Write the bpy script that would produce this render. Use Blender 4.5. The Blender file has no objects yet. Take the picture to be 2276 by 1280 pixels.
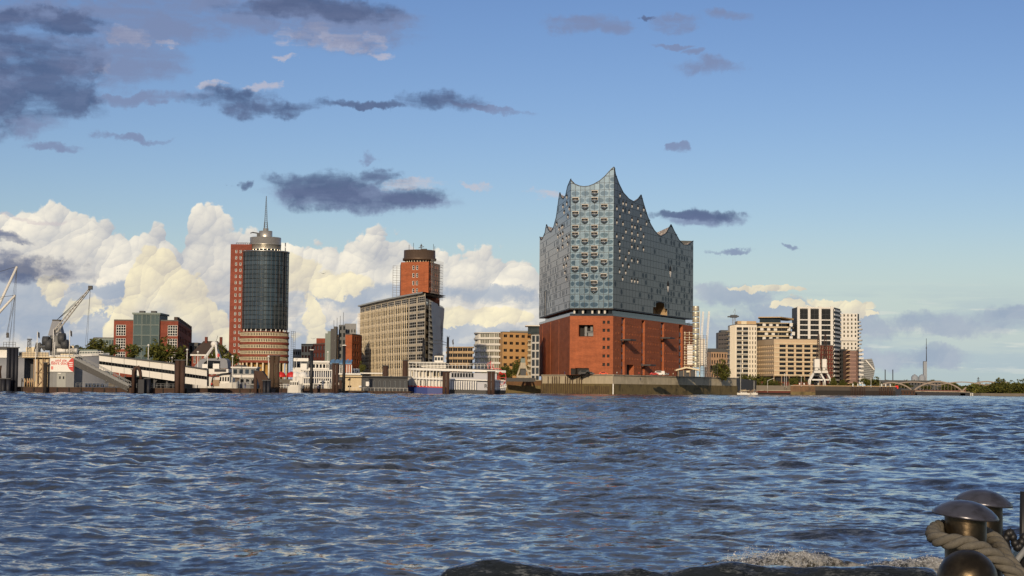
import bpy, bmesh, math, random
import numpy as np
from mathutils import Vector, Matrix
PI = math.pi; R = math.radians
random.seed(7); rng = np.random.default_rng(7)
sc = bpy.context.scene
COL = sc.collection

# ------------------------------------------------------------------ camera
CAM_H = 2.0; FPX = 3950.0
PITCH = math.atan((865 - 640) / FPX); ROLL = math.atan(0.0095)
cam_d = bpy.data.cameras.new('camera'); cam = bpy.data.objects.new('camera', cam_d); COL.objects.link(cam)
cam_d.sensor_width = 36; cam_d.lens = 36 * FPX / 2276; cam_d.clip_start = 0.3; cam_d.clip_end = 60000
CM = Matrix.Rotation(PI / 2 + PITCH, 3, 'X') @ Matrix.Rotation(ROLL, 3, 'Z')
cam.matrix_world = Matrix.Translation((0, 0, CAM_H)) @ CM.to_4x4()
sc.camera = cam

def ray(px, py): return CM @ Vector(((px - 1138) / FPX, -(py - 640) / FPX, -1))
def P(px, py, D):                      # the point seen at a photo pixel, D metres ahead
    d = ray(px, py); k = D / d.y
    return Vector((d.x * k, D, CAM_H + d.z * k))
def GX(px, D): return P(px, 862, D).x
def HZ(py, D, px=1138): return P(px, py, D).z
def onplane(px, py, A, n):             # pixel ray meets the plane through A with normal n
    d = ray(px, py); o = Vector((0, 0, CAM_H)); n = Vector(n)
    return o + d * ((Vector(A) - o).dot(n) / d.dot(n))

# ------------------------------------------------------------------ light
SUN_EL = R(16); SUN_AZ = R(180 + 9)    # clockwise from +Y
SUN = Vector((math.sin(SUN_AZ) * math.cos(SUN_EL), math.cos(SUN_AZ) * math.cos(SUN_EL), math.sin(SUN_EL)))
sun_d = bpy.data.lights.new('sun', 'SUN'); sun_d.energy = 3.6; sun_d.angle = R(0.55); sun_d.color = (1.0, 0.80, 0.56)
sun = bpy.data.objects.new('sun', sun_d); COL.objects.link(sun)
sun.rotation_euler = SUN.to_track_quat('Z', 'Y').to_euler()
sc.view_settings.view_transform = 'Standard'; sc.view_settings.look = 'None'
sc.view_settings.gamma = 1; sc.view_settings.use_curve_mapping = False; sc.view_settings.exposure = 0.0
sc.cycles.max_bounces = 6; sc.cycles.diffuse_bounces = 2; sc.cycles.glossy_bounces = 3
sc.cycles.transmission_bounces = 3; sc.cycles.transparent_max_bounces = 6
sc.cycles.caustics_reflective = False; sc.cycles.caustics_refractive = False

def lin(c):
    return tuple((v / 12.92 if v <= .04045 else ((v + .055) / 1.055) ** 2.4) for v in (x / 255 for x in c))
def L4(*c): return (*lin(c), 1)

class E:                                # shader maths written as expressions
    T = None
    def __init__(s, o): s.o = o
    @staticmethod
    def m(op, *a, clamp=False):
        n = E.T.nodes.new('ShaderNodeMath'); n.operation = op; n.use_clamp = clamp
        for i, v in enumerate(a):
            if isinstance(v, E): E.T.links.new(v.o, n.inputs[i])
            else: n.inputs[i].default_value = v
        return E(n.outputs[0])
    def __add__(s, b): return E.m('ADD', s, b)
    __radd__ = __add__
    def __sub__(s, b): return E.m('SUBTRACT', s, b)
    def __rsub__(s, b): return E.m('SUBTRACT', b, s)
    def __mul__(s, b): return E.m('MULTIPLY', s, b)
    __rmul__ = __mul__
    def __truediv__(s, b): return E.m('DIVIDE', s, b)
def xyz(x, y, z=0.0):
    n = E.T.nodes.new('ShaderNodeCombineXYZ')
    for i, v in enumerate((x, y, z)):
        if isinstance(v, E): E.T.links.new(v.o, n.inputs[i])
        else: n.inputs[i].default_value = v
    return E(n.outputs[0])
def sep(v):
    n = E.T.nodes.new('ShaderNodeSeparateXYZ'); E.T.links.new(v.o, n.inputs[0]); return [E(o) for o in n.outputs]
def noise(v, scale, detail=4, rough=.55, dim='3D', out=0, lac=2.0):
    n = E.T.nodes.new('ShaderNodeTexNoise'); n.noise_dimensions = dim
    if v is not None: E.T.links.new(v.o, n.inputs['Vector'])
    n.inputs['Scale'].default_value = scale; n.inputs['Detail'].default_value = detail; n.inputs['Roughness'].default_value = rough
    n.inputs['Lacunarity'].default_value = lac
    return E(n.outputs[out])
def voro(v, scale, dim='2D', feat='F1'):
    n = E.T.nodes.new('ShaderNodeTexVoronoi'); n.voronoi_dimensions = dim; n.feature = feat
    E.T.links.new(v.o, n.inputs['Vector']); n.inputs['Scale'].default_value = scale
    return E(n.outputs['Distance']), E(n.outputs['Position'])
def sstep(v, a, b):
    n = E.T.nodes.new('ShaderNodeMapRange'); n.interpolation_type = 'SMOOTHSTEP'
    E.T.links.new(v.o, n.inputs[0]); n.inputs[1].default_value = a; n.inputs[2].default_value = b
    return E(n.outputs[0])
def mixc(f, a, b):
    n = E.T.nodes.new('ShaderNodeMix'); n.data_type = 'RGBA'
    for i, v in ((0, f), (6, a), (7, b)):
        if isinstance(v, E): E.T.links.new(v.o, n.inputs[i])
        elif i: n.inputs[i].default_value = (*v[:3], 1)
        else: n.inputs[i].default_value = v
    return E(n.outputs[2])
def fcurve(v, lo, hi, pts, vlo, vhi):   # piecewise curve of v given as (x, y) points
    n = E.T.nodes.new('ShaderNodeFloatCurve'); c = n.mapping.curves[0]
    q = [((x - lo) / (hi - lo), (y - vlo) / (vhi - vlo)) for x, y in pts]
    c.points[0].location = q[0]; c.points[1].location = q[-1]
    for a in q[1:-1]: c.points.new(*a)
    for p in c.points: p.handle_type = 'AUTO_CLAMPED'
    n.mapping.update()
    t = E.m('DIVIDE', v - lo, hi - lo, clamp=True); E.T.links.new(t.o, n.inputs['Value'])
    return E(n.outputs[0]) * (vhi - vlo) + vlo
# ------------------------------------------------------------------ sky with clouds (world)
def UV(px, py):
    d = ray(px, py); return 3.95 * math.atan2(d.x, d.y), 3.95 * d.z / math.hypot(d.x, d.y)
W = bpy.data.worlds.new('World'); sc.world = W; W.use_nodes = True
nt = W.node_tree; nt.nodes.clear(); E.T = nt
w_out = nt.nodes.new('ShaderNodeOutputWorld'); w_bg = nt.nodes.new('ShaderNodeBackground')
nt.links.new(w_bg.outputs[0], w_out.inputs[0])
w_sky = nt.nodes.new('ShaderNodeTexSky'); w_sky.sky_type = 'NISHITA'; w_sky.sun_disc = False
w_sky.sun_elevation = SUN_EL; w_sky.sun_rotation = SUN_AZ; w_sky.air_density = 1.0; w_sky.dust_density = 0.5; w_sky.ozone_density = 2.0
SKY_K = 0.115
def vmath(op, a, b, c=None):
    n = nt.nodes.new('ShaderNodeVectorMath'); n.operation = op
    for i, v in enumerate((a, b, c)):
        if isinstance(v, E): nt.links.new(v.o, n.inputs[i])
        elif v is not None: n.inputs[i].default_value = v
    return E(n.outputs['Value' if op in ('DOT_PRODUCT', 'LENGTH') else 'Vector'])
base = vmath('MINIMUM', vmath('MULTIPLY', E(w_sky.outputs[0]), (SKY_K,) * 3), (2.2, 2.2, 2.2))
gm = nt.nodes.new('ShaderNodeGamma'); nt.links.new(base.o, gm.inputs[0]); gm.inputs[1].default_value = 1.45
base = vmath('MULTIPLY', E(gm.outputs[0]), (.86, .77, .90))
tc = nt.nodes.new('ShaderNodeTexCoord')
dx, dy, dz = sep(E(tc.outputs['Generated']))
hyp = E.m('SQRT', dx * dx + dy * dy + 1e-6)
az = E.m('ARCTAN2', dx, dy) * 3.95; el = E.m('MINIMUM', dz / hyp, 3.0) * 3.95
p = xyz(az, el)
wn = noise(p, 5.0, 6, .64, '2D', out=1)
wx, wy, _ = sep(wn)
wx = (wx - .5); wy = (wy - .5)
pw = xyz(az + wx * .20, el + wy * .10)           # gently warped
pw2 = xyz(az + wx * .05, el + wy * .05)
# billows: every cell shades as a ball lit from the upper left
def balls(scale):
    d, pos = voro(pw2, scale)
    q = vmath('SUBTRACT', pw2, pos)
    b = E.m('MAXIMUM', 1.0 - d * d * 2.1, 0.0)
    return b, vmath('DOT_PRODUCT', q, (-.55 * scale, .75 * scale, 0)) * E.m('SQRT', b)
b1, s1 = balls(6.5); b2, s2 = balls(15.0); b3, s3 = balls(36.0); b4, s4 = balls(85.0)
fine = noise(p, 70.0, 4, .65, '2D')
bill = b1 * .030 + b2 * .026 + b3 * .013 + b4 * .0055 + (fine - .5) * .012 - .030
lit = s1 * .36 + s2 * .36 + s3 * .17 + s4 * .07 + (b1 * .10 + b2 * .10 + b3 * .06 + b4 * .02)
big = noise(p, 3.2, 5, .55, '2D')
def contour(pts, base_v):
    q = [UV(*a) for a in pts]; q.sort()
    lo, hi = q[0][0], q[-1][0]
    return fcurve(az, lo, hi, [(u, v) for u, v in q], -0.2, .6)
def ellipses(lst, src=None, grow=1.0):
    src = pw if src is None else src
    tot = None
    for cx, cy, rx, ry in lst:
        u, v = UV(cx, cy); ix, iy = 1000 / (rx * grow), 1000 / (ry * grow)
        q = vmath('MULTIPLY_ADD', src, (ix, iy, 0), (-u * ix, -v * iy, 0)); m = vmath('DOT_PRODUCT', q, q)
        tot = m if tot is None else E.m('MINIMUM', tot, m)
    tot = E.m('MAXIMUM', 1.0 - tot, 0.0)
    return tot
col = base
col = mixc((1.0 - sstep(el, .02, .40)) * .86, col, lin((184, 205, 212)))
col = mixc((1.0 - sstep(el, .0, .12)) * .6, col, lin((174, 190, 190)))
# thin high veils and haze streaks low over the horizon
st = noise(xyz(az * 1.0, el * 9.0), 2.2, 6, .6, '2D')
lowband = sstep(el, .02, .06) * (1.0 - sstep(el, .16, .26))
col = mixc(sstep(st, .44, .62) * lowband * .62, col, lin((172, 190, 200)))
st2 = noise(xyz(az * 1.6 + 3.0, el * 16.0), 3.0, 5, .6, '2D')
col = mixc(sstep(st2, .55, .66) * lowband * .55, col, lin((214, 219, 212)))
# far cumulus bank along the horizon
T1 = contour([(-420, 530), (-250, 470), (-60, 485), (0, 484), (60, 476), (130, 478), (200, 494), (255, 506), (300, 522), (325, 524), (348, 498), (366, 503), (398, 545), (415, 506), (438, 482),
              (475, 474), (500, 500), (530, 522), (600, 530), (650, 552), (700, 542), (800, 536), (880, 540), (930, 562), (985, 582), (1050, 574), (1110, 568),
              (1160, 584), (1200, 615), (1260, 690), (1330, 800), (1450, 960), (2276, 990), (2600, 990)], 0)
e1 = T1 + bill - el
a1 = sstep(e1, -.003, .007)
depth1 = sstep(e1, .0, .28)
warm = mixc(E.m('ADD', lit * 1.6 + .26, (big - .5) * .9, clamp=True), lin((178, 182, 190)), lin((255, 247, 228)))
warm = mixc(depth1 * .25, warm, lin((240, 222, 196)))
grey_f = E.m('MULTIPLY', sstep(noise(xyz(az * 1.1 + 7.0, el * 4.2), 4.0, 6, .6, '2D') + (.12 - el) * .5 - lit * .10, .38, .62), 1.0 - sstep(el, .14, .27), clamp=True)
c1 = mixc(grey_f * .85, warm, lin((158, 172, 190)))
col = mixc(a1, col, c1)
# lower, nearer banks with grey-blue shade
G = ellipses([(100, 705, 210, 85), (30, 640, 120, 45), (255, 648, 95, 20), (760, 668, 150, 22), (900, 655, 230, 24), (1090, 655, 130, 24), (1000, 735, 260, 45), (700, 735, 110, 55), (560, 780, 300, 40), (300, 765, 330, 35), (-300, 690, 330, 90), (1640, 668, 150, 34), (1800, 700, 210, 34), (1700, 740, 260, 50), (2080, 722, 260, 34), (1950, 790, 300, 30), (2300, 700, 200, 30)], pw)
n2 = noise(pw, 11.0, 6, .6, '2D')
ga = sstep(G * .9 + (n2 - .5) * 1.5, .08, .80) * sstep(G, 0.0, .35)
col = mixc(ga * .88, col, mixc(E.m('ADD', lit * .35 + .25, (big - .5) * 1.6, clamp=True), lin((150, 166, 188)), lin((198, 203, 208))))
# the bright near tower and other sunlit heads
T2 = contour([(-60, 1010), (100, 1000), (170, 930), (205, 800), (240, 735), (275, 670), (298, 602), (318, 572), (345, 556), (372, 556), (395, 577), (418, 602),
              (442, 615), (464, 645), (486, 680), (508, 710), (530, 760), (560, 900), (640, 1000), (900, 1010), (1400, 1020)], 0)
e2 = T2 + bill * 1.15 - el
a2 = sstep(e2, -.002, .007) * (1.0 - sstep(e2, .09, .22) * .9)
warm2 = mixc(E.m('ADD', lit * 1.7 + .30, (big - .5) * .5, clamp=True), lin((192, 186, 180)), lin((255, 243, 206)))
col = mixc(a2, col, warm2)
PF = ellipses([(122, 645, 42, 44), (95, 625, 30, 16), (205, 690, 50, 34), (160, 640, 20, 12), (668, 705, 34, 62), (690, 760, 60, 40), (745, 640, 120, 40), (1075, 705, 110, 26), (1010, 715, 60, 18), (940, 725, 60, 16), (1722, 652, 70, 10), (1850, 676, 110, 16), (1760, 690, 60, 10), (1900, 690, 70, 8), (640, 600, 80, 50)], pw)
pfa = sstep(PF * .95 + (bill + .03) * 6.0 - .35 + (n2 - .5) * .5, .08, .34) * sstep(PF, 0.0, .3)
col = mixc(pfa * .9, col, warm2)
# thin pinkish wisps lit from below
PK = ellipses([(735, 85, 150, 40), (845, 118, 60, 12), (280, 85, 60, 25), (355, 98, 45, 10), (575, 193, 65, 16), (445, 198, 60, 14), (905, 405, 90, 14), (1060, 399, 75, 12), (225, 150, 40, 14), (640, 130, 60, 8), (1210, 436, 60, 10), (470, 190, 30, 8), (60, 478, 110, 8)])
n3 = noise(xyz(az * 1.0 + wx * .2, el * 3.4), 14.0, 5, .62, '2D')
pa = sstep(PK * .75 + (n3 - .5) * 1.9, .15, .85) * sstep(PK, 0.0, .35)
col = mixc(pa * .55, col, lin((206, 194, 196)))
# mauve-grey sheets and dark slate clouds
D2 = ellipses([(360, 40, 180, 75), (600, 20, 330, 45), (120, 20, 250, 30), (770, 60, 170, 60), (250, 120, 150, 70), (60, 290, 90, 30), (290, 299, 85, 9), (150, 335, 60, 10), (340, 215, 130, 14), (-300, 120, 330, 160), (1580, 480, 90, 22), (1090, 238, 90, 9), (1650, 559, 50, 6), (1790, 553, 30, 6), (790, 438, 210, 30), (1310, 52, 100, 28), (1500, 48, 70, 22), (1635, 32, 60, 15), (1580, 148, 88, 24), (1540, 115, 44, 8), (1480, 102, 64, 8), (1483, 336, 26, 13), (785, 348, 22, 15)], grow=1.25)
n4 = noise(xyz(az * 1.0 + wx * .3, el * 2.8), 8.0, 5, .6, '2D')
da = sstep(D2 * .95 + (n4 - .5) * 1.9, .0, 1.05) * sstep(D2, 0.0, .6)
col = mixc(da * .78, col, lin((124, 136, 170)))
D1 = ellipses([(60, 170, 170, 100), (0, 210, 130, 70), (150, 215, 90, 50), (90, 45, 150, 28), (700, 12, 190, 30), (520, 228, 105, 30), (620, 236, 120, 18), (790, 243, 110, 10), (985, 232, 95, 24), 
              (760, 425, 150, 36), (700, 415, 110, 26), (850, 432, 110, 26), (820, 392, 50, 22), (540, 410, 18, 12), (1590, 472, 62, 18), (1520, 470, 70, 10),
              (20, 530, 40, 12), (50, 598, 140, 30), (-250, 260, 260, 70), (1440, 30, 20, 6)], grow=1.35)
n5 = noise(xyz(az * 1.0 + wx * .2, el * 2.4), 11.0, 5, .55, '2D')
db = sstep(D1 * 1.05 + (n5 - .5) * 1.9, .04, 1.12) * sstep(D1, 0.0, .6)
col = mixc(db * .86, col, mixc(E.m('MULTIPLY', n4 - .35, 1.5, clamp=True), lin((74, 90, 126)), lin((112, 124, 158))))
# the broken cloud deck of the upper left goes on overhead
oh = noise(E(tc.outputs['Generated']), 3.4, 5, .58)
col = mixc(sstep(oh, .38, .62) * sstep(el, .92, 1.7) * .85, col, mixc(sstep(oh, .5, .75), lin((176, 182, 196)), lin((118, 126, 150))))
nt.links.new(col.o, w_bg.inputs[0]); w_bg.inputs[1].default_value = 1.0
W.cycles.sampling_method = 'MANUAL'; W.cycles.sample_map_resolution = 512
# ------------------------------------------------------------------ materials
MATS = {}
def newmat(name):
    m = bpy.data.materials.new(name); m.use_nodes = True; t = m.node_tree; t.nodes.clear(); E.T = t
    o = t.nodes.new('ShaderNodeOutputMaterial'); b = t.nodes.new('ShaderNodeBsdfPrincipled')
    t.links.new(b.outputs[0], o.inputs[0]); MATS[name] = m
    return m, t, b
def objco(kind='Object'):
    n = E.T.nodes.new('ShaderNodeTexCoord'); return E(n.outputs[kind])
def setc(b, k, v):
    if isinstance(v, E): E.T.links.new(v.o, b.inputs[k])
    else: b.inputs[k].default_value = v
def bump(b, h, strength=.4, dist=.05):
    n = E.T.nodes.new('ShaderNodeBump'); n.inputs['Strength'].default_value = strength; n.inputs['Distance'].default_value = dist
    E.T.links.new(h.o, n.inputs['Height']); E.T.links.new(n.outputs[0], b.inputs['Normal'])
def grainy(name, c, var=.25, scale=1.2, rough=.75, metal=0.0, streak=0.0, dirt=None, bmp=0.0, spec=.4):
    """colour with uneven tone, vertical weather streaks and optional dirt patches"""
    m, t, b = newmat(name); c = lin(c)
    co = objco(); n = noise(co, scale, 5, .6)
    k = (n - .5) * (2 * var) + 1.0
    if streak:
        x, y, z = sep(co); s = noise(xyz(x * 1.3, y * 1.3, z * .06), 1.6, 4, .6); k = k + (s - .5) * (2 * streak)
    vm_ = t.nodes.new('ShaderNodeVectorMath'); vm_.operation = 'SCALE'; vm_.inputs[0].default_value = c; t.links.new(k.o, vm_.inputs[3])
    colr = E(vm_.outputs[0])
    if dirt:
        n2 = noise(co, scale * .35, 5, .62); colr = mixc(sstep(n2, .50, .68) * .7, colr, lin(dirt))
    setc(b, 'Base Color', colr); b.inputs['Roughness'].default_value = rough; b.inputs['Metallic'].default_value = metal
    b.inputs['Specular IOR Level'].default_value = spec
    if bmp: bump(b, noise(co, scale * 6, 4, .6), .5, bmp)
    return m
def brickmat(name, c1, c2, mortar, scale=1.0):
    m, t, b = newmat(name); co = objco(); x, y, z = sep(co)
    n = t.nodes.new('ShaderNodeTexBrick'); E.T.links.new(xyz((x + y * .9) * 1.0, z).o, n.inputs['Vector'])
    n.inputs['Color1'].default_value = L4(*c1); n.inputs['Color2'].default_value = L4(*c2); n.inputs['Mortar'].default_value = L4(*mortar)
    n.inputs['Scale'].default_value = scale; n.inputs['Mortar Size'].default_value = .012; n.inputs['Brick Width'].default_value = .5; n.inputs['Row Height'].default_value = .16
    big_ = noise(xyz(x * .5, y * .5, z * 2.6), .16, 6, .65); st_ = noise(xyz(x * .8, y * .8, z * .06), .9, 4, .6)
    vm_ = t.nodes.new('ShaderNodeVectorMath'); vm_.operation = 'SCALE'; t.links.new(n.outputs['Color'], vm_.inputs[0])
    t.links.new(((big_ - .5) * 1.0 + (st_ - .5) * .55 + 1.0).o, vm_.inputs[3])
    t.links.new(vm_.outputs[0], b.inputs['Base Color']); b.inputs['Roughness'].default_value = .8; b.inputs['Specular IOR Level'].default_value = .25
    return m
def glassmat(name, c, rough=.06, metal=.55, var=.5, spec=.6, scale=.23, wob=.02):
    """coated facade glass: reflects, tone differs from pane to pane"""
    m, t, b = newmat(name); co = objco(); c = lin(c)
    inf = t.nodes.new('ShaderNodeObjectInfo'); r = E(inf.outputs['Random'])
    wn_ = t.nodes.new('ShaderNodeTexWhiteNoise'); wn_.noise_dimensions = '3D'
    sn = t.nodes.new('ShaderNodeVectorMath'); sn.operation = 'SNAP'; t.links.new(co.o, sn.inputs[0]); sn.inputs[1].default_value = (3.1, 3.1, 3.4)
    t.links.new(sn.outputs[0], wn_.inputs['Vector'])
    k = (r * .5 + E(wn_.outputs[0]) * .5 - .5) * (2 * var) + 1.0
    vm_ = t.nodes.new('ShaderNodeVectorMath'); vm_.operation = 'SCALE'; vm_.inputs[0].default_value = c; t.links.new(k.o, vm_.inputs[3])
    t.links.new(vm_.outputs[0], b.inputs['Base Color'])
    b.inputs['Roughness'].default_value = rough; b.inputs['Metallic'].default_value = metal; b.inputs['Specular IOR Level'].default_value = spec
    if wob: bump(b, noise(co, scale, 2, .5), 1.0, wob)
    return m
def flat(name, c, rough=.6, metal=0.0, spec=.4):
    m, t, b = newmat(name); b.inputs['Base Color'].default_value = L4(*c); b.inputs['Roughness'].default_value = rough
    b.inputs['Metallic'].default_value = metal; b.inputs['Specular IOR Level'].default_value = spec
    return m
brick_elb = brickmat('brick_warehouse', (168, 92, 55), (144, 77, 47), (146, 102, 78), .8)
brick_red = brickmat('brick_red', (136, 66, 48), (116, 56, 42), (126, 88, 74), .8)
brick_dark = brickmat('brick_dark', (108, 52, 40), (88, 44, 36), (100, 70, 60), .8)
concrete = grainy('concrete', (168, 158, 138), .25, .5, .85, streak=.25, dirt=(110, 98, 78))
quay_stone = grainy('quay_stone', (186, 174, 148), .30, .35, .85, streak=.40, dirt=(152, 140, 114))
quay_low = grainy('quay_weed', (112, 98, 64), .35, .6, .8, streak=.4, dirt=(58, 52, 34))
sheet_pile = grainy('sheet_pile', (110, 82, 56), .35, .4, .7, streak=.5, dirt=(60, 48, 38))
white_p = grainy('white_paint', (206, 203, 194), .08, .6, .5, streak=.08)
cream_p = grainy('cream_paint', (214, 200, 168), .12, .4, .7, streak=.15)
sand_st = grainy('sandstone', (178, 152, 116), .14, .4, .8, streak=.12)
beige_r = grainy('beige_render', (196, 178, 144), .14, .5, .8, streak=.15)
brown_st = grainy('brown_stone', (150, 128, 104), .14, .5, .8, streak=.12)
grey_p = grainy('grey_paint', (120, 122, 122), .18, .6, .6, streak=.2)
dgrey = grainy('dark_grey', (62, 64, 66), .25, .8, .6, streak=.2)
black_p = grainy('black_paint', (26, 26, 28), .3, 1.2, .5)
steel = grainy('steel', (150, 152, 150), .12, .9, .35, metal=.85)
alu = grainy('aluminium', (196, 190, 176), .10, .5, .38, metal=.75)
rust = grainy('rusty_steel', (66, 47, 37), .4, .8, .8, streak=.3, dirt=(48, 36, 32))
timber = grainy('weathered_timber', (74, 58, 44), .35, 1.5, .85, streak=.35, dirt=(42, 36, 30))
darkwood = grainy('tarred_timber', (38, 33, 30), .4, 1.5, .8, streak=.3)
roof_d = grainy('dark_roof', (70, 58, 50), .25, 1.0, .8)
roof_f = grainy('roof_felt', (92, 88, 82), .25, .6, .85)
green_cu = grainy('green_copper', (112, 124, 118), .2, .6, .6)
win_g = glassmat('window_glass', (50, 57, 62), .08, .22, .5, spec=.45)
win_b = glassmat('window_glass_dark', (20, 23, 26), .08, .04, .5, spec=.32)
win_t = glassmat('tower_glass', (66, 78, 86), .07, .55, .35)
glass_gr = glassmat('green_glass', (84, 98, 94), .08, .45, .3)
red_p = flat('red_paint', (186, 40, 34), .5)
blue_p = flat('blue_paint', (34, 56, 120), .5)
orange_p = flat('orange_paint', (214, 80, 40), .5)
white_f = flat('white_flat', (218, 216, 208), .55)
cable_m = flat('cable_steel', (40, 42, 44), .5, .3)
leaf_m = []
for i, c in enumerate([(78, 82, 36), (96, 94, 42), (58, 64, 30)]):
    m, t, b = newmat(f'leaf_{i}'); co = objco(); b.inputs['Roughness'].default_value = .7; b.inputs['Specular IOR Level'].default_value = .15
    setc(b, 'Base Color', mixc(noise(co, .8, 4, .6), tuple(v * .55 for v in lin(c)), tuple(v * 1.45 for v in lin(c))))
    leaf_m.append(m)
bark = grainy('bark', (70, 58, 46), .3, 3, .9)

# ------------------------------------------------------------------ object helpers
WL = {}; SPLIT = {}
def tag(o, label=None, cat=None, group=None, kind=None):
    for k, v in (('label', label), ('category', cat), ('group', group), ('kind', kind)):
        if v: o[k] = v
    return o
def thing(name, label, cat, loc=(0, 0, 0), group=None):
    o = bpy.data.objects.new(name, None); o.empty_display_size = .5; COL.objects.link(o)
    o.location = loc; WL[o] = Vector(loc); return tag(o, label, cat, group)
def put(name, mesh, parent=None, loc=(0, 0, 0), rz=0.0, mat=None):
    """an object of mesh at a world place; parents here are never rotated"""
    pane = None
    if mesh.name in SPLIT:                 # windows large enough in the picture get their panes as a sub-part
        w_, h_, fr, pa_ = SPLIT[mesh.name]; k_ = 3950 / max(loc[1], 1)
        if w_ * k_ >= 9 and h_ * k_ >= 7: mesh, pane = fr, pa_
    o = bpy.data.objects.new(name, mesh); COL.objects.link(o)
    if mat is not None and not mesh.materials: mesh.materials.append(mat)
    L = Vector(loc); WL[o] = L
    if parent is not None: o.parent = parent; o.location = L - WL[parent]
    else: o.location = L
    o.rotation_euler = (0, 0, rz)
    if pane is not None: c = bpy.data.objects.new('pane', pane); COL.objects.link(c); c.parent = o
    return o
class MB:
    def __init__(s): s.v = []; s.f = []; s.mi = []; s.k = 0; s.sm = []
    def add(s, vs, fs, smooth=False):
        o = len(s.v); s.v += [tuple(v) for v in vs]; s.f += [tuple(i + o for i in f) for f in fs]; s.mi += [s.k] * len(fs); s.sm += [smooth] * len(fs); return s
    def quad(s, a, b, c, d): return s.add((a, b, c, d), ((0, 1, 2, 3),))
    def poly(s, pts): return s.add(pts, (tuple(range(len(pts))),))
    def box(s, x0, x1, y0, y1, z0, z1):
        return s.add([(x, y, z) for z in (z0, z1) for y in (y0, y1) for x in (x0, x1)],
                     [(0, 2, 3, 1), (4, 5, 7, 6), (0, 1, 5, 4), (2, 6, 7, 3), (0, 4, 6, 2), (1, 3, 7, 5)])
    def prism(s, plan, z0, z1):            # plan counter-clockwise seen from above
        n = len(plan); zt = z1 if isinstance(z1, (list, tuple)) else [z1] * n
        s.add([(x, y, z0) for x, y in plan] + [(p_[0], p_[1], zt[i]) for i, p_ in enumerate(plan)],
              [tuple(range(n - 1, -1, -1)), tuple(range(n, 2 * n))] + [(i, (i + 1) % n, n + (i + 1) % n, n + i) for i in range(n)]); return s
    def bar(s, a, b, w=.2, h=None, up=(0, 0, 1)):   # square bar between two points
        a = Vector(a); b = Vector(b); h = w if h is None else h; d = (b - a).normalized(); u = Vector(up)
        if abs(d.dot(u)) > .98: u = Vector((0, 1, 0))
        x = d.cross(u).normalized() * (w / 2); y = x.cross(d).normalized() * (h / 2)
        c = [-x - y, x - y, x + y, -x + y]
        return s.add([a + q for q in c] + [b + q for q in c], [(3, 2, 1, 0), (4, 5, 6, 7)] + [(i, (i + 1) % 4, 4 + (i + 1) % 4, 4 + i) for i in range(4)])
    def tube(s, a, b, r0, r1=None, n=10, caps=True):
        a = Vector(a); b = Vector(b); r1 = r0 if r1 is None else r1; d = (b - a).normalized(); u = Vector((0, 0, 1)) if abs(d.z) < .95 else Vector((1, 0, 0))
        x = d.cross(u).normalized(); y = x.cross(d)
        cs = [x * math.cos(2 * PI * i / n) + y * math.sin(2 * PI * i / n) for i in range(n)]
        s.add([a + c * r0 for c in cs] + [b + c * r1 for c in cs], [(i, n + i, n + (i + 1) % n, (i + 1) % n) for i in range(n)], True)
        if caps: o = len(s.v) - 2 * n; s.f += [tuple(range(o, o + n)), tuple(range(o + 2 * n - 1, o + n - 1, -1))]; s.mi += [s.k] * 2; s.sm += [False] * 2
        return s
    def lathe(s, prof, c=(0, 0, 0), n=24, a0=0, a1=2 * PI):   # prof: (r, z) pairs
        full = abs(a1 - a0 - 2 * PI) < 1e-6; m = n if full else n + 1
        vs = [(c[0] + r * math.cos(a0 + (a1 - a0) * i / n), c[1] + r * math.sin(a0 + (a1 - a0) * i / n), c[2] + z) for r, z in prof for i in range(m)]
        fs = [(j * m + i, j * m + (i + 1) % m, (j + 1) * m + (i + 1) % m, (j + 1) * m + i) for j in range(len(prof) - 1) for i in range(n)]
        return s.add(vs, fs, True)
    def path(s, pts, r, n=8):              # round tube along points
        pts = [Vector(q) for q in pts]; rings = []
        x = None
        for i, q in enumerate(pts):
            d = (pts[min(i + 1, len(pts) - 1)] - pts[max(i - 1, 0)]).normalized()
            if x is None: u = Vector((0, 0, 1)) if abs(d.z) < .9 else Vector((1, 0, 0)); x = d.cross(u).normalized()
            else: x = (x - d * x.dot(d)).normalized()
            y = x.cross(d); rr = r[i] if isinstance(r, (list, tuple)) else r
            rings += [q + (x * math.cos(2 * PI * k / n) + y * math.sin(2 * PI * k / n)) * rr for k in range(n)]
        fs = [(j * n + i, (j + 1) * n + i, (j + 1) * n + (i + 1) % n, j * n + (i + 1) % n) for j in range(len(pts) - 1) for i in range(n)]
        m = len(pts); fs += [tuple(range(n)), tuple(range(m * n - 1, (m - 1) * n - 1, -1))]
        return s.add(rings, fs, True)
    def mesh(s, name, mats, org=(0, 0, 0)):
        me = bpy.data.meshes.new(name)
        me.from_pydata([(x - org[0], y - org[1], z - org[2]) for x, y, z in s.v], [], s.f)
        for m in (mats if isinstance(mats, (list, tuple)) else [mats]): me.materials.append(m)
        me.polygons.foreach_set('material_index', s.mi); me.polygons.foreach_set('use_smooth', s.sm); me.update()
        return me
    def build(s, name, mats, parent=None, org=None):
        """links the collected faces (world coordinates) as one object"""
        org = org if org is not None else (WL[parent] if parent is not None else (0, 0, 0))
        return put(name, s.mesh(name, mats, org), parent, org)
def struct(o): o['kind'] = 'structure'; return o
def copy_tree(o, parent=None, loc=None):
    c = o.copy(); COL.objects.link(c); c.parent = parent
    if loc is not None: c.location = loc
    WL[c] = Vector(c.location) + (WL[parent] if parent is not None else Vector())
    for ch in o.children: copy_tree(ch, c)
    return c
CACHE = {}
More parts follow.
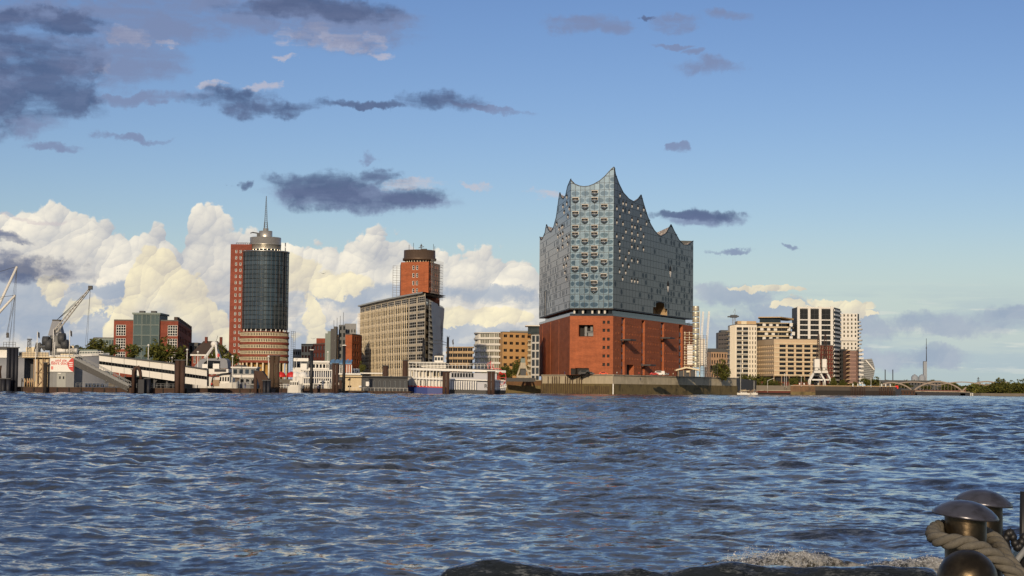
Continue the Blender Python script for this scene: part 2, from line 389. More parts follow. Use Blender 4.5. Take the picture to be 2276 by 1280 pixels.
def window_mesh(w, h, nx=1, ny=1, fw=.12, mats=None, bar=None, proud=.06):
    """a window: frame and bars with panes set behind; local x along the wall, y inwards, z up"""
    key = (round(w, 2), round(h, 2), nx, ny, fw, tuple(m.name for m in mats), proud)
    if key in CACHE: return CACHE[key]
    b = MB(); bw = bar or fw * .7
    b.k = 0
    b.box(0, w, -proud, .05, 0, fw); b.box(0, w, -proud, .05, h - fw, h); b.box(0, fw, -proud, .05, fw, h - fw); b.box(w - fw, w, -proud, .05, fw, h - fw)
    for i in range(1, nx): x = w * i / nx; b.box(x - bw / 2, x + bw / 2, -proud * .7, .05, fw, h - fw)
    for j in range(1, ny): z = h * j / ny; b.box(fw, w - fw, -proud * .5, .05, z - bw / 2, z + bw / 2)
    b.k = 1; b.quad((fw, 0, fw), (w - fw, 0, fw), (w - fw, 0, h - fw), (fw, 0, h - fw))
    me = b.mesh('window', mats); CACHE[key] = me; nf = len(b.f) - 1
    f_ = MB(); f_.v, f_.f, f_.mi, f_.sm = b.v[:-4], b.f[:nf], b.mi[:nf], b.sm[:nf]; p_ = MB(); p_.quad(*b.v[-4:])
    SPLIT[me.name] = (w, h, f_.mesh('window_frame', mats[0]), p_.mesh('pane', mats[1])); return me
def facade(parent, A, B, z0, z1, cols, rows, ww=.6, wh=.6, mat=None, wmats=None, nx=1, ny=1, depth=.35, fw=.12, skip=None,
           zpad=(0, 0), xpad=(0, 0), wname='window', wall_name='wall', sillw=0, name_row=None, mb=None):
    """wall from A to B (plan points, left to right from outside) with real openings; each window is an object"""
    A = Vector(A[:2]); B = Vector(B[:2]); u = (B - A); Wd = u.length; u = u / Wd; inn = Vector((-u.y, u.x)); rz = math.atan2(u.y, u.x)
    own = mb is None; m = mb or MB()
    def pt(x, z, d=0): q = A + u * x + inn * d; return (q.x, q.y, z)
    cw = (Wd - xpad[0] - xpad[1]) / cols; rh = (z1 - z0 - zpad[0] - zpad[1]) / rows
    w = cw * ww; h = rh * wh
    xs = [0]; zs = [z0]
    for i in range(cols): a = xpad[0] + cw * i + (cw - w) / 2; xs += [a, a + w]
    for j in range(rows): a = z0 + zpad[0] + rh * j + (rh - h) / 2; zs += [a, a + h]
    xs.append(Wd); zs.append(z1)
    for j in range(len(zs) - 1):
        run = None
        for i in range(len(xs) - 1):
            hole = i % 2 == 1 and j % 2 == 1 and not (skip and skip(i // 2, j // 2))
            if hole:
                if run is not None: m.quad(pt(xs[run], zs[j]), pt(xs[i], zs[j]), pt(xs[i], zs[j + 1]), pt(xs[run], zs[j + 1])); run = None
                a, b_, c, d = xs[i], xs[i + 1], zs[j], zs[j + 1]
                m.quad(pt(a, c), pt(b_, c), pt(b_, c, depth), pt(a, c, depth)); m.quad(pt(a, d, depth), pt(b_, d, depth), pt(b_, d), pt(a, d))
                m.quad(pt(a, c, depth), pt(a, d, depth), pt(a, d), pt(a, c)); m.quad(pt(b_, c), pt(b_, d), pt(b_, d, depth), pt(b_, c, depth))
                put(wname, window_mesh(w, h, nx, ny, fw, wmats or [white_p, win_g]), parent, pt(a, c, depth - .05), rz)
            elif run is None: run = i
        if run is not None: e = len(xs) - 1; m.quad(pt(xs[run], zs[j]), pt(xs[e], zs[j]), pt(xs[e], zs[j + 1]), pt(xs[run], zs[j + 1]))
    if own: return m.build(wall_name, mat, parent)
    return m

# ------------------------------------------------------------------ water
def water_height(X, Y, sp):
    """sum of wind waves; wavelengths too short for the local grid spacing sp fade out"""
    r = np.random.default_rng(3); H = np.zeros_like(X)
    grp = .75 + .5 * np.sin(X * .021 + Y * .013 + 1) * np.sin(Y * .031 - X * .009) + .25 * np.sin(X * .11 - Y * .07)
    for i in range(84):
        lam = 0.22 * (62.0) ** (i / 83) if i < 76 else 16 + 3 * (i - 76)
        th = r.normal(0, .62) + R(252)      # travel mostly along the view, crests lie across it
        k = 2 * PI / lam; amp = (.0088 * lam ** .55 if lam < 2.2 else .0136 * (lam / 2.2) ** .22) * r.uniform(.6, 1.3)
        if lam > 5: amp *= 1.15
        ph = k * (X * math.cos(th) + Y * math.sin(th)) + r.uniform(0, 2 * PI)
        w = np.clip((lam / (2.6 * sp)) - .6, 0, 1)
        s = np.sin(ph); H += amp * w * (s + .22 * np.cos(2 * ph)) * (grp if lam < 6 else 1)
    d = np.hypot(X, Y); k = np.clip((np.log(d) - math.log(35)) / math.log(10), 0, 1)     # fewer, so steeper, waves far out
    return H * (.50 + 1.9 * k * k * (3 - 2 * k))
def big_mesh(name, X, Y, Z, mat, smooth=True):
    nr, nc = X.shape; me = bpy.data.meshes.new(name)
    me.vertices.add(nr * nc); me.vertices.foreach_set('co', np.stack([X, Y, Z], -1).astype(np.float32).ravel())
    a = np.arange(nr * nc).reshape(nr, nc); q = np.stack([a[:-1, :-1], a[:-1, 1:], a[1:, 1:], a[1:, :-1]], -1).reshape(-1, 4)
    me.loops.add(q.size); me.loops.foreach_set('vertex_index', q.ravel().astype(np.int32))
    me.polygons.add(len(q)); me.polygons.foreach_set('loop_start', np.arange(0, q.size, 4, dtype=np.int32))
    me.polygons.foreach_set('use_smooth', np.full(len(q), smooth)); me.update(calc_edges=True); me.validate()
    me.materials.append(mat); return me
m, t, b = newmat('river_water'); wco = objco()
b.inputs['Base Color'].default_value = (.030, .036, .042, 1); b.inputs['Roughness'].default_value = .05; b.inputs['IOR'].default_value = 1.333
b.inputs['Specular IOR Level'].default_value = .5
x_, y_, z_ = sep(wco)
geo = E(t.nodes.new('ShaderNodeNewGeometry').outputs['Normal'])      # ripples too fine for the mesh, as facet slopes
r1 = sep(noise(xyz(x_ * .75, y_ * 1.2, 0.0), 1.5, 3, .6, out=1)); r2 = sep(noise(xyz(x_ * .7, y_ * 1.3, 4.0), 6.5, 3, .62, out=1)); r4 = sep(noise(xyz(x_ * .8, y_ * 1.2, 7.0), 17.0, 2, .6, out=1)); r3 = sep(noise(xyz(x_ * .6, y_, 9.0), .11, 3, .5, out=1))
far_ = sstep(E.m('SQRT', x_ * x_ + y_ * y_), 15.0, 260.0) * 1.2 + 1.0       # the mesh itself carries fewer waves far out
gust = far_ * sstep(noise(xyz(x_ * .35, y_, 2.0), .05, 4, .6), .35, .65) * .9 + far_ * .45
gx_, gy_, gz_ = sep(geo)
nx_ = gx_ + ((r1[0] - .5) * .34 + (r2[0] - .5) * .44 + (r4[0] - .5) * .16) * gust + (r3[0] - .5) * .08; ny_ = gy_ + ((r1[1] - .5) * .46 + (r2[1] - .5) * .58 + (r4[1] - .5) * .22) * gust + (r3[1] - .5) * .12
nv = t.nodes.new('ShaderNodeVectorMath'); nv.operation = 'NORMALIZE'; t.links.new(xyz(nx_, ny_, gz_).o, nv.inputs[0]); t.links.new(nv.outputs[0], b.inputs['Normal'])
water_m = m
rr = [12.0]
while rr[-1] < 1900: rr.append(rr[-1] + max(.05, rr[-1] * .0036))
rr = np.array(rr); th = np.linspace(R(-24), R(24), 560)
RR, TH = np.meshgrid(rr, th, indexing='ij')
WX = RR * np.sin(TH); WY = RR * np.cos(TH); SP = np.maximum(RR * .0036, .05)
SP = np.maximum(SP, RR * (th[1] - th[0]))
struct(put('water', big_mesh('water', WX, WY, water_height(WX, WY, SP), water_m)))
mb = MB(); mb.quad((-30000, -9000, -1.2), (30000, -9000, -1.2), (30000, 40000, -1.2), (-30000, 40000, -1.2)); struct(mb.build('river', water_m))
# ------------------------------------------------------------------ land
def wall_holes(m, A, B, z0, z1, holes, depth=.5, back=None, backk=1):
    """wall quads from A to B with rectangular recesses (x0, x1, za, zb[, depth]); back faces get material slot backk"""
    A = Vector(A[:2]); B = Vector(B[:2]); u = B - A; Wd = u.length; u /= Wd; inn = Vector((-u.y, u.x))
    def pt(x, z, d=0): q = A + u * x + inn * d; return (q.x, q.y, z)
    xs = sorted({0, Wd, *[h[0] for h in holes], *[h[1] for h in holes]}); zs = sorted({z0, z1, *[h[2] for h in holes], *[h[3] for h in holes]})
    for i in range(len(xs) - 1):
        for j in range(len(zs) - 1):
            cx = (xs[i] + xs[i + 1]) / 2; cz = (zs[j] + zs[j + 1]) / 2
            if any(h[0] < cx < h[1] and h[2] < cz < h[3] for h in holes): continue
            m.quad(pt(xs[i], zs[j]), pt(xs[i + 1], zs[j]), pt(xs[i + 1], zs[j + 1]), pt(xs[i], zs[j + 1]))
    for h in holes:
        a, b_, c, d = h[:4]; e = h[4] if len(h) > 4 else depth
        m.quad(pt(a, c), pt(b_, c), pt(b_, c, e), pt(a, c, e)); m.quad(pt(a, d, e), pt(b_, d, e), pt(b_, d), pt(a, d))
        m.quad(pt(a, c, e), pt(a, d, e), pt(a, d), pt(a, c)); m.quad(pt(b_, c), pt(b_, d), pt(b_, d, e), pt(b_, c, e))
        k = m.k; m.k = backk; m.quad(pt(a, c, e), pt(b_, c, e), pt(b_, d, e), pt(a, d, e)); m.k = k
    return pt
def V2(px, D): return Vector((GX(px, D), D))
land_m = grainy('ground_paving', (120, 112, 100), .2, .2, .9)
def land(name, plan, z): m = MB(); m.prism(plan, -3, z); return struct(m.build(name, land_m))
land('ground', [V2(-500, 640), V2(1088, 860), V2(1088, 1500), V2(-800, 1500)], 5.5)

# ------------------------------------------------------------------ concert hall on the brick warehouse
QZ = HZ(833.5, 862, 1362)
SW = V2(1362, 870); NW = V2(1265.5, 874); SE = V2(1539.5, 992); NE = V2(1197, 995)
hall = thing('concert_hall', 'concert hall with wavy glass crown on tall red brick warehouse', 'concert hall', (SW.x, SW.y, QZ))
ZB = HZ(684.8, 870, 1362)          # underside of the glass
ZT = HZ(702, 870, 1362)            # top of the brick
ROW = 3.43
glass_frit = glassmat('fritted_glass', (120, 140, 150), .12, .58, .20, wob=.05)
glass_oval = glassmat('clear_oval_glass', (82, 104, 118), .05, .58, .28, wob=.03)
glass_dark = flat('dark_slot_glass', (22, 23, 26), .35, 0, .12)
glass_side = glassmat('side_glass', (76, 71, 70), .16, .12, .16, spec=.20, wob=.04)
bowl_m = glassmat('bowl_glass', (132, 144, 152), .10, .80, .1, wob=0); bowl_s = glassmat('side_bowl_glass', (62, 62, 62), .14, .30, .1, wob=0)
rim_cheek_m = grainy('rim_and_sunlit_cheek', (222, 216, 204), .1, 1, .5)  # real rims, and the sunlight painted on the side leaves
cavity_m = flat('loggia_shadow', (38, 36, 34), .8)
joint_m = flat('facade_joint', (34, 40, 42), .5)
def pane_mesh(w, h, kind):
    key = ('pane', w, h, kind)
    if key in CACHE: return CACHE[key]
    m = MB(); g = .09; x0, x1, z0, z1 = g, w - g, g, h - g; N = 20
    side = kind.startswith('side')
    if kind in ('plain', 'side'):
        m.quad((x0, 0, z0), (x1, 0, z0), (x1, 0, z1), (x0, 0, z1))
    else:
        cx, cz = (x0 + x1) / 2, (z0 + z1) / 2; rx, rz_ = (x1 - x0) * .40, (z1 - z0) * .36; a0, a1 = 0, 2 * PI
        if kind == 'L': cx, rx, a0, a1 = x1, (x1 - x0) * .86, PI / 2, 3 * PI / 2
        if kind == 'R': cx, rx, a0, a1 = x0, (x1 - x0) * .86, -PI / 2, PI / 2
        if kind == 'side_leaf': rx, rz_ = (x1 - x0) * .34, (z1 - z0) * .44
        if kind == 'small': rx, rz_ = (x1 - x0) * .30, (z1 - z0) * .26
        full = kind not in 'LR'; n = N if full else N // 2
        inner, outer = [], []
        for i in range(n + (0 if full else 1)):
            t_ = a0 + (a1 - a0) * i / n; c, s_ = math.cos(t_), math.sin(t_)
            c = 0 if abs(c) < 1e-9 else c
            inner.append((cx + rx * c, 0, cz + rz_ * s_))
            ks = [9e9]
            if c > 0 and x1 - cx > 1e-6: ks.append((x1 - cx) / c)
            if c < 0 and cx - x0 > 1e-6: ks.append((x0 - cx) / c)
            if s_ > 1e-9: ks.append((z1 - cz) / s_)
            if s_ < -1e-9: ks.append((z0 - cz) / s_)
            k = min(ks); outer.append((cx + k * c, 0, cz + k * s_))
        # corners of the rectangle
        m.k = 1; m.poly([inner[i] for i in range(len(inner))])
        m.k = 0; M_ = len(inner)
        for i in range(M_ if full else M_ - 1):
            j = (i + 1) % M_; o1, o2 = outer[i], outer[j]
            pts = [inner[i], o1]
            if abs(o1[0] - o2[0]) > 1e-6 and abs(o1[2] - o2[2]) > 1e-6:
                px_ = o1[0] if (abs(o1[0] - x0) < 1e-6 or abs(o1[0] - x1) < 1e-6) else o2[0]
                pz_ = o1[2] if (abs(o1[2] - z0) < 1e-6 or abs(o1[2] - z1) < 1e-6) else o2[2]
                pts.append((px_, 0, pz_))
            pts += [o2, inner[j]]; m.poly(pts)
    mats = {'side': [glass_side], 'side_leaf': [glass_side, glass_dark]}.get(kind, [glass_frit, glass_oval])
    CACHE[key] = m.mesh('glass_pane', mats); return CACHE[key]
def balcony_mesh(w, h, side=False):
    """a bulging glass bowl with an open loggia above it"""
    key = ('balc', w, h, side)
    if key in CACHE: return CACHE[key]
    m = MB(); nu, nv = 12, 7; cz = h * .55; dp = .5 if side else .85
    m.k = 0     # bowl: lower half of a squashed ellipsoid, open towards the wall
    vs, fs = [], []
    for j in range(nv + 1):
        ph = (PI / 2) * j / nv
        for i in range(nu + 1):
            a = PI * i / nu
            vs.append((w / 2 - math.cos(a) * w * .46 * math.cos(ph) ** .8, -math.sin(a) * dp * math.cos(ph) ** .7 - .06, cz - math.sin(ph) * h * .50))
    for j in range(nv):
        for i in range(nu): fs.append((j * (nu + 1) + i, (j + 1) * (nu + 1) + i, (j + 1) * (nu + 1) + i + 1, j * (nu + 1) + i + 1))
    m.add(vs, fs, True)
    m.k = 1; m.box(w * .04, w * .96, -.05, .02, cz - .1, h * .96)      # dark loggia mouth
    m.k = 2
    if side:       # leaf-shaped fold: mouth shade painted dark above, sunlit cheek painted white below
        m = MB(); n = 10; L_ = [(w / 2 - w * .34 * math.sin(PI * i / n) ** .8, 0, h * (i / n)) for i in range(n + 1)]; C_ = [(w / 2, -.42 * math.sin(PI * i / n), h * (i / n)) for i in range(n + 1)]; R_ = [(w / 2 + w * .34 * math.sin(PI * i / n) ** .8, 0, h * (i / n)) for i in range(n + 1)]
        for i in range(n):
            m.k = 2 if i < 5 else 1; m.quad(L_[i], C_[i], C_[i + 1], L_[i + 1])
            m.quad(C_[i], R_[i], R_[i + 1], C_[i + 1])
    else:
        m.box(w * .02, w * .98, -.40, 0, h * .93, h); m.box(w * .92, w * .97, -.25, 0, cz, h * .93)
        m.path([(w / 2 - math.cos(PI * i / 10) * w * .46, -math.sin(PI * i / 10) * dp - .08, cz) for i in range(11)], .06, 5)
        m.k = 3; m.box(w * .30, w * .62, -.16, -.06, cz - .05, h * .80)     # dark grey block set in the mouth
    CACHE[key] = m.mesh('balcony', [bowl_s if side else bowl_m, cavity_m, rim_cheek_m, dgrey]); return CACHE[key]
def sx(px, A, B): u_ = (B - A).normalized(); h = onplane(px, 780, (A.x, A.y, 0), (u_.y, -u_.x, 0)); return (Vector((h.x, h.y)) - A).dot(u_)
PANES = []      # (size key, build function)
def interp(pts, s):
    for (a, za), (b_, zb) in zip(pts, pts[1:]):
        if a <= s <= b_: return za + (zb - za) * (s - a) / (b_ - a)
    return pts[0][1] if s < pts[0][0] else pts[-1][1]
def crown(A, B, pix):
    u = (B - A).normalized(); n = (u.y, -u.x, 0); r_ = []
    for q in pix:
        h = onplane(*q, (A.x, A.y, 0), n); r_.append(((Vector((h.x, h.y)) - A).dot(u), h.z))
    r_.sort(); r_[0] = (0, r_[0][1]); r_[-1] = ((B - A).length, r_[-1][1]); return r_
def dense(pts, n=6):                   # smooth the outline between its peaks
    out = []
    for (a, za), (b_, zb) in zip(pts, pts[1:]): out += [(a + (b_ - a) * i / n, za + (zb - za) * i / n) for i in range(n)]
    return out + [pts[-1]]
CW = crown(NW, SW, [(1265.5, 400.5), (1275, 408), (1285, 412.5), (1297, 414.5), (1308, 413.5), (1320, 409), (1333, 401.5), (1345, 391), (1355, 380), (1362, 370.5)])
CS = crown(SW, SE, [(1362, 370.5), (1368, 388), (1375.6, 409), (1385, 428), (1397.5, 442), (1409.5, 448.6), (1417, 444), (1425, 433), (1430, 452), (1438, 478), (1445.6, 498), (1454, 512), (1463, 522), (1469.6, 525),
                    (1480.5, 518.6), (1491.5, 499), (1498, 513), (1509, 533), (1519, 543.7), (1528.7, 544.8), (1539.5, 535)])
CN = crown(NE, NW, [(1197, 528.4), (1202.8, 534), (1206, 530.6), (1211.5, 517.5), (1214.8, 499), (1219, 511), (1224.7, 516), (1231, 504), (1236.7, 482.5), (1241, 452), (1244.4, 428), (1247.6, 438.7), (1252, 442.7), (1257.5, 434), (1261.8, 414.7), (1265.5, 400.5)])
def glass_face(A, B, top, mw, side, pattern, balc, bsize, extra_skip=None):
    u = (B - A); Wd = u.length; u = u / Wd; inn = Vector((-u.y, u.x)); rz = math.atan2(u.y, u.x); nc = max(1, round(Wd / mw)); mw = Wd / nc
    def pt(x, z, d=0): q = A + u * x + inn * d; return Vector((q.x, q.y, z))
    r_ = random.Random(11 if side else 5)
    for r in range(40):
        z0 = ZB + r * ROW
        if all(z0 >= zz for _, zz in top): break
        for c in range(nc):
            x0, x1 = c * mw, (c + 1) * mw
            if extra_skip and extra_skip(x0, x1, z0): continue
            tl, tr = interp(top, x0), interp(top, x1); mn = min([tl, tr] + [zz for s_, zz in top if x0 <= s_ <= x1])
            if z0 + ROW <= mn - .2:
                PANES.append(('pane', pane_mesh(round(mw, 3), ROW, pattern(r, c, r_)), pt(x0, z0, -.12), rz, side, z0))
            elif max(tl, tr) > z0 + .3:     # cut by the curved crown
                up = [(x1 - .09, min(z0 + ROW - .09, tr))] + [(s_, min(z0 + ROW - .09, zz)) for s_, zz in reversed(top) if x0 + .1 < s_ < x1 - .1] + [(x0 + .09, min(z0 + ROW - .09, tl))]
                up = [(xx, max(zz - .1, z0 + .1)) for xx, zz in up]
                m = MB(); m.poly([(0.09, 0, .09), (mw - .09, 0, .09)] + [(xx - x0, 0, zz - z0) for xx, zz in up])
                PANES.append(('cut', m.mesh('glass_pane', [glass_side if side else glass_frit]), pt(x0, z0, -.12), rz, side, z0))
    for r, x in balc:
        w, h = bsize
        z = ZB + r * ROW
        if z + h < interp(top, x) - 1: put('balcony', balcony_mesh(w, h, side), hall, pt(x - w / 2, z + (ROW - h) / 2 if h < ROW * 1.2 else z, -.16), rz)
    # backing wall behind the panes, with the joints showing
    return pt
WW = (SW - NW).length / 9
WB = {2: [5], 3: [5], 4: [3, 7], 5: [1, 5], 6: [3, 7], 7: [3, 5], 8: [1, 5], 9: [3, 7], 10: [1, 5], 11: [1, 5], 12: [3, 7], 13: [1, 5], 14: [3, 7], 15: [1, 5], 16: [5]}
def pat_w(r, c, r_):
    if r_.random() < .16: return 'plain' if r_.random() < .5 else 'small'
    if r >= 16: return ['L', 'R', 'oval'][(c + r) % 2] if (r + c // 2) % 2 == 0 else 'L' if c % 2 == 0 else 'R'
    k = (c + 1) // 2
    if r % 2 == 0 and c < 8: return 'L' if c % 2 == 0 else 'R'
    return ('R' if c % 2 == 0 else 'L') if 0 < c else 'oval'
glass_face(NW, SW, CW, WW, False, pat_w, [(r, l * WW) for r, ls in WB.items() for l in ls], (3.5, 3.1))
rs = random.Random(2)
SB = []
for r in range(4, 20):
    xs_ = [4 + (r % 2) * 4.5 + k * 9.2 for k in range(6)]
    for x in xs_:
        x += rs.choice([0, 0, 4.6, -4.6]) if rs.random() < .5 else 0
        if rs.random() < .82 and 3 < x < 50 - (0 if r > 8 else 12): SB.append((r, x))
vx0, vx1, VH = sx(1450, SW, SE), sx(1485, SW, SE), 6.6                      # the vaulted mouth low in the south front
def pat_s(r, c, r_):
    f = c / 28
    if r < 2: return 'side' if r_.random() < .75 else 'side_leaf'
    if f < .30: return 'side_leaf' if r_.random() < .12 else 'side'
    if f > .62: return 'side_leaf' if r_.random() < .55 else 'side'
    return 'side_leaf' if r_.random() < (.30 if r < 6 else .07) else 'side'
def skip_s(x0, x1, z0):
    xc, zc = (x0 + x1) / 2, z0 + ROW / 2
    return vx0 < xc < vx1 and zc - ZB < VH * math.sin(PI * math.acos(1 - 2 * (xc - vx0) / (vx1 - vx0)) / PI) ** .8 - .3
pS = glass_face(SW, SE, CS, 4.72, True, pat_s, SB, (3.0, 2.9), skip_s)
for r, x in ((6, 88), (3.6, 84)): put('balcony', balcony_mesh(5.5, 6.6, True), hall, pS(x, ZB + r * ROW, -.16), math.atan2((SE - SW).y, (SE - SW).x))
Ln = (NE - NW).length
NB = [(r, Ln - x) for r, x in SB if rs.random() < .55]
def pat_n(r, c, r_):
    f = 1 - c / 26
    if f < .35: return 'side_leaf' if r_.random() < .18 else 'side'
    return 'side_leaf' if r_.random() < (.6 if r < 8 else .25) else 'side'
slot_n = (Ln * .22, Ln * .22 + 4.6)
def skip_n(x0, x1, z0): return x1 > slot_n[0] and x0 < slot_n[1] and z0 < ZB + 3.9 * ROW
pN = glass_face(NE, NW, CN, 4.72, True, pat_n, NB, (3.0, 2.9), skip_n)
PANES.sort(key=lambda q: (q[4], (Vector(q[2][:2])).length))
for k, q in enumerate(PANES[:300]): put('glass_pane', q[1], hall, q[2], q[3])
rest = {}
for q in PANES[300:]:
    me = q[1]; key = tuple(x.name for x in me.materials)
    mm = rest.setdefault('all', MB()); Mx = Matrix.Translation(q[2]) @ Matrix.Rotation(q[3], 4, 'Z')
    vs = [Mx @ v.co for v in me.vertices]
    o0 = len(mm.v); mm.v += [tuple(v) for v in vs]
    for pl in me.polygons:
        mm.f.append(tuple(i + o0 for i in pl.vertices)); mm.sm.append(False); mm.mi.append(1 if (len(me.materials) > 1 and pl.material_index == 1) else 0)
o = rest['all'].build('glass_pane', [glass_side, glass_dark], hall); o['kind'] = 'stuff'
# backing walls
m = MB()
for A, B, top in ((NW, SW, CW), (NE, NW, CN)):
    u = (B - A).normalized(); m.poly([(A.x, A.y, ZB), (B.x, B.y, ZB)] + [(A.x + u.x * s_, A.y + u.y * s_, zz) for s_, zz in reversed(top)])
u = (SE - SW).normalized(); inn = Vector((-u.y, u.x))
arch = [(vx0 + (vx1 - vx0) * (.5 - .5 * math.cos(PI * i / 14)), ZB + VH * math.sin(PI * i / 14) ** .8) for i in range(15)]
m.poly([(*(SW + u * x), z) for x, z in [(0, ZB)] + arch + [((SE - SW).length, ZB)]] + [(*(SW + u * s_), zz) for s_, zz in reversed(CS)])
m.quad((*SE, ZB), (*NE, ZB), (*NE, CN[0][1]), (*SE, CS[-1][1]))
m.build('backing_wall', joint_m, hall)
m = MB()                               # the vault behind the arched mouth
vin = [(vx0 + 4 + (vx1 - vx0 - 3) * (.5 - .5 * math.cos(PI * i / 14)), ZB + (VH - 1) * math.sin(PI * i / 14) ** .8) for i in range(15)]
for (a, za), (b_, zb), (a2, za2), (b2, zb2) in zip(arch, arch[1:], vin, vin[1:]):
    f1 = SW + u * a; f2 = SW + u * b_; g1 = SW + u * a2 + inn * 7; g2 = SW + u * b2 + inn * 7
    m.quad((*f1, za), (*f2, zb), (*g2, zb2), (*g1, za2))
m.poly([(*(SW + u * x + inn * 7), z) for x, z in vin])
m.build('vault', sand_st, hall)
m = MB()                               # tall pane in the north front, its sun reflection painted white
a = NE + (NW - NE).normalized() * slot_n[0]; b_ = NE + (NW - NE).normalized() * slot_n[1]; nn = (NW - NE).normalized(); nin = Vector((-nn.y, nn.x))
m.quad((*(a - nin * .1), ZB), (*(b_ + nin * 2.4), ZB), (*(b_ + nin * 2.4), ZB + 3.9 * ROW), (*(a - nin * .1), ZB + 3.9 * ROW)); m.build('sun_glint_pane', white_f, hall)
# roof: tent-like sheets slung between the two long edges
def sag(t_): return math.sin(PI * min(1, max(0, t_)) ** .85)
roof_m, t, b = newmat('sequin_roof'); co = objco(); d_, _ = voro(co, .9, '3D')
setc(b, 'Base Color', mixc(sstep(d_, .30, .36), lin((226, 214, 196)), lin((150, 138, 124)))); b.inputs['Roughness'].default_value = .5
ns, ntt = 60, 10; lS = (SE - SW).length; X = np.zeros((ns + 1, ntt + 1)); Y = X.copy(); Z = X.copy()
for i in range(ns + 1):
    f = i / ns; ps = SW.lerp(SE, f); pn = NW.lerp(NE, f); zs_ = interp(CS, f * lS); zn = interp(CN, Ln * (1 - f))
    for j in range(ntt + 1):
        t_ = j / ntt; q = ps.lerp(pn, t_); X[i, j], Y[i, j] = q; w0 = (1 - f) ** 8
        zw = interp(CW, (SW - NW).length * (1 - t_)) - (CW[-1][1] + (CW[0][1] - CW[-1][1]) * t_); Z[i, j] = zs_ + (zn - zs_) * t_ - sag(t_) * 6.5 * (1 - w0) + zw * w0 - .25
put('roof', big_mesh('roof', X, Y, Z, roof_m), hall).location = -WL[hall]
m = MB()                               # dark coping along the crown
for A, B, top in ((NW, SW, CW), (NE, NW, CN), (SW, SE, CS)):
    u_ = (B - A).normalized(); q = [Vector((*(A + u_ * s_), zz)) for s_, zz in top]
    for a, b_ in zip(q, q[1:]): m.bar(a, b_, .5, .35)
m.build('coping', joint_m, hall)
m = MB(); m.prism([SW, SE, NE, NW], ZB - .5, ZB - .05); m.build('soffit', black_p, hall)
# plaza between brick and glass
ins = lambda P_, k: P_ + ((SW + SE + NE + NW) / 4 - P_).normalized() * k
m = MB(); m.prism([ins(SW, 7), ins(SE, 7), ins(NE, 7), ins(NW, 7)], ZT - .3, ZB - .55); m.build('plaza_glazing', win_g, hall)
for f in (.12, .34, .58, .75, .9):
    q = (NW + Vector((0, 3))).lerp(SW + Vector((-2, 3)), f); m = MB(); m.tube((q.x, q.y, ZT - .3), (q.x, q.y, ZB - .55), .55, n=12); m.build('column', white_p, hall)
for f in (.2, .4, .62, .85):
    q = SW.lerp(SE, f) + inn * 4; m = MB(); m.tube((q.x, q.y, ZT - .3), (q.x, q.y, ZB - .55), .5, n=10); m.build('column', white_p, hall)
for A, B, nm in ((NW, SW, 'w'), (SW, SE, 's'), (NE, NW, 'n')):
    m = MB(); m.quad((*A, ZT + .05), (*B, ZT + .05), (*B, ZT + 1.1), (*A, ZT + 1.1)); m.build('glass_balustrade', win_g, hall)
# brick body
bm = MB(); Lw = (SW - NW).length; Ls = (SE - SW).length
wz = lambda py: HZ(py, 872, 1320)
hw = [(sx(1286, NW, SW), sx(1318.5, NW, SW), wz(748), wz(722), 5)]
for py in (716, 734, 753.5, 772, 791, 810):
    for px in (1342, 1352): x = sx(px, NW, SW); hw.append((x - .65, x + .65, wz(py) - .75, wz(py) + .75, .6))
x = sx(1276, NW, SW); hw.append((x - 1.6, x + 1.6, QZ + .05, QZ + 3.2, .8)); x = sx(1294, NW, SW); hw.append((x - 3.4, x + 3.4, QZ + .05, QZ + 3.4, .8))
wall_holes(bm, NW, SW, QZ, ZT, hw)
hs = []; slots = [(1381, 1388.5), (1426, 1433), (1469, 1476), (1509, 1517)]
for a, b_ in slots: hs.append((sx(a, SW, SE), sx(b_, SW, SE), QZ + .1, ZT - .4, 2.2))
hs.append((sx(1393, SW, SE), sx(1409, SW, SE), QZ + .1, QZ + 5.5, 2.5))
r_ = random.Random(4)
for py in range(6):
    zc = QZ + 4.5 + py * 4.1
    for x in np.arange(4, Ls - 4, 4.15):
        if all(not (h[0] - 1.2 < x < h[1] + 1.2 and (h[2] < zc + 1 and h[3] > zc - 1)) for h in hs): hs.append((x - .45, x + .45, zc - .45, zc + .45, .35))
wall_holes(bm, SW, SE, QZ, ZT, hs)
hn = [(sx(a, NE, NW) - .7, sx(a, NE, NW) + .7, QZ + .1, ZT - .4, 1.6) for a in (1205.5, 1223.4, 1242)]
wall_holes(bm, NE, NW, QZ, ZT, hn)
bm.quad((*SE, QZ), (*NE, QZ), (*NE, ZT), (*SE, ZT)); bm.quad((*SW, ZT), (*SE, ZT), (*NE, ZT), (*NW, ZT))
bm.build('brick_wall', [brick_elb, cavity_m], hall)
us = (SE - SW).normalized(); ui = Vector((-us.y, us.x)); rzs = math.atan2(us.y, us.x)
for a, b_ in slots:                    # light panels stacked in the loading slots
    xa, xb = sx(a, SW, SE), sx(b_, SW, SE)
    for k in range(8):
        if k % 2 == 0 or r_.random() < .5:
            z = QZ + 1 + k * 3.55; m = MB(); q = [SW + us * xx + ui * 1.0 for xx in (xa + .4, xb - .4)]
            m.quad((*q[0], z), (*q[1], z), (*q[1], z + 2.3), (*q[0], z + 2.3)); m.build('loading_hatch', grey_p, hall)
for px, py in ((1386, 754), (1474, 750), (1431, 810)):     # canopies over the slots, throwing long shadows
    x = sx(px, SW, SE); zc = HZ(py, 870 + us.y * x, px); m = MB()
    c = [SW + us * (x + a) - ui * d for a, d in ((-4.6, 0), (4.2, 0), (4.2, 5.2), (-4.6, 5.2))]
    m.prism([c[0], c[3], c[2], c[1]], zc - .7, zc); m.build('loading_canopy', dgrey, hall)
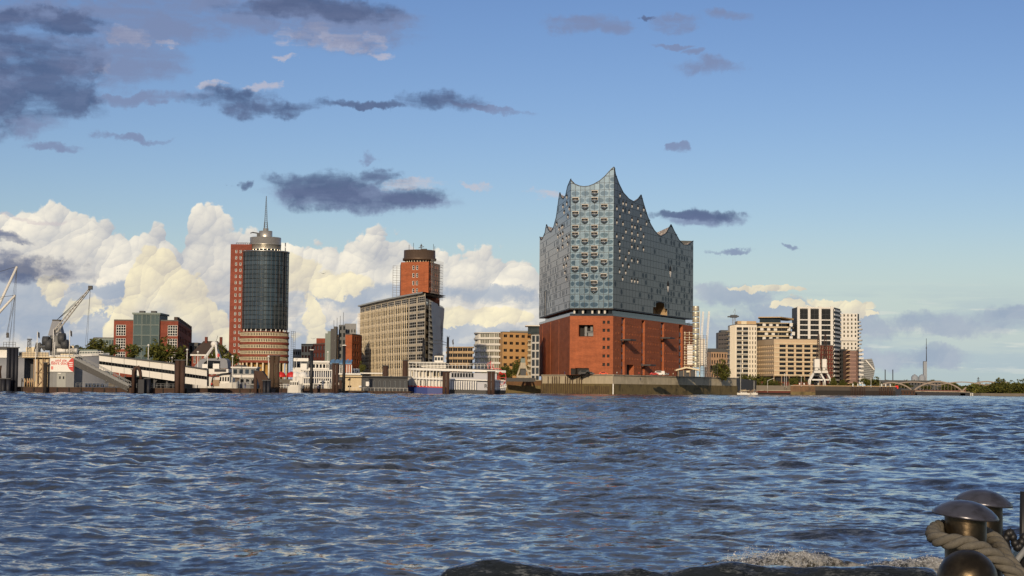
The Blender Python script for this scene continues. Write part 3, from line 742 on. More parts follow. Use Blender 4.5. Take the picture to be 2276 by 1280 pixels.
m = MB(); x0 = sx(1286, NW, SW); uw = (SW - NW).normalized(); wi = Vector((-uw.y, uw.x))     # things inside the big west opening
for xa, xb, za, zb, d in ((.35, .52, .05, .95, 3), (.60, .97, .05, .40, 2.2), (.5, .98, .36, .44, 1.4), (.75, .9, .5, .9, 3)):
    q = [NW + uw * (x0 + 7.2 * xx) + wi * d for xx in (xa, xb)]; z0_, z1_ = wz(748), wz(722); h = z1_ - z0_
    m.prism([q[0], q[1], q[1] + wi * .4, q[0] + wi * .4], z0_ + za * h, z0_ + zb * h)
m.build('terrace_interior', grey_p, hall)

# quay under the hall
def quay(name, pts, ztop, zmid, top_m, low_m, cap=None, label=None):
    q = tag(thing(name, label, 'quay wall', (*pts[0], 0)), kind='thing')
    m = MB(); n = len(pts)
    for a, b_ in zip(pts, pts[1:]):
        a = Vector(a); b_ = Vector(b_); m.quad((*a, zmid), (*b_, zmid), (*b_, ztop), (*a, ztop))
    m.build('wall', top_m, q)
    m = MB()
    for a, b_ in zip(pts, pts[1:]):
        a = Vector(a); b_ = Vector(b_); d = (b_ - a).normalized(); o_ = Vector((d.y, -d.x)) * .5
        m.quad((*(a + o_), -2), (*(b_ + o_), -2), (*(b_ + o_), zmid), (*(a + o_), zmid)); m.quad((*(a + o_), zmid), (*(b_ + o_), zmid), (*b_, zmid), (*a, zmid))
    m.build('wet_base', low_m, q)
    m = MB()
    for a, b_ in zip(pts, pts[1:]):
        a = Vector(a); b_ = Vector(b_); m.bar((*a, ztop + .1), (*b_, ztop + .1), .9, .45)
    m.build('coping', cap or concrete, q)
    return q
q0 = V2(1204, 905); q1 = V2(1362, 855); q2 = V2(1637, 985)
quay('quay_wall', [q0, q1, q2, V2(1640, 1020)], QZ - .1, HZ(853, 855, 1362), quay_stone, quay_low, label='pale concrete quay wall in front of the brick concert hall')
land('hall_ground', [q0 + Vector((.3, .3)), q1 + Vector((0, .6)), q2 + Vector((0, .6)), V2(1700, 1300), V2(1204, 1300)], QZ)
m = MB()
r_ = random.Random(9)
kw = [o for o in bpy.data.objects if o.name == 'quay_wall'][0]
uq = (q1 - q0).normalized(); nq = Vector((uq.y, -uq.x)); Lq = (q1 - q0).length
for k in range(int(Lq * .62 / 1.9)):   # timber fenders on the lit quay front
    c = q0 + uq * (1 + k * 1.9 + r_.uniform(-.2, .2)) + nq * .75; h_ = r_.choice([QZ * .55, QZ * .93, QZ * .93]); m = MB(); m.box(c.x - .22, c.x + .22, c.y - .2, c.y + .2, -1, h_)
    m.build('fender_pile', timber, kw)
for k in range(14):
    c = q0 + uq * (Lq * .64 + k * 1.5) + nq * .8; m = MB(); m.box(c.x - .18, c.x + .18, c.y - .2, c.y + .2, -1, QZ * .42); m.build('fender_pile', timber, kw)
m = MB(); c = q1 + Vector((.1, -.8)); m.box(c.x - .25, c.x + .25, c.y - .25, c.y + .25, -1, HZ(853, 855, 1362)); m.build('corner_post', white_f, kw)
# ------------------------------------------------------------------ buildings along the shore
def bldg(name, label, cat, pts, z0, z1, specs, mat, back=14, roof_mat=None, parapet=.5, group=None, roof_name='roof'):
    """pts: plan corners left to right as seen; specs: one dict of window settings (or None) for each front"""
    pts = [Vector(q) for q in pts]; t_ = thing(name, label, cat, (pts[0].x, pts[0].y, z0), group)
    m = MB()
    for (a, b_), s in zip(zip(pts, pts[1:]), specs):
        if s is None: m.quad((*a, z0), (*b_, z0), (*b_, z1), (*a, z1))
        else: facade(t_, a, b_, z0, z1, mb=m, **s)
    far = Vector((0, back)); ring = pts + [pts[-1] + far, pts[0] + far] if back else pts
    n = len(pts)
    for a, b_ in zip(ring[n - 1:], ring[n:] + [ring[0]]): m.quad((*a, z0), (*b_, z0), (*b_, z1), (*a, z1))
    m.build('wall', mat, t_)
    r_ = MB(); r_.prism([tuple(q) for q in ring], z1 + .003, z1 + parapet); r_.build(roof_name, roof_mat or roof_f, t_)
    return t_
def part_box(t_, name, mat, x0, x1, y0, y1, z0, z1): m = MB(); m.box(x0, x1, y0, y1, z0, z1); return m.build(name, mat, t_)
FM = [white_p, win_b]; FD = [dgrey, win_b]; FG = [steel, win_g]; FC = [cream_p, win_b]
LZ = 5.5
# brick office with a glazed core
D = 720; zt = HZ(713, D, 300); zg = HZ(699, D, 320)
A, B, C_ = V2(250, D), V2(294.5, D), V2(353, D); D_, E_ = V2(393, D), V2(424, 840)
off = thing('office_building', 'red brick office block with tall glazed core between two wings', 'office', (A.x, D, LZ))
m = MB()
for a, b_ in ((A, B), (C_, D_)):
    w = (b_ - a).length; hs = []
    for py0, py1 in ((746, 722), (776, 752), (806, 782)):
        z0_, z1_ = HZ(py0, D, 300), HZ(py1, D, 300); x0 = .9 if a is A else 3.1; x1 = x0 + 3.95
        hs.append((x0, x1, z0_, z1_, .3)); put('window', window_mesh(x1 - x0, z1_ - z0_, 4, 4, .16, [white_f, win_b], bar=.16), off, (a.x + x0, D + .24, z0_), 0)
    wall_holes(m, a, b_, LZ, zt, hs, backk=0)
facade(off, D_, E_, LZ, zt, 9, 5, .55, .5, mb=m, wmats=FD, nx=2)
m.quad((*E_, LZ), (A.x, 840, LZ), (A.x, 840, zt), (*E_, zt)); m.quad((A.x, 840, LZ), (*A, LZ), (*A, zt), (A.x, 840, zt)); m.build('wall', brick_red, off)
m = MB(); m.prism([A, D_, E_, (A.x, 840)], zt, zt + .5); m.build('roof', roof_f, off)
for i in range(9):                     # stepped dormers along the long side
    q = D_.lerp(E_, (i + .5) / 9); part_box(off, 'dormer', roof_d, q.x - 1.6, q.x - .2, q.y - 2.5, q.y + 2.5, zt + .5, zt + 1.9)
gx0, gx1 = B.x, C_.x; part_box(off, 'core', green_cu, gx0 + .1, gx1 - .1, D - 1.2, D + 16, LZ, zg - .1)
part_box(off, 'core_roof', green_cu, gx0 - .4, gx1 + .4, D - 1.9, D + 17, zg, zg + .7)
for px in (309, 335): x = GX(px, D); part_box(off, 'roof_vent', dgrey, x - 1, x + 1, D + 2, D + 5, zg + .7, zg + 1.6)
cw = (gx1 - gx0) / 3; rh = (zg - LZ) / 6
for i in range(3):
    for j in range(6): put('glass_panel', window_mesh(cw - .12, rh - .12, 2 if j == 5 else 1, 1, .14, [green_cu, glass_gr]), off, (gx0 + i * cw + .06, D - 1.45, LZ + j * rh + .06), 0)
bldg('glass_office', 'low grey-green glazed block behind the trees beside the brick office', 'office', [V2(205, 900), V2(252, 900)], LZ, HZ(752, 900, 230),
     [dict(cols=7, rows=5, ww=.8, wh=.6, wmats=[green_cu, glass_gr])], green_cu)
# old brick house with hipped roof
D = 690; x0, x1 = GX(425, D), GX(502, D); ze, zr = HZ(787, D, 460), HZ(757, D, 460)
hs_ = thing('brick_house', 'old brick house with steep dark hipped roof and chimneys', 'house', (x0, D, LZ))
m = MB(); facade(hs_, (x0, D), (x1, D), LZ, ze, 6, 2, .4, .6, mb=m, wmats=FM, nx=2, ny=2)
m.quad((x1, D, LZ), (x1, D + 12, LZ), (x1, D + 12, ze), (x1, D, ze)); m.quad((x0, D + 12, LZ), (x0, D, LZ), (x0, D, ze), (x0, D + 12, ze)); m.build('wall', brick_red, hs_)
m = MB(); xa, xb = x0 + 3.4, x1 - 4.5
m.add([(x0 - .4, D - .5, ze), (x1 + .4, D - .5, ze), (x1 + .4, D + 12.5, ze), (x0 - .4, D + 12.5, ze), (xa, D + 6, zr), (xb, D + 6, zr)], [(0, 1, 5, 4), (1, 2, 5), (2, 3, 4, 5), (3, 0, 4), (3, 2, 1, 0)]); m.build('roof', roof_d, hs_)
part_box(hs_, 'cornice', white_p, x0 - .5, x1 + .5, D - .62, D - .1, ze - .7, ze - .1)
for px in (451, 484): x = GX(px, D); part_box(hs_, 'chimney', brick_dark, x - .5, x + .5, D + 5, D + 6.2, zr - 2, zr + 1.6)
bldg('gabled_shed', 'small dark gabled shed left of the old brick house', 'shed', [V2(418, 740), V2(438, 740)], LZ, HZ(764, 740, 428), [dict(cols=2, rows=3, wmats=FD)], dgrey)

# round office tower with glass drum
D = 842; rad = 11.3; cy = D + rad; cx = GX(584.6, cy)
tw = thing('round_tower', 'round glass office tower with brick slab, metal crown and lattice spire', 'office tower', (cx, cy, LZ))
zz = lambda py: HZ(py, D, 590)
zg0, zg1 = zz(731), zz(559); NF = 17; fh = (zg1 - zg0) / NF; NS = 64
def arc_band(r, z0, z1, a0, a1, n, m=None):
    m = m or MB()
    for i in range(n):
        p0, p1 = [(cx + r * math.cos(a), cy + r * math.sin(a)) for a in (a0 + (a1 - a0) * i / n, a0 + (a1 - a0) * (i + 1) / n)]
        m.quad((*p0, z0), (*p1, z0), (*p1, z1), (*p0, z1))
    return m
for f in range(NF):                    # one curved ribbon of panes for each storey
    m = MB(); rr_ = random.Random(f)
    for i in range(NS):
        a0, a1 = 2 * PI * (i + .06) / NS, 2 * PI * (i + .94) / NS; r0 = rad - .02 + rr_.uniform(-.02, .02); r1 = r0 + rr_.uniform(-.015, .015)
        z0, z1 = zg0 + f * fh + .35, zg0 + (f + 1) * fh
        m.quad((cx + r0 * math.cos(a0), cy + r0 * math.sin(a0), z0), (cx + r1 * math.cos(a1), cy + r1 * math.sin(a1), z0), (cx + r1 * math.cos(a1), cy + r1 * math.sin(a1), z1), (cx + r0 * math.cos(a0), cy + r0 * math.sin(a0), z1))
    m.build('window_band', win_t, tw)
    m = MB(); m.lathe([(rad - .25, zg0 + f * fh + .02), (rad + .08, zg0 + f * fh + .02), (rad + .08, zg0 + f * fh + .33), (rad - .25, zg0 + f * fh + .33)], (cx, cy, 0), NS); m.build('floor_band', grainy('spandrel', (52, 60, 62), .1, 1, .3, metal=.5) if f == 0 else MATS['spandrel'], tw)
m = MB(); m.lathe([(0, zg1), (rad - .3, zg1), (rad - .3, zg0), (0, zg0)], (cx, cy, 0), NS); m.build('core', joint_m, tw)
m = MB()
for i in range(NS // 2):
    a = 2 * PI * i / (NS // 2); m.bar((cx + (rad + .06) * math.cos(a), cy + (rad + .06) * math.sin(a), zg0), (cx + (rad + .06) * math.cos(a), cy + (rad + .06) * math.sin(a), zg1), .14)
m.build('mullion', dgrey, tw)
m = MB(); m.lathe([(0, zg1 + .05), (rad + .35, zg1 + .05), (rad + .35, zg1 + .75), (0, zg1 + .75)], (cx, cy, 0), NS); m.build('roof_rim', steel, tw)
rd = (GX(621, D) - GX(551, D)) / 2; z2 = zz(551); z3 = zz(524)
m = MB(); m.lathe([(rd * .93, zg1 + .75), (rd * .93, z2)], (cx, cy, 0), 48); m.build('louvre_ring', win_b, tw)
for i in range(24):
    a = 2 * PI * i / 24; m = MB(); q = (cx + rd * .97 * math.cos(a), cy + rd * .97 * math.sin(a)); m.bar((*q, zg1 + .75), (*q, z2), .3); m.build('strut', alu, tw)
m = MB(); m.lathe([(rd, z2), (rd, zz(541)), (rd + .12, zz(541)), (rd + .12, zz(539)), (rd, zz(539)), (rd, z3), (0, z3)], (cx, cy, 0), 48); m.build('crown_drum', alu, tw)
rd2 = (GX(601, D) - GX(571, D)) / 2; m = MB(); m.lathe([(rd2, z3), (rd2, zz(509)), (0, zz(509))], (cx, cy, 0), 32); m.build('upper_drum', alu, tw)
m = MB(); m.lathe([(1.3, zz(509)), (1.3, zz(503)), (0, zz(503))], (cx, cy, 0), 20); m.build('spire_base', grey_p, tw)
z4, z5, z6 = zz(503), zz(488), zz(430); m = MB()
for s1, s2 in ((-1, -1), (1, -1), (1, 1), (-1, 1)):
    m.bar((cx + s1 * .8, cy + s2 * .8, z4), (cx + s1 * .6, cy + s2 * .6, z5), .22); m.bar((cx + s1 * .6, cy + s2 * .6, z5), (cx + s1 * .08, cy + s2 * .08, z6), .11)
nl = 16
for i in range(nl):
    f0, f1 = i / nl, (i + 1) / nl; w0, w1 = .72 - .62 * f0, .72 - .62 * f1; za, zb = z4 + (z6 - z4) * f0, z4 + (z6 - z4) * f1
    for s1, s2, t1, t2 in ((-1, -1, 1, -1), (1, -1, 1, 1), (1, 1, -1, 1), (-1, 1, -1, -1)):
        m.bar((cx + s1 * w0, cy + s2 * w0, za), (cx + t1 * w1, cy + t2 * w1, zb), .06); m.bar((cx + s1 * w0, cy + s2 * w0, za), (cx + t1 * w0, cy + t2 * w0, za), .06)
m.build('spire', dgrey, tw)
m = MB(); xq = GX(566, D); m.box(xq - 1.6, xq + .6, cy - 2, cy + 1, z3, z3 + 2.2); m.bar((xq - .5, cy, z3 + 2.0), (GX(549, D), cy - 2, zz(513)), .5); m.bar((GX(549, D), cy - 2, zz(513)), (GX(545, D), cy - 3, zz(515)), .4); m.build('cleaning_crane', dgrey, tw)
m = MB(); xq = GX(624, D); m.tube((xq, cy - 3, zg1), (xq, cy - 3, zz(536)), .25, n=8); m.build('mast', steel, tw)
# open storey under the drum, brick storeys below
zb1 = zz(738); zb0 = zz(806); rb = rad + .8
m = MB(); m.lathe([(rad - 1.6, zb1), (rad - 1.6, zg0)], (cx, cy, 0), 48); m.build('loggia_wall', dgrey, tw)
for i in range(28):
    a = 2 * PI * i / 28; m = MB(); q = (cx + (rad - .35) * math.cos(a), cy + (rad - .35) * math.sin(a)); m.tube((*q, zb1), (*q, zg0), .3, n=8); m.build('pillar', white_p, tw)
fb = (zb1 - zb0) / 5; m = MB(); m2 = MB()
for f in range(5):
    z0 = zb0 + f * fb
    m.lathe([(rb, z0), (rb, z0 + fb * .36), (rb - .5, z0 + fb * .36)], (cx, cy, 0), 72)
    m2.lathe([(rb - .5, z0 + fb * .36), (rb - .5, z0 + fb)], (cx, cy, 0), 72)
    if f: m.lathe([(rb - .5, z0), (rb, z0)], (cx, cy, 0), 72)
m.lathe([(rb - .5, zb1), (rb + .1, zb1), (rb + .1, zb1 + .3), (0, zb1 + .3)], (cx, cy, 0), 72)
m.build('brick_band', brick_red, tw); m2.build('inner_wall', brick_dark, tw)
for f in range(5):
    z0 = zb0 + f * fb + fb * .40
    for i in range(48):
        a = PI * (.98 + 1.04 * i / 47)
        q = (cx + (rb - .35) * math.cos(a), cy + (rb - .35) * math.sin(a), z0)
        put('window', window_mesh(1.15, fb * .54, 1, 1, .17, [cream_p, win_b if (i * 7 + f) % 9 else win_g]), tw, (q[0] + math.sin(a) * .57, q[1] - math.cos(a) * .57, z0), a + PI / 2)
m = MB(); m.lathe([(rb - 3, LZ), (rb - 3, zb0), (rb, zb0)], (cx, cy, 0), 48); m.build('ground_storey', grainy('ochre_render', (190, 150, 84), .15, .4, .8), tw)
for i in range(14):
    a = PI * (1 + i / 13); m = MB(); q = (cx + (rb - .5) * math.cos(a), cy + (rb - .5) * math.sin(a)); m.tube((*q, LZ), (*q, zb0), .42, n=10); m.build('pillar', cream_p, tw)
sl0, sl1 = GX(507, D + 6), GX(554, D + 6); zs = zz(541); m = MB()
facade(tw, (sl0, D + 6), (sl1, D + 6), LZ, zs, 4, 20, .45, .5, mb=m, wmats=[white_f, win_g], ny=2, xpad=(1.6, 0), zpad=(3, 2), fw=.16, skip=lambda c, r: c == 3)
m.quad((sl1, D + 6, LZ), (sl1, D + 24, LZ), (sl1, D + 24, zs), (sl1, D + 6, zs)); m.quad((sl0, D + 24, LZ), (sl0, D + 6, LZ), (sl0, D + 6, zs), (sl0, D + 24, zs)); m.quad((sl0, D + 6, zs), (sl1, D + 6, zs), (sl1, D + 24, zs), (sl0, D + 24, zs))
m.build('brick_slab', brick_red, tw)
m = MB(); m.bar((sl0 + 2.5, D + 7, zs + .7), (sl1, D + 7, zs + .7), .25); [m.bar((sl0 + 2.5 + i * .9, D + 7, zs), (sl0 + 2.5 + i * .9, D + 7, zs + .7), .18) for i in range(8)]; m.build('roof_railing', rust, tw)
# scaffold standing against the tower foot
def scaffold(name, label, pts, z0, z1, lift=2.0, bay=2.5, boards=True, net=None, mat=None, nodiag=False, w=.14):
    t_ = thing(name, label, 'scaffold', (*pts[0], z0)); mat = mat or alu
    for a, b_ in zip(pts, pts[1:]):
        a = Vector(a); b_ = Vector(b_); L_ = (b_ - a).length; u_ = (b_ - a) / L_; n_ = max(1, round(L_ / bay)); o_ = Vector((u_.y, -u_.x)) * 1.0
        for i in range(n_ + 1):
            q = a + u_ * L_ * i / n_; top_ = z1(q) if callable(z1) else z1
            m = MB(); m.bar((*(q + o_), z0), (*(q + o_), top_ + .8), w); m.build('upright', mat, t_)
        zt_ = max(z1(a), z1(b_)) if callable(z1) else z1
        zc = z0 + lift
        while zc < zt_:
            if callable(z1):       # stop the lift where the roof slopes below it
                fs_ = [i / 20 for i in range(21) if z1(a.lerp(b_, i / 20)) > zc]
                if not fs_: break
                pa, pb = a.lerp(b_, min(fs_)), a.lerp(b_, max(fs_))
            else: pa, pb = a, b_
            m = MB(); m.bar((*(pa + o_), zc + 1), (*(pb + o_), zc + 1), w * .7)
            m.bar((*(pa + o_ * .8), zc), (*(pb + o_ * .8), zc), .4, .08); m.build('deck_board', mat, t_); zc += lift
    return t_
scaffold('tower_scaffold', 'narrow scaffold standing at the foot of the round glass tower', [V2(641, D + 4), V2(650, D + 10)], LZ, zz(738), mat=dgrey)

# scaffolded office building with curved roof and brick tower
kA, kB = V2(798, 905), V2(943, 782); kC = V2(975, 850)
win_m = flat('matt_dark_glass', (34, 35, 36), .5, 0, 0.0)
kw_ = thing('scaffolded_offices', 'long curved office block wrapped in scaffolding with brick tower behind', 'office', (kB.x, kB.y, LZ))
mid = (kA + kB) / 2; uk = (kB - kA).normalized(); bow = Vector((uk.y, -uk.x)) * 1.4
NB_ = 10; kp = []
for i in range(NB_ + 1): f = i / NB_; kp.append(kA.lerp(kB, f) + bow * 4 * f * (1 - f))
ztopL, ztopR = HZ(682, 905, 798), HZ(652, 782, 943); zrow = 4.05
def ktop(q): f = max(0, min(1, (Vector(q[:2]) - kA).dot(uk) / (kB - kA).length)); return ztopL + (ztopR - ztopL) * (f + .22 * f * (1 - f))
m = MB(); mr = MB()
zr_ = [LZ + 5.5 + 3.62 * j for j in range(10)]
for i in range(NB_):
    a, b_ = kp[i], kp[i + 1]; w = (b_ - a).length; u_ = (b_ - a) / w; rz = math.atan2(u_.y, u_.x); inn_ = Vector((-u_.y, u_.x)); tz = min(ktop(a), ktop(b_)); hs = []
    for j, z0 in enumerate(zr_):
        z1 = z0 + 2.65
        if j >= 8:
            if j > 8: continue
            z1 = tz - 1.0
        if z1 > tz - .5: continue
        hs.append((w * .06, w * .94, z0, z1, .14))
        q = a + u_ * w * .06 + inn_ * .09; put('window', window_mesh(w * .88, z1 - z0, 4, 3 if j == 8 else 2, .16, [white_p, win_m], bar=.22, proud=.03), kw_, (q.x, q.y, z0), rz)
    wall_holes(m, a, b_, LZ, tz, hs, backk=0); m.add([(*a, tz), (*b_, tz), (*b_, ktop(b_)), (*a, ktop(a))], [(0, 1, 2, 3)])
facade(kw_, kB, kC, LZ, HZ(662, 782, 943), 3, 10, .6, .5, mb=m, wmats=FD, nx=2)
m.build('wall', grainy('weathered_cream', (200, 188, 164), .2, .5, .8, streak=.2, dirt=(150, 138, 116)), kw_)
back_ = [q + Vector((10, 40)) * .8 for q in kp]; mr = MB()
for a, b_, c, d in zip(kp, kp[1:], back_, back_[1:]):
    o_ = bow.normalized() * 1.3
    mr.quad((*(a + o_), ktop(a) + .1), (*(b_ + o_), ktop(b_) + .1), (*d, ktop(b_) + .1), (*c, ktop(a) + .1)); mr.quad((*(a + o_), ktop(a) + .75), (*(b_ + o_), ktop(b_) + .75), (*(b_ + o_), ktop(b_) + .1), (*(a + o_), ktop(a) + .1))
    mr.quad((*(a + o_), ktop(a) + .75), (*(b_ + o_), ktop(b_) + .75), (*d, ktop(b_) + .75), (*c, ktop(a) + .75))
mr.build('roof', alu, kw_)
D = 822; T0, T1, T2 = V2(888, D), V2(949.5, D - 6), V2(975, D + 14); tz0, tz1 = HZ(700, D, 920), HZ(583, D, 920); m = MB()
hs = []
for py in (596, 613, 630, 647):
    for fx in (.41, .54): x = (T1 - T0).length * fx; z0 = HZ(py + 4.5, D, 920); hs.append((x, x + 1.15, z0, z0 + 2.0, .3)); u_ = (T1 - T0).normalized(); q = T0 + u_ * x + Vector((-u_.y, u_.x)) * .25; put('window', window_mesh(1.15, 2.0, 1, 2, .18, [white_f, win_b]), kw_, (q.x, q.y, z0), math.atan2(u_.y, u_.x))
wall_holes(m, T0, T1, tz0, tz1, hs, backk=0)
facade(kw_, T1, T2, tz0, tz1, 6, 7, .6, .5, mb=m, wmats=[cream_p, win_g])
TL = V2(886, D + 22); m.quad((*TL, tz0), (*T0, tz0), (*T0, tz1), (*TL, tz1)); m.quad((*T0, tz1), (*T1, tz1), (*T2, tz1), (*TL, tz1)); m.build('brick_tower', brick_elb, kw_)
dcx = GX(929, D + 8); dr = (GX(967, D) - GX(891, D)) / 2; dz = lambda py: HZ(py, D, 929)
m = MB(); m.lathe([(dr * .80, dz(583)), (dr * .80, dz(575))], (dcx, D + 8, 0), 40); m.build('drum_glazing', win_b, kw_)
for i in range(30):
    a = 2 * PI * i / 30; m = MB(); q = (dcx + dr * .84 * math.cos(a), D + 8 + dr * .84 * math.sin(a)); m.bar((*q, dz(583)), (*q, dz(575)), .28); m.build('drum_mullion', cream_p, kw_)
m = MB(); m.lathe([(dr * .84, dz(575)), (dr, dz(577)), (dr, dz(572)), (dr * .94, dz(571)), (dr * .93, dz(554)), (dr * .87, dz(554)), (dr * .87, dz(557)), (0, dz(557))], (dcx, D + 8, 0), 48); m.build('drum', grainy('bronze_cladding', (92, 76, 62), .2, .5, .5, metal=.3, streak=.15), kw_)
part_box(kw_, 'roof_plant', dgrey, GX(930, D), GX(944, D), D + 4, D + 9, dz(557), dz(551))
for px, py in ((903, 541), (913, 537), (958, 539), (961, 544)): m = MB(); m.tube((GX(px, D), D + 8, dz(558)), (GX(px, D), D + 8, dz(py)), .11, n=6); m.build('antenna', dgrey, kw_)
m = MB(); xq = GX(931, D); m.tube((xq, D + 5, dz(556)), (xq, D + 5, dz(540)), .2, n=6); m.bar((xq - 1.2, D + 5, dz(549)), (xq + 1.3, D + 5, dz(546)), .3); m.bar((xq - .5, D + 5, dz(545)), (xq + .5, D + 5, dz(543)), .5); m.build('weather_vane', dgrey, kw_)
scaffold('front_scaffold', 'metal scaffold covering the long sunlit office front', [kp[0], kp[2], kp[4], kp[6], kp[8]], LZ, lambda q: ktop(q) - 4, lift=3.62, bay=3.1, mat=grainy('scaffold_tube', (206, 190, 158), .2, .8, .5, metal=.2), w=.17)
scaffold('side_scaffold', 'tall scaffold on the shaded end of the curved office block', [kB + Vector((.8, -.5)), kC + Vector((.8, -.5))], LZ, HZ(672, 790, 960), lift=2.4, bay=2.4, mat=grey_p)
net_m = grainy('scaffold_net', (226, 218, 204), .15, .6, .8)
sn = [o for o in bpy.data.objects if o.name == 'side_scaffold'][0]
m = MB(); a, b_ = kB + Vector((3.2, -1.0)), kC + Vector((1.9, -2.0)); nseg = 8; zn0, zn1 = LZ + 6, HZ(672, 790, 960)
for i in range(nseg):
    for j in range(6):
        def nq(f, g): q = a.lerp(b_, f); return (q.x + .5 * math.sin(9 * f + 5 * g), q.y - .4 * math.sin(7 * f + 4 * g), zn0 + (zn1 - zn0) * g)
        m.quad(nq(i / nseg, j / 6), nq((i + 1) / nseg, j / 6), nq((i + 1) / nseg, (j + 1) / 6), nq(i / nseg, (j + 1) / 6))
m.build('netting', net_m, sn)
scaffold('tower_top_scaffold', 'scaffold on the shaded side of the brick tower', [T1 + Vector((.4, -.4)), T2 + Vector((.4, -.2))], HZ(665, D, 960), tz1 + .5, lift=2.6, bay=2.0, mat=grey_p)
scaffold('hoist_scaffold', 'slim scaffold tower left of the brick tower on the roof', [V2(868, D + 14), V2(885, D + 16)], HZ(668, D, 870), HZ(590, D, 870), lift=2.3, bay=1.8, mat=grey_p, w=.18)
# buildings between the round tower and the scaffolded block
def simple(name, label, l, r, D, top, cols, rows, mat, z0=LZ, D2=None, **kw):
    s = dict(cols=cols, rows=rows, ww=.6, wh=.55, wmats=FD); s.update(kw)
    return bldg(name, label, 'building', [V2(l, D), V2(r, D2 or D)], z0, HZ(top, D, l), [s], mat)
simple('pale_block', 'grey glazed low block right of the round tower scaffold', 650, 670, 940, 778, 4, 5, grey_p)
simple('cream_block', 'cream framed building with brick infill beside grey block', 668, 696, 930, 766, 4, 4, cream_p, ww=.7, wh=.7, wmats=[cream_p, brick_red])
bs = bldg('stepped_brick_block', 'dark red brick block with stepped top floors behind the riverboats', 'building', [V2(694, 900), V2(728, 880)], LZ, HZ(766, 900, 700), [dict(cols=5, rows=5, ww=.6, wh=.6, wmats=FD)], brick_dark)
part_box(bs, 'upper_floor', brick_red, GX(703, 900), GX(727, 900), 897, 912, HZ(766, 900, 700) + .55, HZ(752, 900, 700))
fin = bldg('finned_block', 'brown office block with a row of tall dark stair shafts', 'building', [V2(722, 885), V2(768, 850)], LZ, HZ(748, 885, 730), [dict(cols=8, rows=7, ww=.55, wh=.55, wmats=[grey_p, win_b])], brown_st)
for i, (px, py) in enumerate(((728, 742), (734, 738), (741, 734), (748, 730))):
    x = GX(px, 868 - i * 6); m = MB(); m.box(x - .7, x + .7, 860 - i * 7, 866 - i * 7, LZ, HZ(py, 868, px)); m.build('stair_shaft', green_cu if i < 2 else black_p, fin)
m = MB(); facade(fin, V2(751, 846), V2(766, 842), LZ, HZ(722, 846, 755), 2, 8, .7, .6, mb=m, wmats=[grey_p, win_g]); m.build('stair_tower', grey_p, fin)
for px, py in ((740, 712), (747, 706), (754, 702), (761, 694)): m = MB(); m.tube((GX(px, 855), 855, HZ(730, 855, px)), (GX(px, 855), 855, HZ(py, 855, px)), .1, n=6); m.build('antenna', dgrey, fin)
rb_ = bldg('red_gable_block', 'bright brick gable wall beside the scaffolded office front', 'building', [V2(766, 840), V2(781, 838), V2(797, 850)], LZ, HZ(744, 840, 770), [None, dict(cols=3, rows=6, wmats=FD)], brick_elb)
m = MB(); facade(rb_, V2(764, 850), V2(790, 850), HZ(744, 840, 770) + .6, HZ(719, 850, 770), 4, 1, .4, .5, mb=m, wmats=FD, zpad=(0, 2)); m.build('attic', grey_p, rb_)
# apartment buildings between the scaffolded block and the concert hall
def banded(name, label, pts, z0, z1, rows, wall, band, glass, back=16, over=1.1, frac=.34, cat='building', cols=None, tops=None):
    """storeys of set-back glazing between projecting balcony bands, one part each"""
    pts = [Vector(q) for q in pts]; t_ = thing(name, label, cat, (*pts[0], z0)); rh = (z1 - z0) / rows; far = Vector((0, back))
    ring = pts + [pts[-1] + far, pts[0] + far]; c = sum(ring, Vector((0, 0))) / len(ring)
    def inset(q, d): v = c - q; return q + v * min(.6, d / max(v.length, .1))
    for r in range(rows):
        za = z0 + r * rh
        for a, b_ in zip(pts, pts[1:]):
            ia, ib = inset(a, over * 1.6), inset(b_, over * 1.6); L_ = (ib - ia).length; n_ = cols or max(2, round(L_ / 3.2)); u_ = (ib - ia) / L_; rz = math.atan2(u_.y, u_.x)
            for i in range(n_): q = ia + u_ * (L_ * i / n_); put('window', window_mesh(L_ / n_, rh * (1 - frac) * .98, 2, 1, .18, [wall, glass]), t_, (q.x, q.y, za + rh * frac), rz)
        m = MB(); m.prism([tuple(q) for q in ring], za + .01, za + rh * frac); m.build('balcony_band', band, t_)
    m = MB(); m.prism([tuple(inset(q, over * 2.2)) for q in ring], z0, z1 - .02); m.build('wall', wall, t_)
    m = MB(); m.prism([tuple(q) for q in ring], z1, z1 + .5); m.build('roof', band, t_)
    return t_
banded('low_flats', 'low beige flats with dark roof terrace left of the white rounded flats', [V2(990, 1010), V2(1052, 1000)], LZ, HZ(772, 1000, 1020), 6, sand_st, sand_st, win_b, over=.7)
cxw = []
for i in range(7): a = PI * (.5 + .5 * i / 6); cxw.append(V2(1052 + 14 - 14 * math.sin(PI / 2 * i / 6) if False else 1066 - 14 * math.cos(PI / 2 * i / 6), 985 - 12 * math.sin(PI / 2 * i / 6)))
banded('rounded_flats', 'white banded flats with rounded glass corner behind the paddle steamer', cxw + [V2(1112, 968)], LZ, HZ(740, 970, 1080), 8, white_p, white_p, glassmat('warm_window', (150, 146, 128), .1, .35, .5), over=.9, frac=.30, cols=None)
tan = bldg('tan_block', 'tan apartment block with paired dark windows beside the concert hall', 'building', [V2(1108, 972), V2(1116, 962), V2(1182, 975)], LZ, HZ(739, 965, 1150), [None, dict(cols=5, rows=7, ww=.62, wh=.42, wmats=[brown_st, win_b], nx=2)], grainy('tan_render', (190, 150, 100), .1, .4, .8), parapet=.4)
part_box(tan, 'penthouse', grey_p, GX(1132, 980), GX(1180, 980), 978, 990, HZ(739, 965, 1150) + .4, HZ(733, 965, 1150))
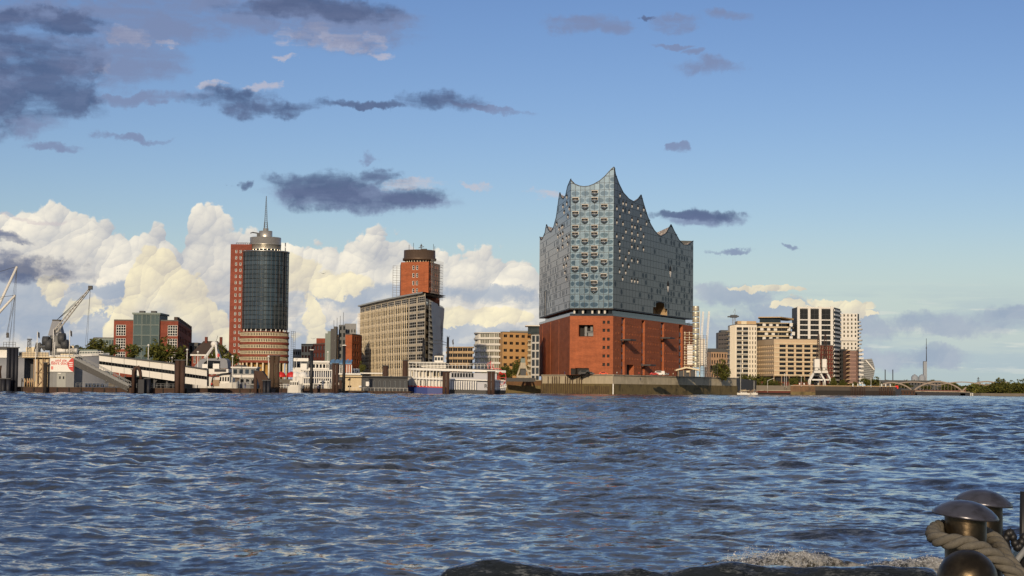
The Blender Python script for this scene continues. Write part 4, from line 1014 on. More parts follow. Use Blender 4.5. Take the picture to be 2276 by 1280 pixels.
wsl = banded('white_slim_flats', 'slim white flats with stacked balconies against the concert hall', [V2(1172, 955), V2(1184, 950)], LZ, HZ(757, 952, 1178), 8, cream_p, cream_p, win_b, back=10, over=.6, frac=.4)
gsl = bldg('grey_glass_slab', 'narrow grey glazed slab with flat canopy roof next to the concert hall', 'building', [V2(1180, 945), V2(1198, 940)], LZ, HZ(744, 942, 1190), [dict(cols=2, rows=6, ww=.8, wh=.8, wmats=FG)], white_p)
part_box(gsl, 'canopy_roof', white_p, GX(1166, 950), GX(1198, 950), 940, 956, HZ(726, 950, 1180), HZ(724, 950, 1180))
part_box(gsl, 'roof_storey', win_g, GX(1172, 950), GX(1197, 950), 944, 955, HZ(744, 942, 1190) + .5, HZ(726, 950, 1180))
quay('harbour_quay_wall', [V2(1090, 900), V2(1204, 912)], HZ(845, 900, 1150), 4.0, sheet_pile, quay_low, label='rusty sheet pile quay wall between paddle steamer and concert hall')
land('harbour_ground', [V2(1090, 901), V2(1204, 913), V2(1206, 1400), V2(1090, 1400)], HZ(845, 900, 1150))
# ------------------------------------------------------------------ trees
def crown_mesh(seed, n=260, per=9, rx=4.0, rz=3.4, leaf=.55, mi=0):
    r_ = np.random.default_rng(seed); m = MB()
    lobes = [(r_.normal(0, rx * .42), r_.normal(0, rx * .42), r_.normal(0, rz * .40), r_.uniform(.38, .62)) for _ in range(9)]
    for _ in range(n):
        lx, ly, lz, s = lobes[r_.integers(len(lobes))]; v = r_.normal(0, 1, 3); v /= np.linalg.norm(v); k = s * r_.uniform(.55, 1.05) ** .5
        c = np.array([lx + v[0] * rx * k, ly + v[1] * rx * k, lz + v[2] * rz * k])
        for _ in range(per):
            q = c + r_.normal(0, .32, 3); a = r_.normal(0, 1, 3); a /= np.linalg.norm(a); b_ = np.cross(a, r_.normal(0, 1, 3)); b_ /= np.linalg.norm(b_); h = leaf * r_.uniform(.5, 1.1)
            m.k = int(r_.integers(3)); m.add([q - a * h, q + b_ * h * .45, q + a * h, q - b_ * h * .45], [(0, 1, 2, 3)])
    return m.mesh('crown', leaf_m)
CROWNS = [crown_mesh(s) for s in (1, 2, 3, 4)]
def trunk_mesh(seed):
    r_ = random.Random(seed); m = MB(); m.path([(0, 0, -4.5), (.1, 0, -2.5), (.05, .1, -.5), (0, 0, 1.5)], [.32, .26, .2, .08], 8)
    for i in range(6): a = r_.uniform(0, 2 * PI); m.path([(0, 0, -2.4 + i * .5), (math.cos(a) * 1.2, math.sin(a) * 1.2, -1 + i * .5), (math.cos(a) * 2.3, math.sin(a) * 2.3, .2 + i * .5)], [.14, .10, .04], 6)
    return m.mesh('trunk', bark)
TRUNKS = [trunk_mesh(s) for s in (1, 2)]
TN = [0]
def tree(px, D, ytop, ybot, wpx, label, group, ybase=None):
    """a tree whose crown spans the given photo rows at depth D"""
    k = D / 3950; h = (ybot - ytop) * k; w = wpx * k; zc = HZ((ytop + ybot) / 2, D, px); x = GX(px, D); i = TN[0]; TN[0] += 1
    zb = zc - h * .5 - 1.5
    t_ = thing('tree', label, 'tree', (x, D, zb), group)
    for nm, me in (('crown', CROWNS[i % 4]), ('trunk', TRUNKS[i % 2])):
        o = put(nm, me, t_, (x, D, zc)); o.scale = (w / 8.6, w / 8.6, h / 7.6); o.rotation_euler = (0, 0, i * 2.1)
        if nm == 'trunk': o.scale = (w / 10, w / 10, (zc - zb) / 4.5)
    return t_
GT = 'trees along the left shore'
tree(208, 640, 757, 796, 62, 'broad green tree left of the brick office behind the cargo ship', GT)
tree(240, 660, 764, 800, 40, 'small green tree at the left corner of the brick office', GT)
tree(348, 650, 757, 812, 78, 'large green tree in front of the glazed core of the brick office', GT)
tree(404, 655, 780, 822, 38, 'slim green tree at the right corner of the brick office', GT)
tree(490, 640, 772, 822, 52, 'dark green tree between the old brick house and round tower', GT)
tree(292, 655, 780, 805, 30, 'low bush-like tree behind the white gangway roof', GT)
tree(803, 700, 806, 832, 16, 'tiny tree at the foot of the scaffolded front', GT)
tree(1118, 905, 812, 846, 44, 'dark tree behind the stern of the paddle steamer', GT)
tree(1150, 912, 804, 840, 40, 'dark green tree behind the small grey crane', GT)
tree(1090, 915, 820, 845, 34, 'low dark tree right behind the steamer deck', GT)

# ------------------------------------------------------------------ pontoons and piles
def X(px, D): return GX(px, D)
def pontoon(name, label, l, r, D, deep, ztop, mat=None):
    t_ = thing(name, label, 'pontoon', (X(l, D), D, 0)); x0, x1 = X(l, D), X(r, D)
    m = MB(); m.box(x0, x1, D, D + deep, -1, ztop - .3); m.build('hull', mat or rust, t_)
    m = MB(); m.box(x0 - .15, x1 + .15, D - .15, D + deep, ztop - .297, ztop); m.build('deck', timber, t_)
    n = int((x1 - x0) / 3)
    for i in range(n + 1): x = x0 + (x1 - x0) * i / n; m = MB(); m.box(x - .16, x + .16, D - .32, D - .02, -.6, ztop - .1); m.build('fender', darkwood, t_)
    return t_
PD = 462; PZ = 1.45
pontoon('landing_pontoon', 'long dark landing pontoon under the banner building', -160, 415, PD, 14, PZ)
pontoon('landing_pontoon', 'dark timber pontoon in front of the white motor yacht', 418, 602, PD + 60, 10, 1.5)
pontoon('landing_pontoon', 'low brown pontoon with railings before the riverboats', 604, 752, 600, 12, 1.6)
pontoon('landing_pontoon', 'flat pontoon carrying the grey floating shed', 748, 912, 622, 16, .95)
def pile(name, label, l, r, D, ytop, mat, ntube=2, cap=None, group=None):
    x0, x1 = X(l, D), X(r, D); z = HZ(ytop, D, l); t_ = thing(name, label, 'mooring pile', (x0, D, -2), group); rr_ = (x1 - x0) / (2 * ntube)
    for i in range(ntube): m = MB(); m.tube((x0 + rr_ * (2 * i + 1), D + rr_, -2), (x0 + rr_ * (2 * i + 1), D + rr_, z), rr_ * .98, n=14); m.build('tube', mat, t_)
    m = MB(); m.box(x0 - .15, x1 + .15, D - .1, D + rr_ * 2.2, z + .004, z + .22); m.build('cap', cap or dgrey, t_)
    return t_
GP = 'mooring piles on the left shore'
blue_blk = grainy('tarred_steel', (28, 30, 38), .35, .8, .6, streak=.3)
dp = pile('mooring_pile', 'wide dark blue pile cluster with railed top left of the banner', 12, 38, PD - 3, 773, blue_blk, 3, group=GP)
m = MB(); x0, x1, zt = X(12, PD), X(39, PD), HZ(773, PD, 20)
for x in np.linspace(x0, x1, 5): m.bar((x, PD - 2.8, zt + .2), (x, PD - 2.8, zt + 1.4), .08)
for z in (.8, 1.4): m.bar((x0, PD - 2.8, zt + z), (x1, PD - 2.8, zt + z), .08)
m.build('railing', dgrey, dp)
pile('mooring_pile', 'low black pile block at the left picture edge', -22, 22, PD - 6, 842, blue_blk, 4, group=GP)
pile('mooring_pile', 'slim dark post before the beige lattice tower', 95, 103.5, PD - 2, 807, darkwood, 1, group=GP)
pile('mooring_pile', 'tall brown pile pair crossing the white gangway', 387, 410, PD - 3, 801, rust, 2, group=GP)
pile('mooring_pile', 'blue-black pile at the foot of the gangway', 316, 333, PD - 4, 842, blue_blk, 2, group=GP)
pile('mooring_pile', 'brown pile left of the blue-black gangway pile', 291, 302, PD - 4, 822, rust, 1, group=GP)
pile('mooring_pile', 'tall dark pile pair in front of the round tower', 598, 620, 560, 791, timber, 2, group=GP)
pile('mooring_pile', 'slim brown pile beside the grey ferry', 563, 571, 520, 824, rust, 1, group=GP)
pile('mooring_pile', 'black round pile right of the grey ferry', 583, 600, 518, 846, blue_blk, 2, group=GP)
pile('mooring_pile', 'black striped pile behind the white riverboat', 688, 695, 590, 778, black_p, 1, cap=white_f, group=GP)
pile('mooring_pile', 'black pile with white cap beside the brick gable', 760, 767, 590, 768, black_p, 1, cap=white_f, group=GP)
pile('mooring_pile', 'dark brown pile pair under the blue deck roof', 737, 752, 588, 808, rust, 2, group=GP)
pile('mooring_pile', 'short brown pile behind the floating shed', 850, 862, 648, 813, rust, 1, group=GP)
pile('mooring_pile', 'dark pile at the bow of the paddle steamer', 893, 906, 650, 801, rust, 1, group=GP)
pile('mooring_pile', 'brown pile pair amidships of the paddle steamer', 983, 999, 630, 826, rust, 2, group=GP)
pile('mooring_pile', 'brown pile pair at the stern of the paddle steamer', 1083, 1100, 630, 826, rust, 2, group=GP)
pile('mooring_pile', 'slim brown pile just left of the floating shed', 753, 760, 612, 845, rust, 1, group=GP)
def arch(l, r, yt, label):             # bent fender arms beside the gangway
    t_ = thing('fender_arch', label, 'fender', (X(l, PD), PD - 5, 0)); zt = HZ(yt, PD, l)
    pts = [(X(l, PD), PD - 5, .2), (X(l, PD), PD - 5, zt - 1.6), (X(l + 4, PD), PD - 5, zt - .3), (X(l + 10, PD), PD - 5, zt), (X(r - 2, PD), PD - 5, zt - 1.4), (X(r, PD), PD - 5, zt - 3.5)]
    m = MB(); m.path(pts, .42, 8); m.build('arm', rust, t_); m = MB(); m.box(X(r, PD) - .6, X(r, PD) + .9, PD - 5.6, PD - 4.4, -1, zt - 3.3); m.build('post', blue_blk, t_)
arch(305, 322, 815, 'bent rusty fender arm beside the gangway foot'); arch(2, 12, 814, 'bent rusty fender arm at the left picture edge')
# building with banner on the pontoon
bz = lambda py: HZ(py, PD, 110)
ph = thing('pontoon_house', 'grey pontoon building with railed upper deck and beige lattice tower', 'building', (X(72, PD), PD, PZ))
facade(ph, (X(109, PD), PD), (X(164, PD), PD), PZ, bz(793), 3, 1, .30, .001, mat=grey_p, skip=lambda c, r: True)
part_box(ph, 'body', grey_p, X(109, PD), X(164, PD), PD + .02, PD + 9, PZ, bz(793) - .02)
part_box(ph, 'double_door', grainy('door_paint', (150, 152, 146), .1, 1, .6), X(126, PD), X(146, PD), PD - .12, PD - .004, PZ, bz(828))
for px in (131.5, 139.5): part_box(ph, 'door_window', win_b, X(px, PD), X(px + 3, PD), PD - .16, PD - .124, bz(842), bz(836))
part_box(ph, 'lamp_box', white_f, X(129, PD), X(136, PD), PD - .3, PD - .13, bz(830.5), bz(828.5))
part_box(ph, 'upper_deck', beige_r, X(40, PD), X(166, PD), PD - .5, PD + 9, bz(795), bz(792.5))
part_box(ph, 'deck_panel', beige_r, X(42, PD), X(108, PD), PD - .55, PD - .45, bz(792), bz(783.5))
m = MB()
for px in np.linspace(42, 166, 20): m.bar((X(px, PD), PD - .62, bz(793)), (X(px, PD), PD - .62, bz(782.5)), .07)
for py in (782.5, 786, 789.5): m.bar((X(42, PD), PD - .62, bz(py)), (X(167, PD), PD - .62, bz(py)), .07)
m.build('railing', grey_p, ph)
part_box(ph, 'tower_wall', beige_r, X(73, PD), X(108, PD), PD + 1, PD + 7, PZ, bz(795.2)); m = MB()
for px in (73, 81, 92, 96, 105): m.bar((X(px, PD), PD + .8, PZ), (X(px, PD), PD + .8, bz(796)), .28)
for a, b_, c, d in ((81, 858, 92, 846), (92, 846, 81, 830), (81, 830, 92, 815), (92, 815, 81, 800), (73, 828, 108, 828), (73, 797, 108, 797)): m.bar((X(a, PD), PD + .75, bz(b_)), (X(c, PD), PD + .75, bz(d)), .2)
m.build('lattice', brown_st, ph)
part_box(ph, 'dark_bay', dgrey, X(41, PD), X(73, PD), PD + 5, PD + 8, PZ, bz(796))
m = MB()
for px in (46, 52, 58, 63, 68): m.tube((X(px, PD), PD + 1, PZ), (X(px, PD), PD + 1, PZ + 2.2), .14, n=6); m.bar((X(px, PD), PD + 1, PZ + 2.2), (X(px + 3, PD), PD + 1, PZ + 1.2), .14)
m.build('deck_fittings', sand_st, ph)
bn = thing('banner', 'white banner with red lettering and red disc on the pontoon building', 'banner', (X(111, PD), PD - .2, bz(826)))
bx0, bx1, bz0, bz1 = X(110.5, PD), X(163, PD), bz(826), bz(793.5)
part_box(bn, 'sheet', white_f, bx0, bx1, PD - .32, PD - .2, bz0, bz1)
def lettering(body, x, y, z, h, mat, parent, name='lettering'):
    c = bpy.data.curves.new('txt', 'FONT'); c.body = body; c.size = h; c.offset = h * .02; o = bpy.data.objects.new('txt', c); COL.objects.link(o)
    dg = bpy.context.evaluated_depsgraph_get(); me = bpy.data.meshes.new_from_object(o.evaluated_get(dg)); bpy.data.objects.remove(o)
    for v in me.vertices: v.co = (v.co.x, 0, v.co.y)
    me.materials.clear(); me.materials.append(mat); return put(name, me, parent, (x, y, z))
lettering('... und sie', bx0 + .3, PD - .33, bz(803.5), 1.05, red_p, bn); lettering('fährt doch!', bx0 + .3, PD - .33, bz(810), 1.12, red_p, bn)
m = MB(); m.poly([(x, PD - .335, z) for x, z in [(bx1, bz0), (bx1, bz1)] + [(bx1 - 1.55 * math.sin(PI * i / 12) ** .7 , bz1 - (bz1 - bz0) * i / 12) for i in range(1, 12)]][::1]); m.build('red_disc', red_p, bn)
m = MB()
for z in (805, 809, 813): m.box(bx1 - 1.25, bx1 - .25, PD - .36, PD - .34, bz(z + 1.2), bz(z - .6))
m.build('disc_lines', white_f, bn)
m = MB(); m.box(bx0 + .3, bx0 + .85, PD - .345, PD - .325, bz(821), bz(814)); m.build('crest', flat('faded_red', (206, 120, 112)), bn)
for px, yt, fl in ((83, 737, 0), (118.5, 731, 0), (155, 733, 1), (80, 776, 2), (122, 760, 2)):
    t_ = thing('flagpole', ['white flagpole with dark furled flag above the banner building', 'white flagpole beside the ship crane pedestal', 'white flagpole with small dark flag right of the banner', 'white pole before the beige lattice tower', 'short white pole on the upper deck'][[83, 118.5, 155, 80, 122].index(px)], 'flagpole', (X(px, PD), PD - 1.2, PZ))
    m = MB(); m.tube((X(px, PD), PD - 1.2, bz(848) if fl == 2 and px == 80 else bz(793)), (X(px, PD), PD - 1.2, bz(yt)), .13, .09, 6); m.build('pole', white_f, t_)
    if fl < 2: m = MB(); x = X(px, PD) + .1; m.add([(x, PD - 1.2, bz(yt + 1)), (x + .45, PD - 1.1, bz(yt + 3)), (x + .55, PD - 1.3, bz(yt + 16)), (x + .1, PD - 1.2, bz(yt + 13))], [(0, 1, 2, 3)]); m.build('flag', black_p, t_)
# stair gangway
def gang(px0, y0, px1, y1, D): return P(px0, y0, D), P(px1, y1, D)
g = thing('gangway_stair', 'dark sloping gangway with pale handrail right of the banner', 'gangway', (X(165, PD), PD, PZ))
a, b_ = gang(166, 797, 288, 862, PD + 1)
m = MB(); m.bar(a + Vector((0, 0, -1.0)), b_ + Vector((0, 0, -.2)), 2.6, 1.5); m.build('deck', black_p, g)
m = MB()
for dy in (-1.4, 1.4):
    o_ = Vector((0, dy, 0)); m.bar(a + o_ + Vector((0, 0, .2)), b_ + o_ + Vector((0, 0, .6)), .16, .5); m.bar(a + o_ + Vector((0, 0, 1.35)), b_ + o_ + Vector((0, 0, 1.6)), .14)
    for i in range(13): q = a.lerp(b_, i / 12) + o_; m.bar(q, q + Vector((0, 0, 1.5)), .09)
m.build('handrail', grey_p, g)
# covered white footbridge
cb = thing('covered_footbridge', 'white covered footbridge sloping down to the pontoon', 'footbridge', (X(220, 500), 500, 3))
def bridge_seg(pl, yl0, yl1, pr, yr0, yr1, D0, D1, n):
    for s in (0, 1):
        pass
    TL, BL, TR, BR = P(pl, yl0, D0), P(pl, yl1, D0), P(pr, yr0, D1), P(pr, yr1, D1); back = Vector((0, 3.2, 0))
    def L(f, g): return (BL.lerp(BR, f)).lerp(TL.lerp(TR, f), g)
    for g0, g1, nm in ((.0, .40, 'lower_panel'), (.62, 1.0, 'upper_panel')):
        for i in range(n):
            f0, f1 = i / n, (i + 1) / n; m = MB(); q = [L(f0 + .002, g0), L(f1 - .002, g0), L(f1 - .002, g1), L(f0 + .002, g1)]
            m.add(q + [v + Vector((0, .25, 0)) for v in q], [(0, 1, 2, 3), (7, 6, 5, 4), (0, 4, 5, 1), (3, 2, 6, 7), (0, 3, 7, 4), (1, 5, 6, 2)]); m.build(nm, white_p, cb)
    m = MB(); q = [L(0, .38), L(1, .38), L(1, .64), L(0, .64)]; m.poly([v + Vector((0, .5, 0)) for v in q]); m.build('window_strip', win_b, cb)
    m = MB()
    for i in range(n * 4 + 1): m.bar(L(i / (n * 4), .40) + Vector((0, .1, 0)), L(i / (n * 4), .62) + Vector((0, .1, 0)), .10)
    m.build('mullion', dgrey, cb)
    m = MB(); q = [L(0, 1.0), L(1, 1.0)]; m.add([q[0] + Vector((0, -.4, .05)), q[1] + Vector((0, -.4, .05)), q[1] + back + Vector((0, 0, .05)), q[0] + back + Vector((0, 0, .05)), q[0] + Vector((0, -.4, .4)), q[1] + Vector((0, -.4, .4)), q[1] + back + Vector((0, 0, .4)), q[0] + back + Vector((0, 0, .4))],
        [(0, 1, 5, 4), (4, 5, 6, 7), (1, 2, 6, 5), (3, 0, 4, 7), (3, 2, 1, 0)]); m.build('roof', dgrey, cb)
    m = MB(); m.add([L(0, 0), L(1, 0), L(1, 0) + back, L(0, 0) + back, L(0, 1) + back, L(1, 1) + back], [(0, 1, 2, 3), (3, 2, 5, 4)]); m.build('floor', dgrey, cb)
bridge_seg(220, 790, 822, 388, 810, 847, 500, 500, 6); bridge_seg(409, 815, 852, 460, 823, 858, 500, 498, 2)
sp_ = thing('bridge_support', 'dark trestle under the lower end of the white footbridge', 'support', (X(300, 498), 498, 1))
for px in (232, 262, 340, 368): m = MB(); m.bar((X(px, 500), 502, 0), (X(px, 500), 502, HZ(834, 500, px)), .5); m.bar((X(px, 500), 502, HZ(850, 500, px)), (X(px + 14, 500), 502, HZ(834, 500, px)), .3); m.build('trestle', dgrey, sp_)

# ------------------------------------------------------------------ cargo ship behind the pontoon
SD = 560; sz = lambda py: HZ(py, SD, 100)
ship = thing('cargo_ship', 'pale grey cargo ship with derricks moored behind the pontoon', 'ship', (X(100, SD), SD, 0))
hull_g = grainy('ship_grey_shaded', (122, 125, 130), .08, .3, .6, streak=.12)  # the ship's grey, darkened to hold cloud shade in the colour
sec = []
for f, hw, zt in ((-420, 9, 790), (-200, 9.5, 792), (60, 9.5, 791), (150, 8, 788), (195, 5.2, 785), (216, 2.4, 783), (226, .15, 782)):
    x = X(f, SD); z1 = sz(zt); sec.append([(x, SD + 9.5 + s * hw * w, z) for s in (-1,) for w, z in ((.75 if f > 100 else .95, -1), (.88, z1 * .45), (1, z1))] + [(x, SD + 9.5 + hw * w, z) for w, z in ((1, z1), (.88, z1 * .45), (.75, -1))])
vs = [v for s_ in sec for v in s_]; fs = [(i * 6 + j, (i + 1) * 6 + j, (i + 1) * 6 + j + 1, i * 6 + j + 1) for i in range(len(sec) - 1) for j in range(5)]
m = MB(); m.add(vs, fs, True); m.build('hull', hull_g, ship)
m = MB()
for i in range(len(sec) - 1): m.bar(Vector(sec[i][2]) + Vector((0, -.1, -.3)), Vector(sec[i + 1][2]) + Vector((0, -.1, -.3)), .25, .7)
m.build('sheer_strake', white_f, ship)
m = MB()
for px in range(166, 224, 6): m.bar((X(px, SD), SD + 5, sz(788)), (X(px, SD), SD + 5, sz(780)), .1)
m.bar((X(166, SD), SD + 5, sz(780)), (X(220, SD), SD + 5, sz(779)), .12); m.bar((X(166, SD), SD + 5, sz(784)), (X(220, SD), SD + 5, sz(783)), .1); m.build('bow_railing', white_f, ship)
part_box(ship, 'deckhouse', white_p, X(-60, SD), X(12, SD), SD + 3, SD + 14, sz(792), sz(776)); part_box(ship, 'deckhouse_roof', dgrey, X(-62, SD), X(9, SD), SD + 2, SD + 14, sz(776), sz(771))
part_box(ship, 'hatch_house', cream_p, X(123, SD), X(153, SD), SD + 5, SD + 12, sz(790), sz(767)); part_box(ship, 'hatch_house', cream_p, X(44, SD), X(66, SD), SD + 6, SD + 12, sz(790), sz(771))
part_box(ship, 'foredeck_house', green_cu, X(155, SD), X(205, SD), SD + 6, SD + 11, sz(788), sz(775))
for px in (128, 147, 152): x = X(px, SD); m = MB(); m.tube((x - 1.4, SD + 4, sz(778)), (x + 1.6, SD + 4, sz(778)), .75, n=12); m.build('life_raft', white_f, ship)
def deck_crane(px, label_w):
    x = X(px, SD)
    m = MB(); m.add([(x + sx_ * w, SD + 6 + sy_ * w, z) for w, z in ((2.2, sz(745)), (1.2, sz(712))) for sx_, sy_ in ((-1, -1), (1, -1), (1, 1), (-1, 1))], [(0, 1, 5, 4), (1, 2, 6, 5), (2, 3, 7, 6), (3, 0, 4, 7), (4, 5, 6, 7)]); m.build('crane_post', hull_g, ship)
    part_box(ship, 'crane_head', black_p, x - 1.2, x + 1.2, SD + 4.8, SD + 7.2, sz(712), sz(708.5))
    part_box(ship, 'crane_platform', dgrey, x - 5.0, x + 5.2, SD + 3, SD + 10, sz(772), sz(768))
    m = MB(); m.tube((x, SD + 6, sz(790)), (x, SD + 6, sz(745)), 2.0, n=14); m.build('crane_column', grey_p, ship)
    for ox, oz, r_ in ((-2.6, 757, 1.5), (2.4, 751, 1.7), (3.4, 764, 1.5), (-1.5, 765, 1.9)): m = MB(); m.tube((x + ox - 1, SD + 3.4, sz(oz)), (x + ox + 1, SD + 3.4, sz(oz)), r_, n=12); m.build('winch', dgrey, ship)
    m = MB(); m.bar((x - 5.6, SD + 4, sz(782)), (x - 5.0, SD + 4, sz(762)), 1.6); m.bar((x - 5, SD + 4, sz(762)), (x - 3, SD + 4, sz(778)), .8); m.build('ventilator', dgrey, ship)
    # lattice boom
    a = P(px + 10, 738, SD + 4); b_ = P(201, 640, SD - 8); m = MB(); d = (b_ - a).normalized(); s1 = d.cross(Vector((0, 1, 0))).normalized() * .42; s2 = Vector((0, .42, 0)); n = 14
    for o_ in (s1 + s2, s1 - s2, -s1 + s2, -s1 - s2): m.bar(a + o_ * 1.3, b_ + o_ * .5, .17)
    for i in range(n):
        for q0, q1 in ((s1 + s2, -s1 + s2), (-s1 - s2, s1 - s2), (s1 + s2, s1 - s2)):
            k0, k1 = 1.3 - .8 * i / n, 1.3 - .8 * (i + 1) / n; m.bar(a.lerp(b_, i / n) + q0 * k0, a.lerp(b_, (i + 1) / n) + q1 * k1, .09)
    m.build('crane_boom', white_p, ship)
    top = Vector((x, SD + 6, sz(709))); m = MB()
    for f in (1.0, .80, .62): m.bar(top, a.lerp(b_, f), .09)
    m.bar(b_, (b_.x - 1.2, b_.y, sz(770)), .07); m.bar(b_, (b_.x - .6, b_.y, sz(770)), .07); m.build('crane_cable', cable_m, ship)
    part_box(ship, 'boom_head', black_p, b_.x - .6, b_.x + .6, b_.y - .6, b_.y + .6, b_.z - .5, b_.z + .7)
deck_crane(112, '')
for i, (a, b_, r_) in enumerate((((-60, 800), (38, 592), .38), ((-40, 735), (34, 656), .36))):
    p0, p1 = P(*a, SD + 4), P(*b_, SD + 2); m = MB(); m.tube(p0, p1, r_ * 1.5, r_, 10); m.build('derrick', white_p, ship)
    m = MB(); m.bar(p1, P(b_[0] - 60, b_[1] + 18 - 10 * i, SD), .12)
    m.bar(p1, (p1.x - .5, p1.y, sz(772)), .07); m.bar(p1, (p1.x - 1.8, p1.y, sz(772)), .07); m.bar(p1, (p1.x - 2.6, p1.y, sz(745)), .07); m.build('rigging', cable_m, ship)
m = MB(); q = P(17, 745, SD); m.box(q.x - .35, q.x + .35, q.y - .3, q.y + .3, q.z - .8, q.z + .8); m.bar(q, P(32, 660, SD + 2), .07); m.build('cargo_hook', black_p, ship)
for px in (48.5, 55):
    pass
m = MB()
for px in (47, 51, 55.5): m.bar((X(px, SD), SD + 6, sz(785)), (X(51 + (px - 51) * .7, SD), SD + 6, sz(752)), .22)
for py in (776, 768, 760): m.bar((X(47, SD), SD + 6, sz(py)), (X(55.5, SD), SD + 6, sz(py - 6)), .14)
m.box(X(46.5, SD), X(56.5, SD), SD + 5.5, SD + 6.5, sz(754), sz(752)); m.build('signal_mast', dgrey, ship)
# ------------------------------------------------------------------ boats
def hull(t_, x0, x1, y0, w, z1, mat, bow=.25, rake=1.0, name='hull', z0=-.5, flip=False):
    m = MB(); L_ = x1 - x0; prof = [(0, .75), (.1, .95), (.5, 1), (1 - bow, .92), (1 - bow * .4, .55), (1, .04)]
    vs = []
    for f, k in prof:
        g_ = 1 - f if flip else f; x = x0 + L_ * g_; sh = z1 + (rake if f > .9 else rake * .35 if f > .7 else 0)
        vs += [(x - (0 if f < 1 else (-.6 if flip else .6)), y0 - w / 2 * k * .8, z0), (x, y0 - w / 2 * k, sh), (x, y0 + w / 2 * k, sh), (x, y0 + w / 2 * k * .8, z0)]
    n = len(prof); fs = [(i * 4 + j, (i + 1) * 4 + j, (i + 1) * 4 + j + 1, i * 4 + j + 1) for i in range(n - 1) for j in range(3)] + [(0, 1, 2, 3)]
    m.add(vs, fs); return m.build(name, mat, t_)
def cabin(t_, x0, x1, y0, y1, z0, z1, mat, n, wmats, wh=.5, name='cabin', zpad=(0, 0), ww=.75):
    m = MB(); facade(t_, (x0, y0), (x1, y0), z0, z1, n, 1, ww, wh, mb=m, wmats=wmats, depth=.12, fw=.06, zpad=zpad)
    m.quad((x1, y0, z0), (x1, y1, z0), (x1, y1, z1), (x1, y0, z1)); m.quad((x0, y1, z0), (x0, y0, z0), (x0, y0, z1), (x0, y1, z1)); m.quad((x0, y0, z1), (x1, y0, z1), (x1, y1, z1), (x0, y1, z1)); m.build(name, mat, t_)
# motor yacht with radar arch
BD = 545; yz = lambda py: HZ(py, BD, 480)
ya = thing('motor_yacht', 'white motor yacht with tall triangular mast behind the pontoon', 'yacht', (X(480, BD), BD, 0))
hull(ya, X(420, BD), X(512, BD), BD + 6, 8, yz(838), white_p, flip=True)
xs_ = [X(p_, BD) for p_ in (429, 441, 448, 455, 490, 499, 503, 504)]; m = MB()
prof = [(428, 815), (440, 801), (447, 797), (495, 796), (501, 800), (503, 812), (503, 818), (486, 818), (486, 802), (456, 801), (450, 806), (446, 818)]
pr = [(X(a, BD), yz(b_)) for a, b_ in prof]; n = len(pr)
m.add([(x, BD + 2, z) for x, z in pr] + [(x, BD + 9, z) for x, z in pr], [tuple(range(n))[::-1], tuple(range(n, 2 * n))] + [(i, (i + 1) % n, n + (i + 1) % n, n + i) for i in range(n)]); m.build('superstructure', hull_g, ya)
part_box(ya, 'upper_window', win_b, X(448, BD), X(487, BD), BD + 2.6, BD + 8, yz(820), yz(801.5))
part_box(ya, 'deck_band', white_p, X(426, BD), X(505, BD), BD + 1.6, BD + 9.2, yz(831), yz(819.5)); part_box(ya, 'lower_window', blue_blk, X(474, BD), X(500, BD), BD + 1.45, BD + 1.6, yz(826), yz(820))
part_box(ya, 'screen', white_f, X(446, BD), X(457, BD), BD + 1.9, BD + 2.3, yz(818), yz(809)); part_box(ya, 'screen', white_f, X(470, BD), X(484, BD), BD + 1.9, BD + 2.3, yz(819), yz(808))
apex = P(479, 763, BD + 5)
for a in ((455, 796, 2), (482, 796, 1), (490, 796, 8)): q = P(a[0], a[1], BD + a[2]); m = MB(); m.bar(q, apex, .55); m.build('mast_leg', white_f, ya)
m = MB(); m.lathe([(0, -.9), (1.0, -.6), (1.1, 0), (.8, .7), (0, .9)], (apex.x - .4, apex.y, apex.z - .2), 12); m.build('radar_dome', white_f, ya)
part_box(ya, 'mast_platform', black_p, apex.x - 1.3, apex.x + 1.3, apex.y - 1, apex.y + 1, apex.z - 1.35, apex.z - 1.1)
m = MB(); m.tube(apex, apex + Vector((.7, 0, 2.4)), .06, n=5); m.build('aerial', dgrey, ya)
part_box(ya, 'red_marker', red_p, X(480.5, BD), X(485, BD), BD + .9, BD + 1.3, yz(793), yz(786))
# grey passenger ferry
FD_ = 530; fz = lambda py: HZ(py, FD_, 540)
fe = thing('passenger_ferry', 'grey two-deck ferry with dark window band behind the pontoon', 'ferry', (X(540, FD_), FD_, 0))
hull(fe, X(500, FD_), X(572, FD_), FD_ + 5, 8, fz(850), hull_g)
cabin(fe, X(514, FD_), X(567, FD_), FD_ + 1.2, FD_ + 9, fz(833), fz(818), grey_p, 4, [white_p, win_t], .78, 'upper_cabin'); part_box(fe, 'roof', white_p, X(511, FD_), X(570, FD_), FD_ + .8, FD_ + 9.4, fz(818), fz(815))
part_box(fe, 'roof_shade', black_p, X(519, FD_), X(540, FD_), FD_ + 2, FD_ + 7, fz(815), fz(811))
part_box(fe, 'deck_band', white_p, X(514, FD_), X(568, FD_), FD_ + .9, FD_ + 9.2, fz(839), fz(833.2)); cabin(fe, X(530, FD_), X(567, FD_), FD_ + 1.3, FD_ + 9, fz(856), fz(839), grey_p, 3, [white_p, win_b], .7, 'lower_cabin')
sm = thing('harbour_launch', 'small white launch with brown hood in front of the motor yacht', 'boat', (X(485, 525), 525, 0))
hull(sm, X(470, 525), X(528, 525), 528, 4, HZ(852, 525, 500), white_p); cabin(sm, X(485, 525), X(508, 525), 526.6, 530, HZ(853, 525, 490), HZ(832, 525, 490), white_p, 4, [white_p, win_b], .5)
